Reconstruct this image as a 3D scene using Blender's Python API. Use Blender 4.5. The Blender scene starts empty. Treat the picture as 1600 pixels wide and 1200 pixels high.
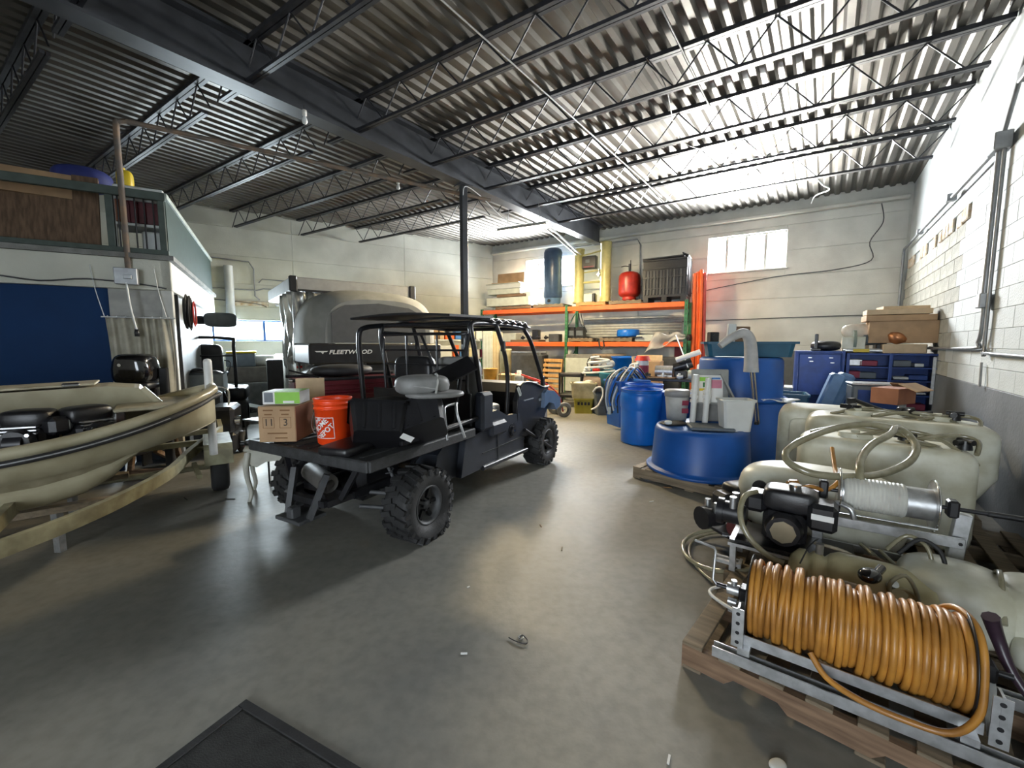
import bpy, math, random
from mathutils import Matrix, Vector, Euler
random.seed(7)
C = bpy.context.scene.collection
sc = bpy.context.scene
PI = math.pi
# ---------------------------------------------------------------- camera
EYE = 1.65; FPX = 650.0; TILT = math.atan(63 / 650)
cd = bpy.data.cameras.new('camera'); cam = bpy.data.objects.new('camera', cd); C.objects.link(cam)
cam.location = (0, 0, EYE); cam.rotation_euler = (PI / 2 - TILT, 0, 0)
cd.sensor_width = 36; cd.lens = FPX / 1600 * 36; cd.clip_start = .05; cd.clip_end = 200
sc.camera = cam
sc.view_settings.view_transform = 'Standard'; sc.view_settings.look = 'None'
sc.view_settings.gamma = 1; sc.view_settings.exposure = 1.7; sc.view_settings.use_curve_mapping = False
w = bpy.data.worlds.new('world'); sc.world = w; w.use_nodes = True
bg = w.node_tree.nodes['Background']; bg.inputs[0].default_value = (.80, .90, 1, 1); bg.inputs[1].default_value = 3.0
sc.cycles.max_bounces = 6; sc.cycles.diffuse_bounces = 4; sc.cycles.glossy_bounces = 3
sc.cycles.transparent_max_bounces = 8; sc.cycles.caustics_reflective = False; sc.cycles.caustics_refractive = False
sc.cycles.sample_clamp_indirect = 3
sc.cycles.use_denoising = True

# plan of the room: two corners of the back wall, wall directions (metres)
K1 = Vector((-.67, 14.96)); UB = Vector((.847, -.532)); UL = Vector((-.851, -.525)); UR = Vector((.59, .807))
K2 = Vector((8.52, 9.19)); ROOF = 5.04
def on_back(s, o=0):   # o = distance into the room
    return K1 + UB * s + Vector((-.532, -.847)) * o
def on_left(s, o=0):
    return K1 + UL * s + Vector((.525, -.851)) * o
def on_right(s, o=0):  # s negative = towards the viewer
    return K2 + UR * s + Vector((-.807, .59)) * o
def area_light(name, loc, aim, sx, sy, power, col):
    l = bpy.data.lights.new(name, 'AREA'); l.shape = 'RECTANGLE'; l.size = sx; l.size_y = sy; l.energy = power; l.color = col
    o = bpy.data.objects.new(name, l); C.objects.link(o); o.location = loc
    o.rotation_euler = Vector(aim).to_track_quat('-Z', 'Y').to_euler()
    return o
DAY = (.93, .97, 1)
c = on_back(7.79, -.42); area_light('daylight_or_fill', (c.x, c.y, 3.95), (-.532, -.847, 0), 1.75, .92, 560, DAY)
c = on_back(2.2, -.42); area_light('daylight_or_fill', (c.x, c.y, 3.95), (-.532, -.847, 0), 1.72, .92, 500, DAY)
c = on_left(7.6, -.42); area_light('daylight_or_fill', (c.x, c.y, 1.99), (.525, -.851, -.42), 3.4, .56, 400, (.80, .93, 1))
c = on_back(7.79, -1.9); area_light('sunlit_ground', (c.x, c.y, 3.2), (-.532, -.847, .38), 2.0, .8, 900, (1, .96, .86)).data.spread = math.radians(70)
area_light('daylight_or_fill', (-2.8, -4.4, 1.8), (.62, 1, 0), 2.7, 3.0, 20, (.92, .97, 1)).data.spread = math.radians(95)  # added fill lamp outside an invented doorway behind the viewer

# ---------------------------------------------------------------- mesh helpers
class MB:
    def __init__(s, T=None): s.v = []; s.f = []; s.sm = []; s.T = T
    def put(s, vs, fs, smooth=False, T=None):
        b = len(s.v)
        for p in vs:
            p = Vector(p)
            if T is not None: p = T @ p
            if s.T is not None: p = s.T @ p
            s.v.append(tuple(p))
        for q in fs: s.f.append(tuple(b + i for i in q)); s.sm.append(smooth)
        return s
    def box(s, c, d, rz=0, b=0, T=None, rot=None):
        hx, hy, hz = d[0] / 2, d[1] / 2, d[2] / 2
        M = Matrix.Translation(c) @ (Euler(rot).to_matrix().to_4x4() if rot else Matrix.Rotation(rz, 4, 'Z'))
        if T is not None: M = T @ M
        if b <= 0:
            vs = [(x * hx, y * hy, z * hz) for x in (-1, 1) for y in (-1, 1) for z in (-1, 1)]
            return s.put(vs, [(0, 1, 3, 2), (4, 6, 7, 5), (0, 4, 5, 1), (2, 3, 7, 6), (0, 2, 6, 4), (1, 5, 7, 3)], False, M)
        b = min(b, .49 * min(d)); vs = []; idx = {}
        for x in (-1, 1):
            for y in (-1, 1):
                for z in (-1, 1):
                    for a in range(3):
                        idx[(x, y, z, a)] = len(vs)
                        vs.append((x * (hx - (0 if a == 0 else b)), y * (hy - (0 if a == 1 else b)), z * (hz - (0 if a == 2 else b))))
        fs = []
        for sg in (-1, 1):
            q = [(-1, -1), (1, -1), (1, 1), (-1, 1)]
            if sg < 0: q = q[::-1]
            fs.append([idx[(sg, p, r, 0)] for p, r in q]); fs.append([idx[(r, sg, p, 1)] for p, r in q]); fs.append([idx[(p, r, sg, 2)] for p, r in q])
        for p in (-1, 1):
            for r in (-1, 1):
                k = p * r
                for e in ([idx[(p, r, -1, 0)], idx[(p, r, -1, 1)], idx[(p, r, 1, 1)], idx[(p, r, 1, 0)]],
                          [idx[(-1, p, r, 1)], idx[(-1, p, r, 2)], idx[(1, p, r, 2)], idx[(1, p, r, 1)]],
                          [idx[(r, -1, p, 2)], idx[(r, -1, p, 0)], idx[(r, 1, p, 0)], idx[(r, 1, p, 2)]]):
                    fs.append(e if k > 0 else e[::-1])
                for z in (-1, 1):
                    e = [idx[(p, r, z, 0)], idx[(p, r, z, 1)], idx[(p, r, z, 2)]]
                    fs.append(e if k * z > 0 else e[::-1])
        return s.put(vs, fs, False, M)
    def bar(s, p, q, w, h=None, b=0):
        p = Vector(p); q = Vector(q); d = q - p; h = h or w
        R = frame(d); M = Matrix.Translation((p + q) / 2) @ R
        return s.box((0, 0, 0), (w, h, d.length), b=b, T=M)
    def cyl(s, p, q, r, r2=None, n=14, cap=True):
        p = Vector(p); q = Vector(q); r2 = r if r2 is None else r2; R = frame(q - p).to_3x3()
        A = []; B = []
        for i in range(n):
            a = 2 * PI * i / n; o = R @ Vector((math.cos(a), math.sin(a), 0)); A.append(p + o * r); B.append(q + o * r2)
        s.put(A + B, [(i, (i + 1) % n, n + (i + 1) % n, n + i) for i in range(n)], True)
        if cap:
            s.put(A, [tuple(range(n))[::-1]]); s.put(B, [tuple(range(n))])
        return s
    def tube(s, pts, r, n=7, sub=4, closed=False):
        P = [Vector(p) for p in pts]
        if sub > 1 and len(P) > 2: P = catmull(P, sub, closed)
        R = None; rings = []; N = len(P)
        for i, p in enumerate(P):
            a = P[i - 1] if (i > 0 or closed) else p; b = P[(i + 1) % N] if (i < N - 1 or closed) else p
            d = (b - a)
            if d.length < 1e-9: d = Vector((0, 0, 1))
            d.normalize()
            if R is None:
                u = d.cross(Vector((0, 0, 1)));  u = Vector((1, 0, 0)) if u.length < .05 else u.normalized()
            else:
                u = (R - d * R.dot(d)); u = u.normalized() if u.length > 1e-6 else d.orthogonal().normalized()
            R = u; v = d.cross(u)
            rr = r(i / max(1, N - 1)) if callable(r) else r
            rings.append([p + (u * math.cos(2 * PI * k / n) + v * math.sin(2 * PI * k / n)) * rr for k in range(n)])
        vs = [q for ring in rings for q in ring]; fs = []
        for i in range(N if closed else N - 1):
            j = (i + 1) % N
            for k in range(n):
                fs.append((i * n + k, i * n + (k + 1) % n, j * n + (k + 1) % n, j * n + k))
        s.put(vs, fs, True)
        if not closed:
            s.put(rings[0], [tuple(range(n))[::-1]]); s.put(rings[-1], [tuple(range(n))])
        return s
    def lathe(s, prof, n=24, T=None, smooth=True, a0=0, a1=2 * PI):
        full = abs(a1 - a0 - 2 * PI) < 1e-6; m = n if full else n + 1
        vs = []
        for r, z in prof:
            for i in range(m):
                a = a0 + (a1 - a0) * i / n; vs.append((r * math.cos(a), r * math.sin(a), z))
        fs = []
        for j in range(len(prof) - 1):
            for i in range(n):
                k = (i + 1) % m; fs.append((j * m + i, j * m + k, (j + 1) * m + k, (j + 1) * m + i))
        return s.put(vs, fs, smooth, T)
    def sup(s, c, d, e=.35, e2=None, nu=20, nv=12, T=None, rz=0, fn=None):   # superellipsoid: rounded lump
        e2 = e2 if e2 is not None else e
        pw = lambda x, k: math.copysign(abs(x) ** k, x)
        vs = []
        for j in range(nv + 1):
            ph = -PI / 2 + PI * j / nv
            for i in range(nu):
                th = 2 * PI * i / nu
                p = Vector((d[0] / 2 * pw(math.cos(ph), e) * pw(math.cos(th), e2), d[1] / 2 * pw(math.cos(ph), e) * pw(math.sin(th), e2), d[2] / 2 * pw(math.sin(ph), e)))
                if fn: p = fn(p)
                vs.append(p)
        fs = [(j * nu + i, j * nu + (i + 1) % nu, (j + 1) * nu + (i + 1) % nu, (j + 1) * nu + i) for j in range(nv) for i in range(nu)]
        M = Matrix.Translation(c) @ Matrix.Rotation(rz, 4, 'Z')
        if T is not None: M = T @ M
        return s.put(vs, fs, True, M)
    def ext(s, poly, a, b, ax='Y', T=None):      # polygon in (u,v) swept from a to b along ax
        def m(u, v, w): return {'Y': (u, w, v), 'X': (w, u, v), 'Z': (u, v, w)}[ax]
        n = len(poly); vs = [m(u, v, a) for u, v in poly] + [m(u, v, b) for u, v in poly]
        fs = [(i, (i + 1) % n, n + (i + 1) % n, n + i) for i in range(n)] + [tuple(range(n))[::-1], tuple(range(n, 2 * n))]
        return s.put(vs, fs, False, T)
    def loft(s, rings, closed=True, cap=True, smooth=True):
        n = len(rings[0]); vs = [p for r in rings for p in r]; fs = []
        for j in range(len(rings) - 1):
            for i in range(n if closed else n - 1):
                k = (i + 1) % n; fs.append((j * n + i, j * n + k, (j + 1) * n + k, (j + 1) * n + i))
        s.put(vs, fs, smooth)
        if cap and closed: s.put(rings[0], [tuple(range(n))[::-1]]); s.put(rings[-1], [tuple(range(n))])
        return s
    def sheet(s, fn, nu, nv, th=.004, smooth=True):  # thin sheet with real thickness
        P = [[Vector(fn(i / nu, j / nv)) for i in range(nu + 1)] for j in range(nv + 1)]
        top = []; bot = []
        for j in range(nv + 1):
            for i in range(nu + 1):
                a = P[j][min(i + 1, nu)] - P[j][max(i - 1, 0)]; b = P[min(j + 1, nv)][i] - P[max(j - 1, 0)][i]
                nrm = a.cross(b); nrm = nrm.normalized() if nrm.length > 1e-9 else Vector((0, 0, 1))
                top.append(P[j][i] + nrm * th / 2); bot.append(P[j][i] - nrm * th / 2)
        m = nu + 1; fs = []; K = len(top)
        for j in range(nv):
            for i in range(nu):
                q = (j * m + i, j * m + i + 1, (j + 1) * m + i + 1, (j + 1) * m + i); fs.append(q); fs.append(tuple(K + t for t in q[::-1]))
        for i in range(nu): fs.append((i + 1, i, K + i, K + i + 1)); q = nv * m + i; fs.append((q, q + 1, K + q + 1, K + q))
        for j in range(nv): a = j * m; b = a + m; fs.append((a, b, K + b, K + a)); a = j * m + nu; b = a + m; fs.append((b, a, K + a, K + b))
        return s.put(top + bot, fs, smooth)
def frame(d):
    d = d.normalized(); u = Vector((0, 0, 1)).cross(d)
    u = Vector((1, 0, 0)) if u.length < 1e-4 else u.normalized()
    v = d.cross(u); return Matrix((u, v, d)).transposed().to_4x4()
def catmull(P, sub, closed=False):
    out = []; N = len(P)
    for i in range(N if closed else N - 1):
        g = lambda k: P[k % N] if closed else P[max(0, min(N - 1, k))]
        a, b, c_, d = g(i - 1), g(i), g(i + 1), g(i + 2)
        for k in range(sub):
            t = k / sub; out.append(.5 * ((2 * b) + (c_ - a) * t + (2 * a - 5 * b + 4 * c_ - d) * t * t + (3 * b - a - 3 * c_ + d) * t ** 3))
    if not closed: out.append(P[-1])
    return out
def obj(name, m, mt, parent=None, loc=None, rz=0, label=None, kind=None, rot=None):
    me = bpy.data.meshes.new(name); me.from_pydata(m.v, [], m.f); me.polygons.foreach_set('use_smooth', m.sm); me.update()
    me.materials.append(mt)
    o = bpy.data.objects.new(name, me); C.objects.link(o)
    if parent: o.parent = parent
    if loc is not None: o.location = loc
    o.rotation_euler = rot if rot else (0, 0, rz)
    if label: o['label'] = label
    if kind: o['kind'] = kind
    return o
def thing(name, label, cat, loc=(0, 0, 0), rz=0, group=None, rot=None):
    o = bpy.data.objects.new(name, None); C.objects.link(o); o.empty_display_size = .1
    o.location = loc; o.rotation_euler = rot if rot else (0, 0, rz); o['label'] = label; o['category'] = cat
    if group: o['group'] = group
    return o
def one(name, m, mt, label, cat, loc=(0, 0, 0), rz=0, group=None, rot=None, kind=None):
    o = obj(name, m, mt, None, loc, rz, label, kind, rot); o['category'] = cat
    if group: o['group'] = group
    return o
def dup(root, label=None, loc=None, rz=None):
    r = root.copy(); C.objects.link(r)
    if label: r['label'] = label
    if loc is not None: r.location = loc
    if rz is not None: r.rotation_euler[2] = rz
    for ch in list(root.children):
        q = ch.copy(); C.objects.link(q); q.parent = r
        for g in list(ch.children):
            d = g.copy(); C.objects.link(d); d.parent = q
    return r
def piece(src, parent, loc=None, rot=None, mt=None):      # a copy of one part, mesh shared
    q = src.copy(); C.objects.link(q); q.parent = parent
    if loc is not None: q.location = loc
    if rot is not None: q.rotation_euler = rot
    return q
def lettering(name, text, size, mt, parent, loc, rot, depth=.001, sx=1, shear=0, align='CENTER', bold=0, label=None):
    cu = bpy.data.curves.new(name, 'FONT'); cu.body = text; cu.size = size; cu.extrude = depth; cu.align_x = align; cu.align_y = 'CENTER'
    cu.shear = shear; cu.offset = bold; cu.resolution_u = 3
    t = bpy.data.objects.new(name, cu); C.objects.link(t)
    dg = bpy.context.evaluated_depsgraph_get(); me = bpy.data.meshes.new_from_object(t.evaluated_get(dg))
    C.objects.unlink(t); bpy.data.objects.remove(t); me.materials.clear(); me.materials.append(mt)
    o = bpy.data.objects.new(name, me); C.objects.link(o); o.parent = parent; o.location = loc; o.rotation_euler = rot; o.scale = (sx, 1, 1)
    if label: o['label'] = label
    return o
# picture ray met with a height or with a distance: turns a measured pixel into metres
def ray(x, y):
    c_, s_ = math.cos(TILT), math.sin(TILT); a = x - 800; b = 600 - y
    return Vector((a / (FPX * c_ + b * s_), 1, (-FPX * s_ + b * c_) / (FPX * c_ + b * s_)))
def fl(x, y, z=0.0):
    r = ray(x, y); t = (z - EYE) / r.z; return Vector((r.x * t, t, z))
def at(x, y, Y):
    r = ray(x, y); return Vector((r.x * Y, Y, EYE + r.z * Y))

# ---------------------------------------------------------------- materials
MATS = {}
def mat(name, col, rough=.5, metal=0, var=.12, scale=8, bump=0, bscale=60, col2=None, spec=.5, emit=None, estr=0, trans=0, coat=0, detail=4, stretch=None, rvar=0, lo=.35, hi=.65):
    m = bpy.data.materials.new(name); m.use_nodes = True; nt = m.node_tree; N = nt.nodes; L = nt.links
    b = N['Principled BSDF']; b.inputs['Roughness'].default_value = rough; b.inputs['Metallic'].default_value = metal
    b.inputs['Specular IOR Level'].default_value = spec; b.inputs['Coat Weight'].default_value = coat
    tc = N.new('ShaderNodeTexCoord'); src = tc.outputs['Object']
    if stretch:
        mp = N.new('ShaderNodeMapping'); mp.inputs['Scale'].default_value = stretch; L.new(src, mp.inputs[0]); src = mp.outputs[0]
    nz = N.new('ShaderNodeTexNoise'); nz.inputs['Scale'].default_value = scale; nz.inputs['Detail'].default_value = detail; L.new(src, nz.inputs[0])
    rp = N.new('ShaderNodeValToRGB'); L.new(nz.outputs[0], rp.inputs[0])
    c2 = col2 if col2 else tuple(x * (1 - var) for x in col); c1 = col if col2 else tuple(min(1, x * (1 + var)) for x in col)
    rp.color_ramp.elements[0].position = lo; rp.color_ramp.elements[1].position = hi
    rp.color_ramp.elements[0].color = (*c2, 1); rp.color_ramp.elements[1].color = (*c1, 1)
    L.new(rp.outputs[0], b.inputs['Base Color'])
    if rvar:
        mr = N.new('ShaderNodeMapRange'); mr.inputs[3].default_value = rough - rvar; mr.inputs[4].default_value = rough + rvar
        mr.inputs[1].default_value = .3; mr.inputs[2].default_value = .7
        L.new(nz.outputs[0], mr.inputs[0]); L.new(mr.outputs[0], b.inputs['Roughness'])
    if bump:
        n2 = N.new('ShaderNodeTexNoise'); n2.inputs['Scale'].default_value = bscale; n2.inputs['Detail'].default_value = 3; L.new(src, n2.inputs[0])
        bp = N.new('ShaderNodeBump'); bp.inputs['Strength'].default_value = bump; bp.inputs['Distance'].default_value = .01
        L.new(n2.outputs[0], bp.inputs['Height']); L.new(bp.outputs[0], b.inputs['Normal'])
    if emit: b.inputs['Emission Color'].default_value = (*emit, 1); b.inputs['Emission Strength'].default_value = estr
    if trans:
        tr = N.new('ShaderNodeBsdfTransparent'); mx = N.new('ShaderNodeMixShader'); mx.inputs[0].default_value = trans
        out = N['Material Output']; L.new(b.outputs[0], mx.inputs[1]); L.new(tr.outputs[0], mx.inputs[2]); L.new(mx.outputs[0], out.inputs[0])
    MATS[name] = m; return m
white_paint = mat('white_paint', (.68, .68, .63), .75, var=.1, scale=1.4, bump=.35, bscale=35, col2=(.54, .54, .50), detail=8)
left_paint = mat('cream_paint', (.66, .66, .58), .75, scale=1.2, bump=.35, bscale=35, col2=(.52, .52, .45), detail=8)
block_paint = mat('block_paint', (.58, .61, .60), .7, scale=2.2, bump=.5, bscale=55, col2=(.48, .51, .50), detail=8)
bare_block = mat('bare_block', (.46, .45, .39), .9, scale=5, bump=.8, bscale=70, col2=(.34, .33, .28))
dado_paint = mat('grey_paint', (.16, .17, .18), .6, scale=2, bump=.3, bscale=30, col2=(.11, .12, .13))
brown_brick = mat('brown_brick', (.42, .28, .15), .9, scale=9, bump=.8, bscale=40, col2=(.62, .58, .50))
deck_metal = mat('roof_deck_steel', (.155, .146, .13), .42, .5, scale=1.2, col2=(.10, .092, .08), bump=.05, bscale=20, rvar=.08)
joist_paint = mat('joist_paint', (.035, .036, .042), .45, .3, var=.3)
beam_paint = mat('beam_paint', (.05, .053, .06), .45, .3, var=.25, scale=3)
galv = mat('galvanised_steel', (.50, .51, .52), .38, .85, var=.15, scale=22)
chrome = mat('chrome', (.75, .76, .78), .15, 1, var=.05)
conduit_m = mat('conduit_grey', (.30, .31, .32), .45, .5, var=.15)
pipe_rust = mat('rusty_pipe', (.22, .15, .10), .7, .2, var=.3, scale=6, col2=(.12, .11, .10))
black_pl = mat('black_plastic', (.012, .012, .014), .38, var=.3, bump=.1, bscale=120)
black_rub = mat('black_rubber', (.02, .02, .021), .62, var=.3, bump=.2, bscale=80)
black_met = mat('black_steel', (.018, .018, .021), .34, .2, var=.3)
dark_grey = mat('dark_grey', (.06, .062, .066), .55, var=.2)
utv_body = mat('charcoal_body_plastic', (.022, .026, .036), .42, var=.2, bump=.1, bscale=150)
utv_hood = mat('blue_grey_hood', (.10, .15, .24), .35, var=.1, coat=.3)
utv_bed = mat('textured_bed', (.035, .036, .038), .6, var=.3, scale=20, bump=.3, bscale=90)
beige_gel = mat('cream_gelcoat', (.47, .43, .30), .36, scale=3, col2=(.32, .28, .18), coat=.2, detail=7)
beige_in = mat('faded_gelcoat', (.50, .45, .32), .45, scale=5, col2=(.30, .26, .17), detail=7)
yellow_steel = mat('cream_trailer_paint', (.40, .38, .25), .5, scale=7, col2=(.22, .20, .13))
poly_white = mat('cloudy_white_poly', (.70, .70, .60), .38, scale=5, col2=(.48, .46, .34), detail=7)
poly_cream = mat('yellowed_poly', (.62, .57, .36), .35, scale=6, col2=(.42, .37, .20), detail=6)
white_pl = mat('white_plastic', (.62, .64, .63), .4, var=.06, scale=5)
pvc = mat('pvc_white', (.68, .68, .66), .35, var=.05)
blue_drum = mat('bright_blue_poly', (.006, .14, .56), .30, var=.12, scale=3)
blue_tank = mat('deep_blue_poly', (.010, .080, .32), .42, var=.15, scale=3, rvar=.05, spec=.35)
blue_wall = mat('blue_painted_board', (.002, .030, .11), .85, var=.1, scale=2)
teal_tub = mat('teal_plastic', (.01, .085, .15), .45, var=.1)
teal_light = mat('light_teal_plastic', (.05, .26, .32), .45, var=.1)
blue_cab = mat('blue_cabinet_enamel', (.012, .045, .20), .42, .2, var=.2, scale=6)
orange_st = mat('orange_rack_enamel', (.80, .13, .02), .42, var=.1, scale=4)
green_st = mat('green_rack_enamel', (.03, .16, .06), .5, var=.2)
orange_hose = mat('orange_hose_rubber', (.52, .235, .038), .45, scale=7, col2=(.30, .13, .025), detail=6, coat=.15)
dirt_hose = mat('dirty_clear_hose', (.30, .28, .19), .22, scale=9, col2=(.20, .18, .11), coat=.5)
orange_buck = mat('orange_bucket_plastic', (.88, .065, .008), .38, var=.05)
card = mat('cardboard', (.42, .27, .15), .8, var=.12, scale=5)
card_side = mat('cardboard_reddish', (.32, .13, .07), .8, var=.1)
card_l = mat('light_cardboard', (.55, .41, .26), .8, var=.1)
wood_pal = mat('pallet_wood', (.27, .21, .14), .8, scale=3, col2=(.15, .115, .075), bump=.4, bscale=40, stretch=(1, 9, 9), detail=7)
wood_or = mat('fresh_pallet_wood', (.58, .34, .13), .75, scale=3, col2=(.38, .20, .07), bump=.3, bscale=40, stretch=(1, 9, 9), detail=6)
wood_red = mat('stained_wood', (.24, .15, .09), .7, scale=4, col2=(.12, .07, .04), stretch=(1, 8, 8), detail=6)
wood_up = mat('upright_stained_wood', (.20, .12, .07), .75, scale=4, col2=(.10, .06, .035), stretch=(8, 8, 1), detail=6)
wood_white = mat('white_furniture_paint', (.55, .54, .47), .5, var=.08)
green_box = mat('green_printed_card', (.25, .55, .06), .6, var=.05)
maroon = mat('maroon_gelcoat', (.10, .010, .016), .35, var=.2)
yellow_pl = mat('yellow_plastic', (.62, .45, .02), .45, var=.1)
yellow_crate = mat('olive_yellow_plastic', (.34, .30, .03), .5, var=.1)
grey_fab = mat('grey_vinyl', (.20, .20, .195), .5, var=.15)
grey_tent = mat('grey_tent_canvas', (.24, .24, .225), .85, var=.1, scale=4, bump=.15)
grey_tent2 = mat('dark_tent_mesh', (.085, .087, .09), .85, var=.08)
silver_sheet = mat('clear_vinyl_curtain', (.36, .36, .34), .22, .3, var=.2, scale=5)
camper_shell = mat('camper_shell_grey', (.26, .265, .27), .5, var=.08)
camper_cream = mat('camper_cream_panel', (.42, .41, .35), .5, var=.1)
curtain_m = mat('cream_curtain_cloth', (.46, .44, .36), .85, scale=5, col2=(.30, .28, .22))
yellow_tank = mat('pale_yellow_enamel', (.50, .44, .17), .4, var=.1)
navy_tank = mat('navy_enamel', (.03, .06, .12), .35, var=.15)
red_tank = mat('red_enamel', (.36, .022, .012), .38, var=.15)
red_m = mat('red_paint', (.50, .03, .02), .4, var=.1)
green_panel = mat('dark_green_board', (.014, .035, .028), .7, var=.15)
rail_green = mat('grey_green_rail', (.06, .08, .07), .7, var=.15)
paper = mat('white_label', (.75, .75, .73), .6, var=.03)
ink = mat('dark_ink', (.04, .03, .025), .7, var=.02)
ink_brown = mat('brown_ink', (.20, .10, .04), .8, var=.02)
blue_ink = mat('blue_print', (.06, .20, .50), .6, var=.1)
pink_ink = mat('pink_print', (.60, .22, .30), .6, var=.1)
mar_ink = mat('maroon_print', (.25, .03, .06), .6, var=.1)
copper = mat('copper', (.50, .22, .10), .4, .8, var=.2)
rope_m = mat('rope_fibre', (.42, .37, .28), .9, var=.2, scale=30)
glass = mat('window_glass', (.8, .85, .85), .05, trans=.92, var=.02)
cloudy = mat('cloudy_clear_plastic', (.55, .57, .55), .25, trans=.45, var=.05)
filmy = mat('thin_plastic_film', (.62, .58, .52), .25, trans=.45, var=.1)
tube_glow = mat('fluorescent_tube', (1, .95, .8), .5, emit=(1, .80, .48), estr=360, var=.01)
fix_m = mat('fixture_enamel', (.7, .7, .66), .4, var=.03)
frame_m = mat('window_frame_paint', (.50, .50, .47), .6, var=.1)
mat_rub = mat('black_mat_rubber', (.018, .018, .017), .75, var=.4, scale=12, bump=.5, bscale=140)
lightwood = mat('pale_cream_board', (.60, .50, .32), .6, var=.08)
foam = mat('pale_foam', (.52, .55, .50), .7, var=.08)
slate = mat('slate_grey_plastic', (.11, .13, .15), .5, var=.1)
grey_blk = mat('grey_concrete_block', (.20, .20, .19), .85, var=.2, scale=6, bump=.4)
# floor: worn, sealed concrete
def floor_mat():
    m = bpy.data.materials.new('sealed_concrete'); m.use_nodes = True; nt = m.node_tree; N = nt.nodes; L = nt.links; b = N['Principled BSDF']
    tc = N.new('ShaderNodeTexCoord'); a = N.new('ShaderNodeTexNoise'); a.inputs['Scale'].default_value = .55; a.inputs['Detail'].default_value = 9; a.inputs['Roughness'].default_value = .62
    L.new(tc.outputs['Object'], a.inputs[0]); r = N.new('ShaderNodeValToRGB'); L.new(a.outputs[0], r.inputs[0])
    r.color_ramp.elements[0].position = .3; r.color_ramp.elements[0].color = (.15, .152, .145, 1); r.color_ramp.elements[1].position = .68; r.color_ramp.elements[1].color = (.30, .28, .235, 1)
    f = N.new('ShaderNodeTexNoise'); f.inputs['Scale'].default_value = 14; f.inputs['Detail'].default_value = 8; L.new(tc.outputs['Object'], f.inputs[0])
    fr = N.new('ShaderNodeValToRGB'); fr.color_ramp.elements[0].position = .3; fr.color_ramp.elements[0].color = (.72, .72, .72, 1); fr.color_ramp.elements[1].position = .6; fr.color_ramp.elements[1].color = (1, 1, 1, 1); L.new(f.outputs[0], fr.inputs[0])
    mx = N.new('ShaderNodeMix'); mx.data_type = 'RGBA'; mx.blend_type = 'MULTIPLY'; mx.inputs[0].default_value = .6; L.new(r.outputs[0], mx.inputs[6]); L.new(fr.outputs[0], mx.inputs[7]); L.new(mx.outputs[2], b.inputs['Base Color'])
    mr = N.new('ShaderNodeMapRange'); mr.inputs[1].default_value = .3; mr.inputs[2].default_value = .7; mr.inputs[3].default_value = .40; mr.inputs[4].default_value = .60; b.inputs['Specular IOR Level'].default_value = .36; L.new(a.outputs[0], mr.inputs[0]); L.new(mr.outputs[0], b.inputs['Roughness'])
    g = N.new('ShaderNodeTexNoise'); g.inputs['Scale'].default_value = 7; g.inputs['Detail'].default_value = 6; L.new(tc.outputs['Object'], g.inputs[0])
    bp = N.new('ShaderNodeBump'); bp.inputs['Strength'].default_value = .22; bp.inputs['Distance'].default_value = .02; L.new(g.outputs[0], bp.inputs['Height']); L.new(bp.outputs[0], b.inputs['Normal'])
    return m
floor_m = floor_mat()
ORD = ['first', 'second', 'third', 'fourth', 'fifth', 'sixth', 'seventh', 'eighth', 'ninth', 'tenth', 'eleventh', 'twelfth', 'thirteenth', 'fourteenth']
# ================================================================ the room
def V3(v, z): return (v.x, v.y, z)
m = MB(); m.put([(-14, -6, 0), (12, -6, 0), (12, 18, 0), (-14, 18, 0), (-14, -6, -.2), (12, -6, -.2), (12, 18, -.2), (-14, 18, -.2)], [(0, 1, 2, 3), (7, 6, 5, 4), (0, 4, 5, 1), (1, 5, 6, 2), (2, 6, 7, 3), (3, 7, 4, 0)])
obj('floor', m, floor_m, kind='structure')
aB = math.atan2(UB.y, UB.x); aL = math.atan2(-UL.y, -UL.x); aR = math.atan2(UR.y, UR.x)
def wall_frame(name, origin, ang):    # a wall's own axes: x along, y out of the room, z up
    return Matrix.Translation((origin.x, origin.y, 0)) @ Matrix.Rotation(ang, 4, 'Z')
def wall_boxes(m, s0, s1, z0, z1, th, holes, y0=0):
    zs = sorted({z0, z1, *[h[2] for h in holes], *[h[3] for h in holes]}); ss = sorted({s0, s1, *[h[0] for h in holes], *[h[1] for h in holes]})
    for i in range(len(zs) - 1):
        for j in range(len(ss) - 1):
            cx, cz = (ss[j] + ss[j + 1]) / 2, (zs[i] + zs[i + 1]) / 2
            if any(h[0] < cx < h[1] and h[2] < cz < h[3] for h in holes): continue
            m.box((cx, y0 + th / 2, cz), (ss[j + 1] - ss[j], th, zs[i + 1] - zs[i]))
def clip_rect(r, holes):
    out = [r]
    for h in holes:
        nx = []
        for a, b, c_, d in out:
            if h[1] <= a or h[0] >= b or h[3] <= c_ or h[2] >= d: nx.append((a, b, c_, d)); continue
            if a < h[0]: nx.append((a, h[0], c_, d))
            if b > h[1]: nx.append((h[1], b, c_, d))
            aa, bb = max(a, h[0]), min(b, h[1])
            if c_ < h[2]: nx.append((aa, bb, c_, h[2]))
            if d > h[3]: nx.append((aa, bb, h[3], d))
        out = nx
    return out
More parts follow.
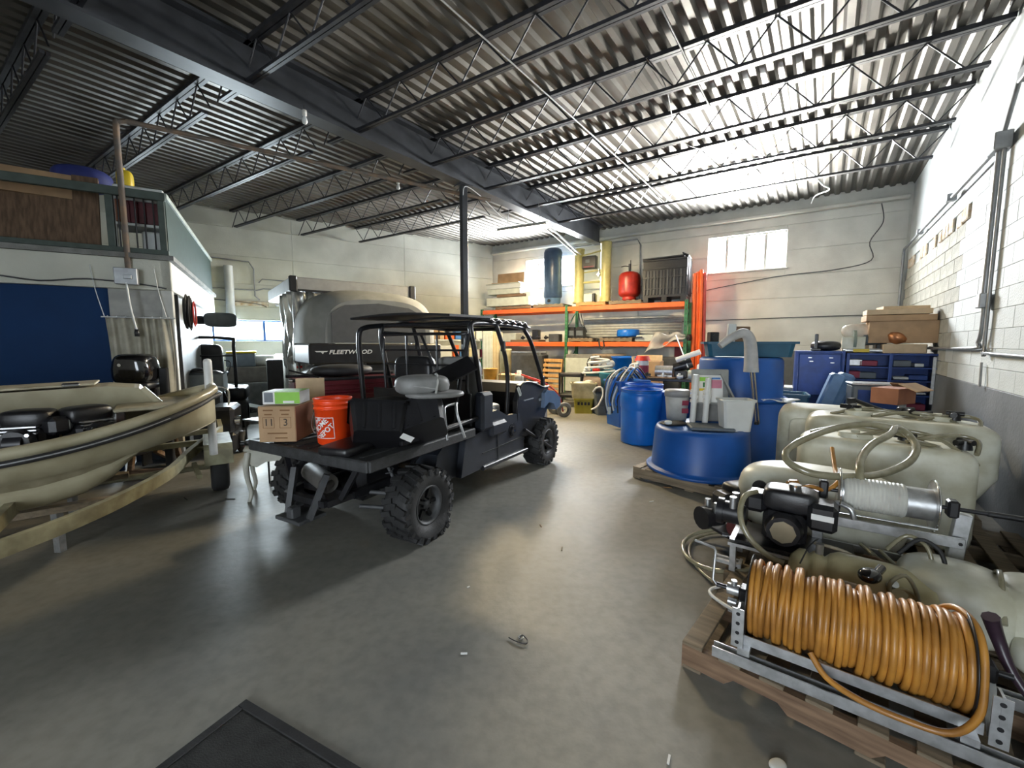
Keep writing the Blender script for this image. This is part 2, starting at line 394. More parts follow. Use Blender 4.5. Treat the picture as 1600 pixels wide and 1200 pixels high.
# back wall (s runs left to right, y away from the room)
HB = [(6.92, 8.65, 3.5, 4.4), (1.35, 3.05, 3.5, 4.4)]
m = MB(); wall_boxes(m, -.4, 11.2, 0, 5.4, .28, HB, .02)
wb = obj('wall_back', m, white_paint, kind='structure', loc=(K1.x, K1.y, 0), rz=aB)
zb = [0, .55, 1.08, 1.6, 2.27, 2.76, 3.3, 3.9, 4.5, 4.72]
for i in range(len(zb) - 1):
    for r in clip_rect((0, 10.83, zb[i] + .008, zb[i + 1] - .004), HB):
        for a, b in ([(r[0], r[1])] if r[1] - r[0] < 4 else [(r[0], (r[0] + r[1]) / 2 - .3), ((r[0] + r[1]) / 2 - .295, r[1])]):
            q = MB().box(((a + b) / 2, .012 + random.uniform(0, .005), (r[2] + r[3]) / 2), (b - a, .024, r[3] - r[2]), b=.006)
            obj('panel', q, white_paint, wb)
obj('ledge', MB().box((5.4, -.06, 4.76), (10.8, .16, .07), b=.01), white_paint, wb)
def window(n, wallname, origin, ang, s0, s1, z0, z1, npan, rows=1, fm=frame_m, sill=True):
    T = (origin.x, origin.y, 0)
    m = MB(); w_ = .035
    m.box(((s0 + s1) / 2, .12, z0 + w_ / 2), (s1 - s0, .07, w_)); m.box(((s0 + s1) / 2, .12, z1 - w_ / 2), (s1 - s0, .07, w_))
    m.box((s0 + w_ / 2, .12, (z0 + z1) / 2), (w_, .07, z1 - z0)); m.box((s1 - w_ / 2, .12, (z0 + z1) / 2), (w_, .07, z1 - z0))
    o = obj('window_%d' % n, m, fm, kind='structure', loc=T, rz=ang)
    pw = (s1 - s0) / npan
    for i in range(1, npan): obj('mullion', MB().box((s0 + i * pw, .12, (z0 + z1) / 2), (.06, .07, z1 - z0 - .07)), fm, o)
    for i in range(npan): obj('pane', MB().box((s0 + (i + .5) * pw, .125, (z0 + z1) / 2), (pw - .03, .006, z1 - z0 - .07)), glass, o)
    if sill: obj('sill', MB().box(((s0 + s1) / 2, .02, z0 - .02), (s1 - s0 + .1, .14, .035), b=.006), fm, o)
window(1, 'back', K1, aB, 6.92, 8.65, 3.5, 4.4, 4)
window(2, 'back', K1, aB, 1.35, 3.05, 3.5, 4.4, 4)
# left wall: frame x runs towards K1, so s -> -s
HL = [(-9.3, -5.9, 1.72, 2.27)]
m = MB(); wall_boxes(m, -14.5, .3, 0, 5.4, .28, HL, .02)
wl = obj('wall_left', m, left_paint, kind='structure', loc=(K1.x, K1.y, 0), rz=aL)
zl = [0, .5, 1.0, 1.7, 2.3, 2.62, 3.2, 3.9, 4.6, 5.0]
for i in range(len(zl) - 1):
    for r in clip_rect((-12.5, -.05, zl[i] + .007, zl[i + 1]), HL):
        n = max(1, round((r[1] - r[0]) / 3.1)); st = (r[1] - r[0]) / n
        for k in range(n):
            q = MB().box((r[0] + (k + .5) * st, .012 + random.uniform(0, .006), (r[2] + r[3]) / 2), (st - .004, .024, r[3] - r[2]), b=.006)
            obj('panel', q, left_paint, wl)
window(3, 'left', K1, aL, -9.3, -5.9, 1.72, 2.27, 3, fm=mat('blue_window_frame', (.03, .10, .30), .5), sill=False)
# right wall: x runs away from the viewer, room on its left -> y out of the room is -y
m = MB(); wall_boxes(m, -17.5, .3, 0, 5.6, .28, [], -.30)
wr = obj('wall_right', m, block_paint, kind='structure', loc=(K2.x, K2.y, 0), rz=aR)
first = {}
cnt = 0
for r_ in range(12):
    z = 1.2 + .1 + r_ * .2
    off = .2 if r_ % 2 else 0
    s = -8.0 + off
    while s < -.25:
        L_ = min(.4, -.05 - s)
        if L_ < .1: break
        c_ = s + L_ / 2
        bare = (c_ > -4.55 + .13 * (3.3 - z)) and z < 3.2
        if 3.2 < z < 3.45 and c_ > -4.7: s += .4; continue
        mt = bare_block if bare else block_paint
        k = (round(L_, 2), mt.name)
        loc = (c_, -.005 + random.uniform(-.002, .001), z)
        if k not in first:
            first[k] = obj('block', MB().box((0, 0, 0), (L_ - (.007 if bare else .0035), .03, .193 if bare else .1965), b=.004 if bare else .002), mt, wr, loc=loc)
        else: piece(first[k], wr, loc)
        cnt += 1; s += .4
# the brown course over the infilled opening, broken bricks
s = -4.68
while s < -.3:
    L_ = random.uniform(.16, .3)
    if random.random() > .12:
        obj('brick', MB().box((s + L_ / 2, -.004, 3.31 + random.uniform(-.015, .015)), (L_ - .012, .024 + random.uniform(0, .015), random.uniform(.17, .22)), rz=random.uniform(-.01, .01), b=.01), brown_brick, wr)
    s += L_
m = MB().box((-8.4, .006, .6), (17, .03, 1.2), b=.003); obj('trim_1', m, dado_paint, kind='structure', loc=(K2.x, K2.y, 0), rz=aR)
# pilaster at the near end of the right wall
# unseen front wall behind the viewer; its doorway is added for the fill lamp
m = MB(); wall_boxes(m, -14, 9, 0, 5.6, .25, [(-4.2, -1.4, 0, 3.4)], 0)
obj('wall_front', m, white_paint, kind='structure', loc=(0, -4.0, 0))
m = MB().box((-11.5, 4, 2.7), (.25, 16.5, 5.4)); obj('wall_side', m, left_paint, kind='structure')
# corrugated roof deck, ribs parallel to the main beam
UM = Vector((.60, .80)); UJ = Vector((.84, -.5426)).normalized(); PB = Vector((-.88, 7.82))
NB = Vector((.80, -.60))
prof = []; p_ = .19; x = -14.0
while x < 11.5:
    prof += [(x, 0), (x + .07, 0), (x + .10, .042), (x + p_ - .03, .042)]; x += p_
vs = []; fs = []
for t in (-15.0, 10.0):
    for a, z in prof:
        q = PB + NB * a + UM * t; vs.append((q.x, q.y, ROOF + z))
n = len(prof)
for i in range(n - 1): fs.append((i, i + 1, n + i + 1, n + i))
# upper skin for thickness
for t in (-15.0, 10.0):
    for a, z in prof:
        q = PB + NB * a + UM * t; vs.append((q.x, q.y, ROOF + z + .01))
for i in range(n - 1): fs.append((2 * n + i, 3 * n + i, 3 * n + i + 1, 2 * n + i + 1))
obj('ceiling', MB().put(vs, fs), deck_metal, kind='structure')
# main beam (I-section)
b0 = PB + UM * -11.5; b1 = PB + UM * 5.65
t = thing('main_beam', 'long dark steel I-beam under the roof resting on the column', 'beam')
def ibar(z0, z1, wd): return MB().bar((b0.x, b0.y, (z0 + z1) / 2), (b1.x, b1.y, (z0 + z1) / 2), wd, z1 - z0)
obj('web', ibar(4.52, 4.98, .02), beam_paint, t); obj('flange', ibar(4.49, 4.52, .24), beam_paint, t); obj('flange', ibar(4.98, 5.02, .24), beam_paint, t)
t = thing('column', 'dark square steel column rising behind the utility vehicle to the roof beam', 'column', (PB.x, PB.y, 0))
obj('shaft', MB().box((0, 0, 2.245), (.11, .11, 4.47), rz=.64, b=.006), beam_paint, t)
obj('cap_plate', MB().box((0, 0, 4.478), (.26, .26, .018), rz=.64), beam_paint, t); obj('base_plate', MB().box((0, 0, .01), (.3, .3, .02), rz=.64), beam_paint, t)
# open-web joists
def line_hit(p, u, q, v):
    d = u.x * v.y - u.y * v.x; w_ = q - p; return (w_.x * v.y - w_.y * v.x) / d
A0 = Vector((-3.72, 5.50))
def joist(p, L_, label, grp, ext_=0):
    ang = math.atan2(UJ.y if L_ > 0 else -UJ.y, UJ.x if L_ > 0 else -UJ.x); L_ = abs(L_)
    t = thing('roof_joist', label, 'joist', (p.x, p.y, 0), ang, grp)
    c1 = MB().box((L_ / 2, -.028, 5.005), (L_, .045, .05)); c1.box((L_ / 2, .028, 5.005), (L_, .045, .05)); obj('top_chord', c1, joist_paint, t)
    c2 = MB().box((L_ / 2, -.022, 4.60), (L_ - .3, .035, .035)); c2.box((L_ / 2, .022, 4.60), (L_ - .3, .035, .035)); obj('bottom_chord', c2, joist_paint, t)
    w_ = MB(); n = max(2, int(L_ / .32)); st = L_ / n
    for i in range(n):
        a, b = i * st, (i + 1) * st; w_.cyl((a, 0, 4.99 if i % 2 else 4.61), (b, 0, 4.61 if i % 2 else 4.99), .010, n=5, cap=False)
    obj('web', w_, joist_paint, t)
ir = 0
for k in range(-4, 7):
    p = A0 + UM * 1.37 * k
    # to the left wall
    s = line_hit(p, -UJ, K1, UL); lim = -UJ
    ds = line_hit(p, UJ, K2, UR)
    c_ = 7 - k
    p2 = p - UJ * .10; p3 = p + UJ * .10
    if k < 5:
        Lm = min(s - .1, 9.5)
        joist(p2, -Lm, 'open-web roof joist left of the main beam, %s from the viewer' % ORD[k + 4], 'joists left of the beam')
    if ds > .5 and k < 6:
        joist(p3, ds - .1, 'open-web roof joist right of the main beam, %s from the viewer' % ORD[k + 4], 'joists right of the beam')
# cross bridging rods under the joists on the right and the left
for j, (a, lab) in enumerate(((2.6, 'thin bright bridging rod crossing under the joists right of the beam'), (3.9, 'dark bridging rod across the joists nearer the right wall'))):
    q0 = PB + NB * a - UM * 7; q1 = PB + NB * a + UM * 3.0
    one('bridging_rod', MB().cyl((q0.x, q0.y, 4.575 if j == 0 else 4.97), (q1.x, q1.y, 4.575 if j == 0 else 4.97), .009 if j == 0 else .012, n=6), galv if j == 0 else joist_paint, lab, 'rod')
# fluorescent fixture
f0 = at(780, 366, 9.5); f1 = at(858, 352, 8.75)
fz = 4.12; f0 = fl(781, 364, fz); f1 = fl(857, 353, fz); mid = (f0 + f1) / 2; L_ = (f1 - f0).length; ang = math.atan2(f1.y - f0.y, f1.x - f0.x)
t = thing('fluorescent_light', 'lit fluorescent strip light hanging under the main beam', 'lamp', (mid.x, mid.y, fz), ang)
obj('housing', MB().ext([(-.15, .0), (-.06, .09), (.06, .09), (.15, .0), (.14, .0), (.05, .075), (-.05, .075), (-.14, .0)], -L_ / 2, L_ / 2, 'X'), fix_m, t)
for y in (-.06, .06): obj('tube', MB().cyl((-L_ / 2 + .04, y, .005), (L_ / 2 - .04, y, .005), .019, n=10), tube_glow, t)
for x in (-L_ / 2 + .01, L_ / 2 - .01): obj('end_cap', MB().box((x, 0, .03), (.02, .26, .08)), fix_m, t)
for x in (-.4, .4): obj('hanger', MB().cyl((x, 0, .09), (x * .9, 0, .5), .006, n=5), galv, t)
# bare bulbs
for (px, py, z_, lab) in ((476, 186, 4.34, 'small unlit bulb under the near part of the main beam'), (622, 291, 4.36, 'small unlit bulb by the rusty overhead pipe')):
    p = fl(px, py, z_); t = thing('light_bulb', lab, 'bulb', p)
    obj('bulb', MB().lathe([(0, -.06), (.025, -.05), (.033, -.025), (.028, 0), (.015, .03), (.013, .04)], 12), white_pl, t)
    obj('socket', MB().lathe([(0, .1), (.025, .1), (.025, .04), (0, .035)], 12), fix_m, t)
    obj('cord', MB().cyl((0, 0, .1), (0, 0, 4.5 - z_), .005, n=5), black_pl, t)
# pipes and conduits on the left
pv = fl(198, 432, 2.45)
d = Vector((-4.80, 5.32))
m = MB().tube([(d.x, d.y, 2.5), (d.x, d.y, 3.4), (d.x, d.y, 4.25), (d.x + .02, d.y + .02, 4.33), (d.x + .08, d.y + .06, 4.36)], .032, n=8, sub=4)
e1 = fl(790, 318, 4.36)
e1 = e1 - (e1 - Vector((d.x, d.y, 4.36))).normalized() * .35
m.cyl((d.x + .08, d.y + .06, 4.36), (e1.x, e1.y, 4.36), .032, n=8)
one('overhead_pipe', m, pipe_rust, 'rusty pipe rising from the loft and crossing under the roof to the column', 'pipe')
# conduits on the right wall
def rw(s, o, z):
    q = on_right(s, o); return (q.x, q.y, z)
t = thing('wall_conduit', 'grey electrical conduit running along and down the right wall', 'conduit')
m = MB().tube([rw(-.05, .07, 1.9), rw(-.05, .07, 3.55), rw(-.12, .07, 3.66), rw(-5.75, .07, 3.66)], .024, n=8, sub=1); obj('pipe', m, conduit_m, t, label='long run along the wall')
obj('pipe', MB().tube([rw(-5.93, .07, 3.64), rw(-5.93, .07, 2.1)], .026, n=8, sub=1), conduit_m, t)
obj('pipe', MB().tube([rw(-6.0, .05, 3.64), rw(-6.02, .05, 1.7), rw(-6.1, .05, 1.57), rw(-6.3, .05, 1.55), rw(-9.5, .05, 1.53)], .017, n=7, sub=3), conduit_m, t)
obj('pipe', MB().tube([rw(-5.93, .06, 2.1), rw(-5.93, .06, 1.78), rw(-5.85, .06, 1.66), rw(-5.7, .06, 1.6), rw(-3.2, .06, 1.58)], .02, n=7, sub=3), conduit_m, t)
for s_, z_, d_ in ((-5.92, 3.68, (.24, .13, .17)), (-4.0, 3.67, (.1, .1, .1)), (-1.8, 3.67, (.09, .09, .09)), (-5.93, 2.1, (.13, .09, .15)), (-6.6, 4.05, (.22, .12, .1))):
    q = on_right(s_, .07); obj('junction_box', MB().box((q.x, q.y, z_), d_, rz=aR, b=.008), conduit_m, t)
obj('pipe', MB().tube([rw(-6.0, .07, 3.74), rw(-6.55, .07, 4.4), rw(-6.9, .07, 5.0)], .02, n=7, sub=1), conduit_m, t)
obj('pipe', MB().tube([rw(-6.02, .05, 1.2), rw(-5.95, .04, 1.45)], .012, n=5, sub=1), conduit_m, t)
# surface conduits on back and left wall
def bw(s, o, z):
    q = on_back(s, o); return (q.x, q.y, z)
def lw(s, o, z):
    q = on_left(s, o); return (q.x, q.y, z)
one('wall_conduit', MB().tube([bw(5.15, .05, 2.9), bw(5.15, .05, 4.45), bw(5.05, .05, 4.62), bw(2.9, .05, 4.62)], .022, sub=1), conduit_m, 'conduit bending over the rack on the back wall', 'conduit')
one('wall_cable', MB().tube([bw(10.35, .03, 4.7), bw(10.4, .03, 4.3), bw(10.2, .03, 3.9), bw(10.25, .03, 3.5), bw(9.6, .03, 3.35), bw(8.4, .03, 3.28), bw(6.5, .03, 3.0)], .01, sub=5), dark_grey, 'loose cable hanging beside the window at the right corner', 'cable')
one('wall_cable', MB().tube([bw(6.3, .03, 2.25), bw(8.5, .03, 2.28), bw(10.7, .03, 2.3)], .01, sub=3), dark_grey, 'straight cable along the back wall over the blue cabinets', 'cable')
one('wall_conduit', MB().tube([lw(9.0, .05, 3.85), lw(7.9, .05, 3.8), lw(7.3, .05, 3.77), lw(7.2, .05, 3.6), lw(7.2, .05, 2.9), lw(7.1, .05, 2.8)], .018, sub=1), conduit_m, 'thin conduit stepping down the left wall over the mower', 'conduit')
one('wall_conduit', MB().tube([lw(9.3, .05, 3.05), lw(7.15, .05, 3.05), lw(7.0, .05, 3.1), lw(3.6, .05, 3.1)], .018, sub=1), conduit_m, 'horizontal conduit on the left wall behind the camper roof', 'conduit')
one('wall_conduit', MB().tube([lw(7.1, .05, 3.25), lw(7.02, .05, 3.35), lw(3.9, .05, 3.3)], .014, sub=1), conduit_m, 'upper thin conduit on the left wall beside the camper', 'conduit')
one('wall_cable', MB().tube([lw(9.3, .04, 2.85), lw(8.2, .04, 2.78), lw(7.2, .04, 2.7), lw(6.95, .04, 2.62)], .012, sub=3), dark_grey, 'sagging cable on the left wall over the long window', 'cable')
one('exposed_lintel', MB().box(lw(7.3, .02, 2.70), (.8, .05, .12), rz=aL, b=.01), brown_brick, 'rusty brown exposed lintel over the long left window', 'lintel')
one('strip_lamp', MB().box(lw(6.3, .12, 2.68), (.9, .12, .07), rz=aL, b=.02), white_pl, 'unlit white strip lamp on the left wall beside the camper', 'lamp')
q = on_left(7.75, .12); one('round_duct', MB().cyl((q.x, q.y, 2.2), (q.x, q.y, 3.62), .1, n=14), white_pl, 'upright pale duct pipe on the left wall behind the mower', 'duct')
# wiring near the fixture and loose cables in the roof
one('lamp_cord', MB().tube([(PB.x, PB.y - .06, 4.3), (PB.x + .05, PB.y - .05, 4.46), (PB.x + .3, PB.y + .3, 4.4), (mid.x - .4, mid.y - .2, 4.28), (mid.x, mid.y, 4.22)], .008, sub=5), white_pl, 'white cord draped from the column to the strip light', 'cord')
a_ = fl(850, 372, 4.25); b_ = fl(910, 383, 4.25)
pq = fl(905, 388, 4.2)
for k in (0, 1):
    one('ceiling_pipe', MB().cyl((mid.x + .35 + .12 * k, mid.y + .1, 4.3), (2.15 + .12 * k, 13.0, 4.2), .022, n=7), white_pl, ('left' if k == 0 else 'right') + ' one of the two thin white pipes from the strip light to the back wall', 'pipe')
one('roof_cable', MB().tube([fl(1010, 90, 4.9), fl(1040, 135, 4.8), fl(1060, 215, 4.75), fl(1100, 235, 4.8)], .008, sub=5), black_pl, 'black cable looping under the joists above the middle of the shop', 'cable')
one('roof_cable', MB().tube([fl(1270, 272, 4.8), fl(1285, 288, 4.6), fl(1296, 296, 4.55), fl(1275, 305, 4.6), fl(1268, 318, 4.5)], .012, sub=5), white_pl, 'short white cable end hanging over the small window', 'cable')
# ================================================================ left: loft structure
MO = fl(265, 408, 2.72); LA = math.atan2(.5, .866)          # near corner of the loft, its long face runs to the left
T = (MO.x, MO.y, 0)   # local x along the face (towards the left wall corner is +y), x negative = left in view
t = thing('loft_office', 'white fronted loft with a blue painted board face, left behind the boat', 'loft', T, LA)
obj('fascia', MB().box((-4.0, .05, 2.53), (8.0, .10, .38), b=.006), left_paint, t)
obj('fascia', MB().box((-.05, 2.45, 2.53), (.10, 4.9, .38), b=.006), white_paint, t)
obj('deck', MB().box((-4.0, 2.4, 2.75), (8.1, 4.9, .06)), grey_blk, t)
obj('blue_board', MB().box((-4.32, .10, 1.17), (7.36, .04, 2.34), b=.004), blue_wall, t, label='dark blue painted board wall')
obj('partition', MB().box((-.32, .55, 1.17), (.6, .04, 2.34)), dark_grey, t)
obj('lintel_board', MB().box((-.33, .07, 2.1), (.62, .03, .48), b=.003), mat('grey_white_board', (.36, .36, .34), .7), t)
obj('side_wall', MB().box((-.10, 2.6, 1.17), (.06, 4.5, 2.34)), mat('grey_side_board', (.28, .29, .28), .6), t)
obj('corner_post', MB().box((-.06, .06, 1.17), (.12, .12, 2.34), b=.005), frame_m, t)
# loft railing: front rails, posts, green side board
for z, w_, mt, nm in ((3.52, .10, rail_green, 'top_rail'), (2.82, .06, rail_green, 'bottom_rail')):
    obj(nm, MB().box((-4.0, .02, z), (8.0, .06, w_), b=.004), mt, t)
for x in (-.05, -.55, -2.6, -4.3, -6): obj('rail_post', MB().box((x, .05, 3.15), (.07, .07, .80), b=.004), rail_green, t)
obj('side_rail', MB().box((-.02, 2.4, 3.54), (.08, 4.8, .06), b=.004), mat('pale_green_rail', (.38, .42, .38), .6), t)
obj('side_board', MB().box((-.02, 2.4, 3.15), (.03, 4.7, .74), b=.003), green_panel, t, label='dark green board along the loft side')
for i, x in enumerate((-.13, -.22, -.31, -.40, -.47)): obj('baluster', MB().cyl((x, .03, 2.84), (x, .03, 3.47), .009, n=5), black_met, t)
rot_l = Matrix.Translation(T) @ Matrix.Rotation(LA, 4, 'Z')
def LP(x, y, z): return rot_l @ Vector((x, y, z))
# curtain under the loft
m = MB().sheet(lambda u, v: (-.66 + u * .62 + .02 * math.sin(v * 5), -.045 + .035 * math.sin(u * 40 + 1.3 * math.sin(v * 2 + u * 9)) * (.5 + .5 * v), 1.97 - v * 1.72), 70, 8, .006)
t2 = thing('cloth_curtain', 'cream cloth curtain hung from a rod under the loft, right of the blue board', 'curtain', T, LA)
obj('cloth', m, curtain_m, t2); obj('rod', MB().cyl((-.70, -.04, 1.98), (.02, -.04, 1.98), .009, n=6), galv, t2)
for i in range(8): obj('ring', MB().tube([(-.64 + i * .085, -.04 + .02 * math.cos(a), 1.98 + .02 * math.sin(a)) for a in [k * PI / 3 for k in range(6)]], .003, n=4, sub=1, closed=True), galv, t2)
one('junction_box', MB().box((-.42, -.09, 2.48), (.22, .08, .20), b=.006).box((-.40, -.14, 2.47), (.08, .02, .05), b=.004), conduit_m, 'grey steel junction box on the loft fascia at the foot of the rusty pipe', 'electrical box', T, LA)
one('power_cord', MB().tube([(-.42, -.12, 2.4), (-.40, -.12, 2.1), (-.36, -.12, 1.82)], .012, n=6), white_pl, 'thick white cord with a black plug hanging from the junction box', 'cord', T, LA)
one('cord_plug', MB().lathe([(0, 0), (.025, 0), (.028, .05), (.02, .09), (0, .09)], 10, Matrix.Translation((-.36, -.12, 1.74))), black_pl, 'black plug at the end of the cord before the curtain', 'plug', T, LA)
for x, nm in ((-.76, 'thin white cord hanging over the edge of the blue board'), (-.16, 'thin white cord hanging at the right end of the fascia')):
    one('power_cord', MB().tube([(x, -.03, 2.6), (x + .03, -.03, 2.3), (x + .09, -.03, 1.98)], .005, n=5), white_pl, nm, 'cord', T, LA)
one('fascia_cable', MB().tube([(-7, -.02, 2.36), (-3, -.02, 2.35), (-1.9, -.03, 2.38), (-1.6, -.04, 2.42), (-1.2, -.03, 2.38), (-.8, -.03, 2.43), (-.3, -.02, 2.40), (-.05, -.02, 2.36)], .009, n=5), dark_grey, 'grey cable sagging along the bottom of the loft fascia', 'cable', T, LA)
# hanging hose coil on the side
q = LP(.04, .42, 2.1)
m = MB()
for k in range(7):
    rr = .15 + .02 * (k % 3); m.tube([(.02 + .012 * k, rr * math.cos(a) * .75, rr * math.sin(a) * 1.25 - .02 * (k % 2)) for a in [j * PI / 6 for j in range(12)]], .011, n=5, sub=1, closed=True)
one('cord_coil', m, black_rub, 'black and red extension cord coil hung on the loft corner', 'cord', q, LA)
one('cord_coil', MB().tube([(.13, .12 * math.cos(a), .17 * math.sin(a) - .03) for a in [j * PI / 6 for j in range(12)]], .011, n=5, sub=1, closed=True), red_m, 'red loop hung with the black cord coil', 'cord', q, LA)
# things on the loft
for i in range(5):
    x = -.86 - i * .25
    one('wood_plank', MB().box((x, .42 + .04 * i, 3.28), (.245, .03, .98), rot=(-.12, 0, .02 * i), b=.003), wood_up, 'brown upright board on the loft, %s from the right' % ORD[i], 'board', T, LA)
one('cardboard_sheet', MB().box((-1.25, .5, 3.62), (1.0, .04, .30), rot=(-.1, .03, 0)), card, 'tan cardboard sheet standing above the brown boards on the loft', 'cardboard', T, LA)
t = thing('storage_shelf', 'pale shelf on the loft corner holding maroon boxes', 'shelf', tuple(LP(-.32, .45, 2.785)), LA)
for z in (.06, .40, .72): obj('shelf_board', MB().box((0, 0, z), (.52, .45, .035), b=.004), white_pl if z > .1 else frame_m, t)
for x in (-.24, .24):
    for y in (-.2, .2): obj('post', MB().box((x, y, .39), (.04, .04, .76)), frame_m, t)
for i in range(6):
    one('maroon_box', MB().box((-.52 + i * .08, .40, 3.345), (.075, .34, .27), b=.004), maroon if i else card_side, 'dull maroon box on the loft corner shelf, %s from the left' % ORD[i], 'box', T, LA, group='maroon boxes on the loft shelf')
one('white_container', MB().box((-.2, .42, 2.99), (.22, .34, .26), b=.02), white_pl, 'white tub on the lower shelf at the loft corner', 'container', T, LA)
one('white_box_lid', MB().box((-.3, .42, 3.60), (.50, .4, .13), b=.01), white_pl, 'long white box on top of the loft corner shelf', 'box', T, LA)
one('yellow_jug', MB().sup((-.46, .42, 3.78), (.17, .16, .24), .5, .6).cyl((-.48, .42, 3.88), (-.48, .42, 3.93), .03), yellow_pl, 'yellow jug on top of the loft shelf', 'jug', T, LA)
one('blue_tarp', MB().sup((-.95, .75, 3.80), (.6, .5, .30), .7, .9), mat('blue_tarp_cloth', (.02, .03, .16), .7), 'bunched dark blue tarp behind the cardboard on the loft', 'tarp', T, LA)
for k, (x, z, sx, sz) in enumerate(((-2.3, 3.1, .35, .6), (-2.75, 3.0, .35, .45), (-3.4, 3.2, .6, .8))):
    one('loft_box', MB().box((x, .6, 2.78 + sz / 2), (sx, .4, sz), b=.01), (grey_blk, slate, card)[k], ('grey box beside the brown boards on the loft', 'dark low box second left of the brown boards', 'tall brown box at the far left of the loft')[k], 'box', T, LA)

# ================================================================ boat, bow to the right; local x = towards the bow, y = away from the viewer
bow = Vector((-3.03, 4.2)); ax = Vector((.757, .654)); BA = math.atan2(ax.y, ax.x)
BL = 4.4
t = thing('skiff_boat', 'cream fibreglass skiff with dark rub rail resting on the trailer', 'boat', (bow.x - ax.x * BL, bow.y - ax.y * BL, 0), BA)
def hb(u):      # half beam along the boat
    return .80 * (1 - max(0, (u - .70) / .30) ** 2.4) ** .55 if u < 1 else 0
def sheer(u): return .87 + .33 * max(0, (u - .62) / .38) ** 2.0
def keel(u): return .44 + .55 * max(0, (u - .74) / .26) ** 1.6
def sec(u, inner=False):
    b = max(hb(u), .05); zs = sheer(u); zk = min(keel(u), zs - .12); h = zs - zk; x = u * BL
    if not inner:
        zc = min(.66 + .24 * max(0, (u - .70) / .30) ** 1.3, zs - .14); dd = (zc - .43) * (1 if u < .70 else max(0.0, 1 - ((u - .70) / .15) ** 2) ** .5 if u < .85 else 0)
        pts = [(b + .02, zs), (b * .975, (zs + zc) / 2), (b * .93, zc), (b * .80, zc - .012), (b * .85, zc - .014 - dd * .35), (b * .80, zc - .016 - dd * .85), (b * .66, zc - .018 - dd), (b * .48, zc - .02 - dd * .72), (b * .34, zc - .022 - dd * .55), (b * .16, zc - .03 - dd * .9), (0, zc - .05 - dd * .98)]
        return [(x, -y, z) for y, z in pts] + [(x, y, z) for y, z in pts[-2::-1]]
    pts = [(b - .05, zs), (b * .9 - .06, zk + .14), (b * .5, zk + .12), (0, zk + .12)]
    x = min(x, BL - .10)
    return [(x, -max(y, 0), z) for y, z in pts] + [(x, max(y, 0), z) for y, z in pts[-2::-1]]
US = [0, .1, .2, .3, .4, .5, .6, .68, .74, .79, .83, .87, .90, .93, .96, .98, .992, 1.0]
m = MB().loft([sec(u) for u in US], closed=False, cap=False)
m.put(sec(0), [tuple(range(len(sec(0))))[::-1]])
obj('hull', m, beige_gel, t)
m = MB().loft([[p for p in sec(u, True)][::-1] for u in US], closed=False, cap=False); m.put(sec(0, True), [tuple(range(7))])
obj('hull_liner', m, beige_in, t, label='faded cream interior')
# gunwale cap and rub rail
def rail(off, z, r_, nm, mt, lab=None):
    pts = [(u * BL, -(max(hb(u), .05) + off), sheer(u) + z) for u in US] + [(u * BL, max(hb(u), .05) + off, sheer(u) + z) for u in US[::-1]]
    pts[len(US) - 1] = (BL + off, -.12, sheer(1) + z); pts[len(US)] = (BL + off, .12, sheer(1) + z)
    return obj(nm, MB().tube(pts, r_, n=8, sub=2), mt, t, label=lab)
rail(-.015, .005, .045, 'gunwale', beige_gel); rail(.035, -.055, .024, 'rub_rail', black_rub, 'dark rubber rub rail'); rail(.052, -.052, .008, 'rail_insert', galv)
# console box inside with sloped bow end
m = MB().ext([(.9, .62), (.9, 1.20), (3.62, 1.27), (3.84, 1.24), (4.02, .96), (3.96, .74), (2.8, .62)], .02, .54, 'Y')
obj('console', m, beige_gel, t)
obj('console_lip', MB().tube([(3.86, .0, 1.24), (4.05, -.01, .96), (3.98, 0, .76)], .03, n=6, sub=3), beige_gel, t)
obj('console_top', MB().box((2.3, .28, 1.255), (2.5, .46, .02), rot=(0, -.03, 0), b=.005), beige_in, t)
obj('cleat', MB().box((3.4, .06, 1.292), (.11, .05, .035), rz=.2, b=.01), chrome, t)
obj('bow_deck', MB().box((BL - .45, 0, 1.09), (.55, .8, .03), b=.01), beige_in, t)
obj('floor_cloth', MB().sup((4.02, -.25, .92), (.3, .3, .24), .8, .9), black_rub, t)
obj('thwart', MB().box((4.1, .36, 1.08), (.5, .08, .04), b=.01), wood_red, t)
def small_engine(x, y, z, k, lab):
    e = thing('small_engine', lab, 'engine', tuple(Matrix.Translation((bow.x - ax.x * BL, bow.y - ax.y * BL, 0)) @ Matrix.Rotation(BA, 4, 'Z') @ Vector((x, y, z))), BA + .3 * k)
    obj('crankcase', MB().box((0, 0, .12), (.26, .22, .22), b=.03).cyl((-.05, -.14, .13), (.05, -.14, .13), .08), black_met, e)
    obj('fuel_tank', MB().sup((0, .02, .30), (.3, .22, .14), .5), black_pl, e)
    obj('recoil_cover', MB().cyl((0, -.13, .14), (0, -.19, .14), .105, .09, n=16), black_pl, e)
    obj('muffler', MB().box((.19, .03, .24), (.12, .18, .13), b=.03), galv if k else black_met, e)
    obj('air_filter', MB().box((-.2, .02, .24), (.13, .17, .14), b=.03), black_pl, e)
    obj('cylinder_fins', MB().box((.0, .0, .2), (.2, .26, .01)).box((0, 0, .225), (.2, .26, .01)).box((0, 0, .25), (.2, .26, .01)), galv, e)
    obj('bolt', MB().cyl((.08, -.2, .2), (.08, -.185, .2), .014, n=6).cyl((-.08, -.2, .2), (-.08, -.185, .2), .014, n=6), chrome, e)
    return e
small_engine(2.45, -.40, .78, 0, 'black small engine at the left end of the row in the boat')
small_engine(2.83, -.38, .78, 1, 'black small engine in the middle of the row in the boat')
small_engine(3.2, -.36, .78, -1, 'black engine in the boat nearest the red part')
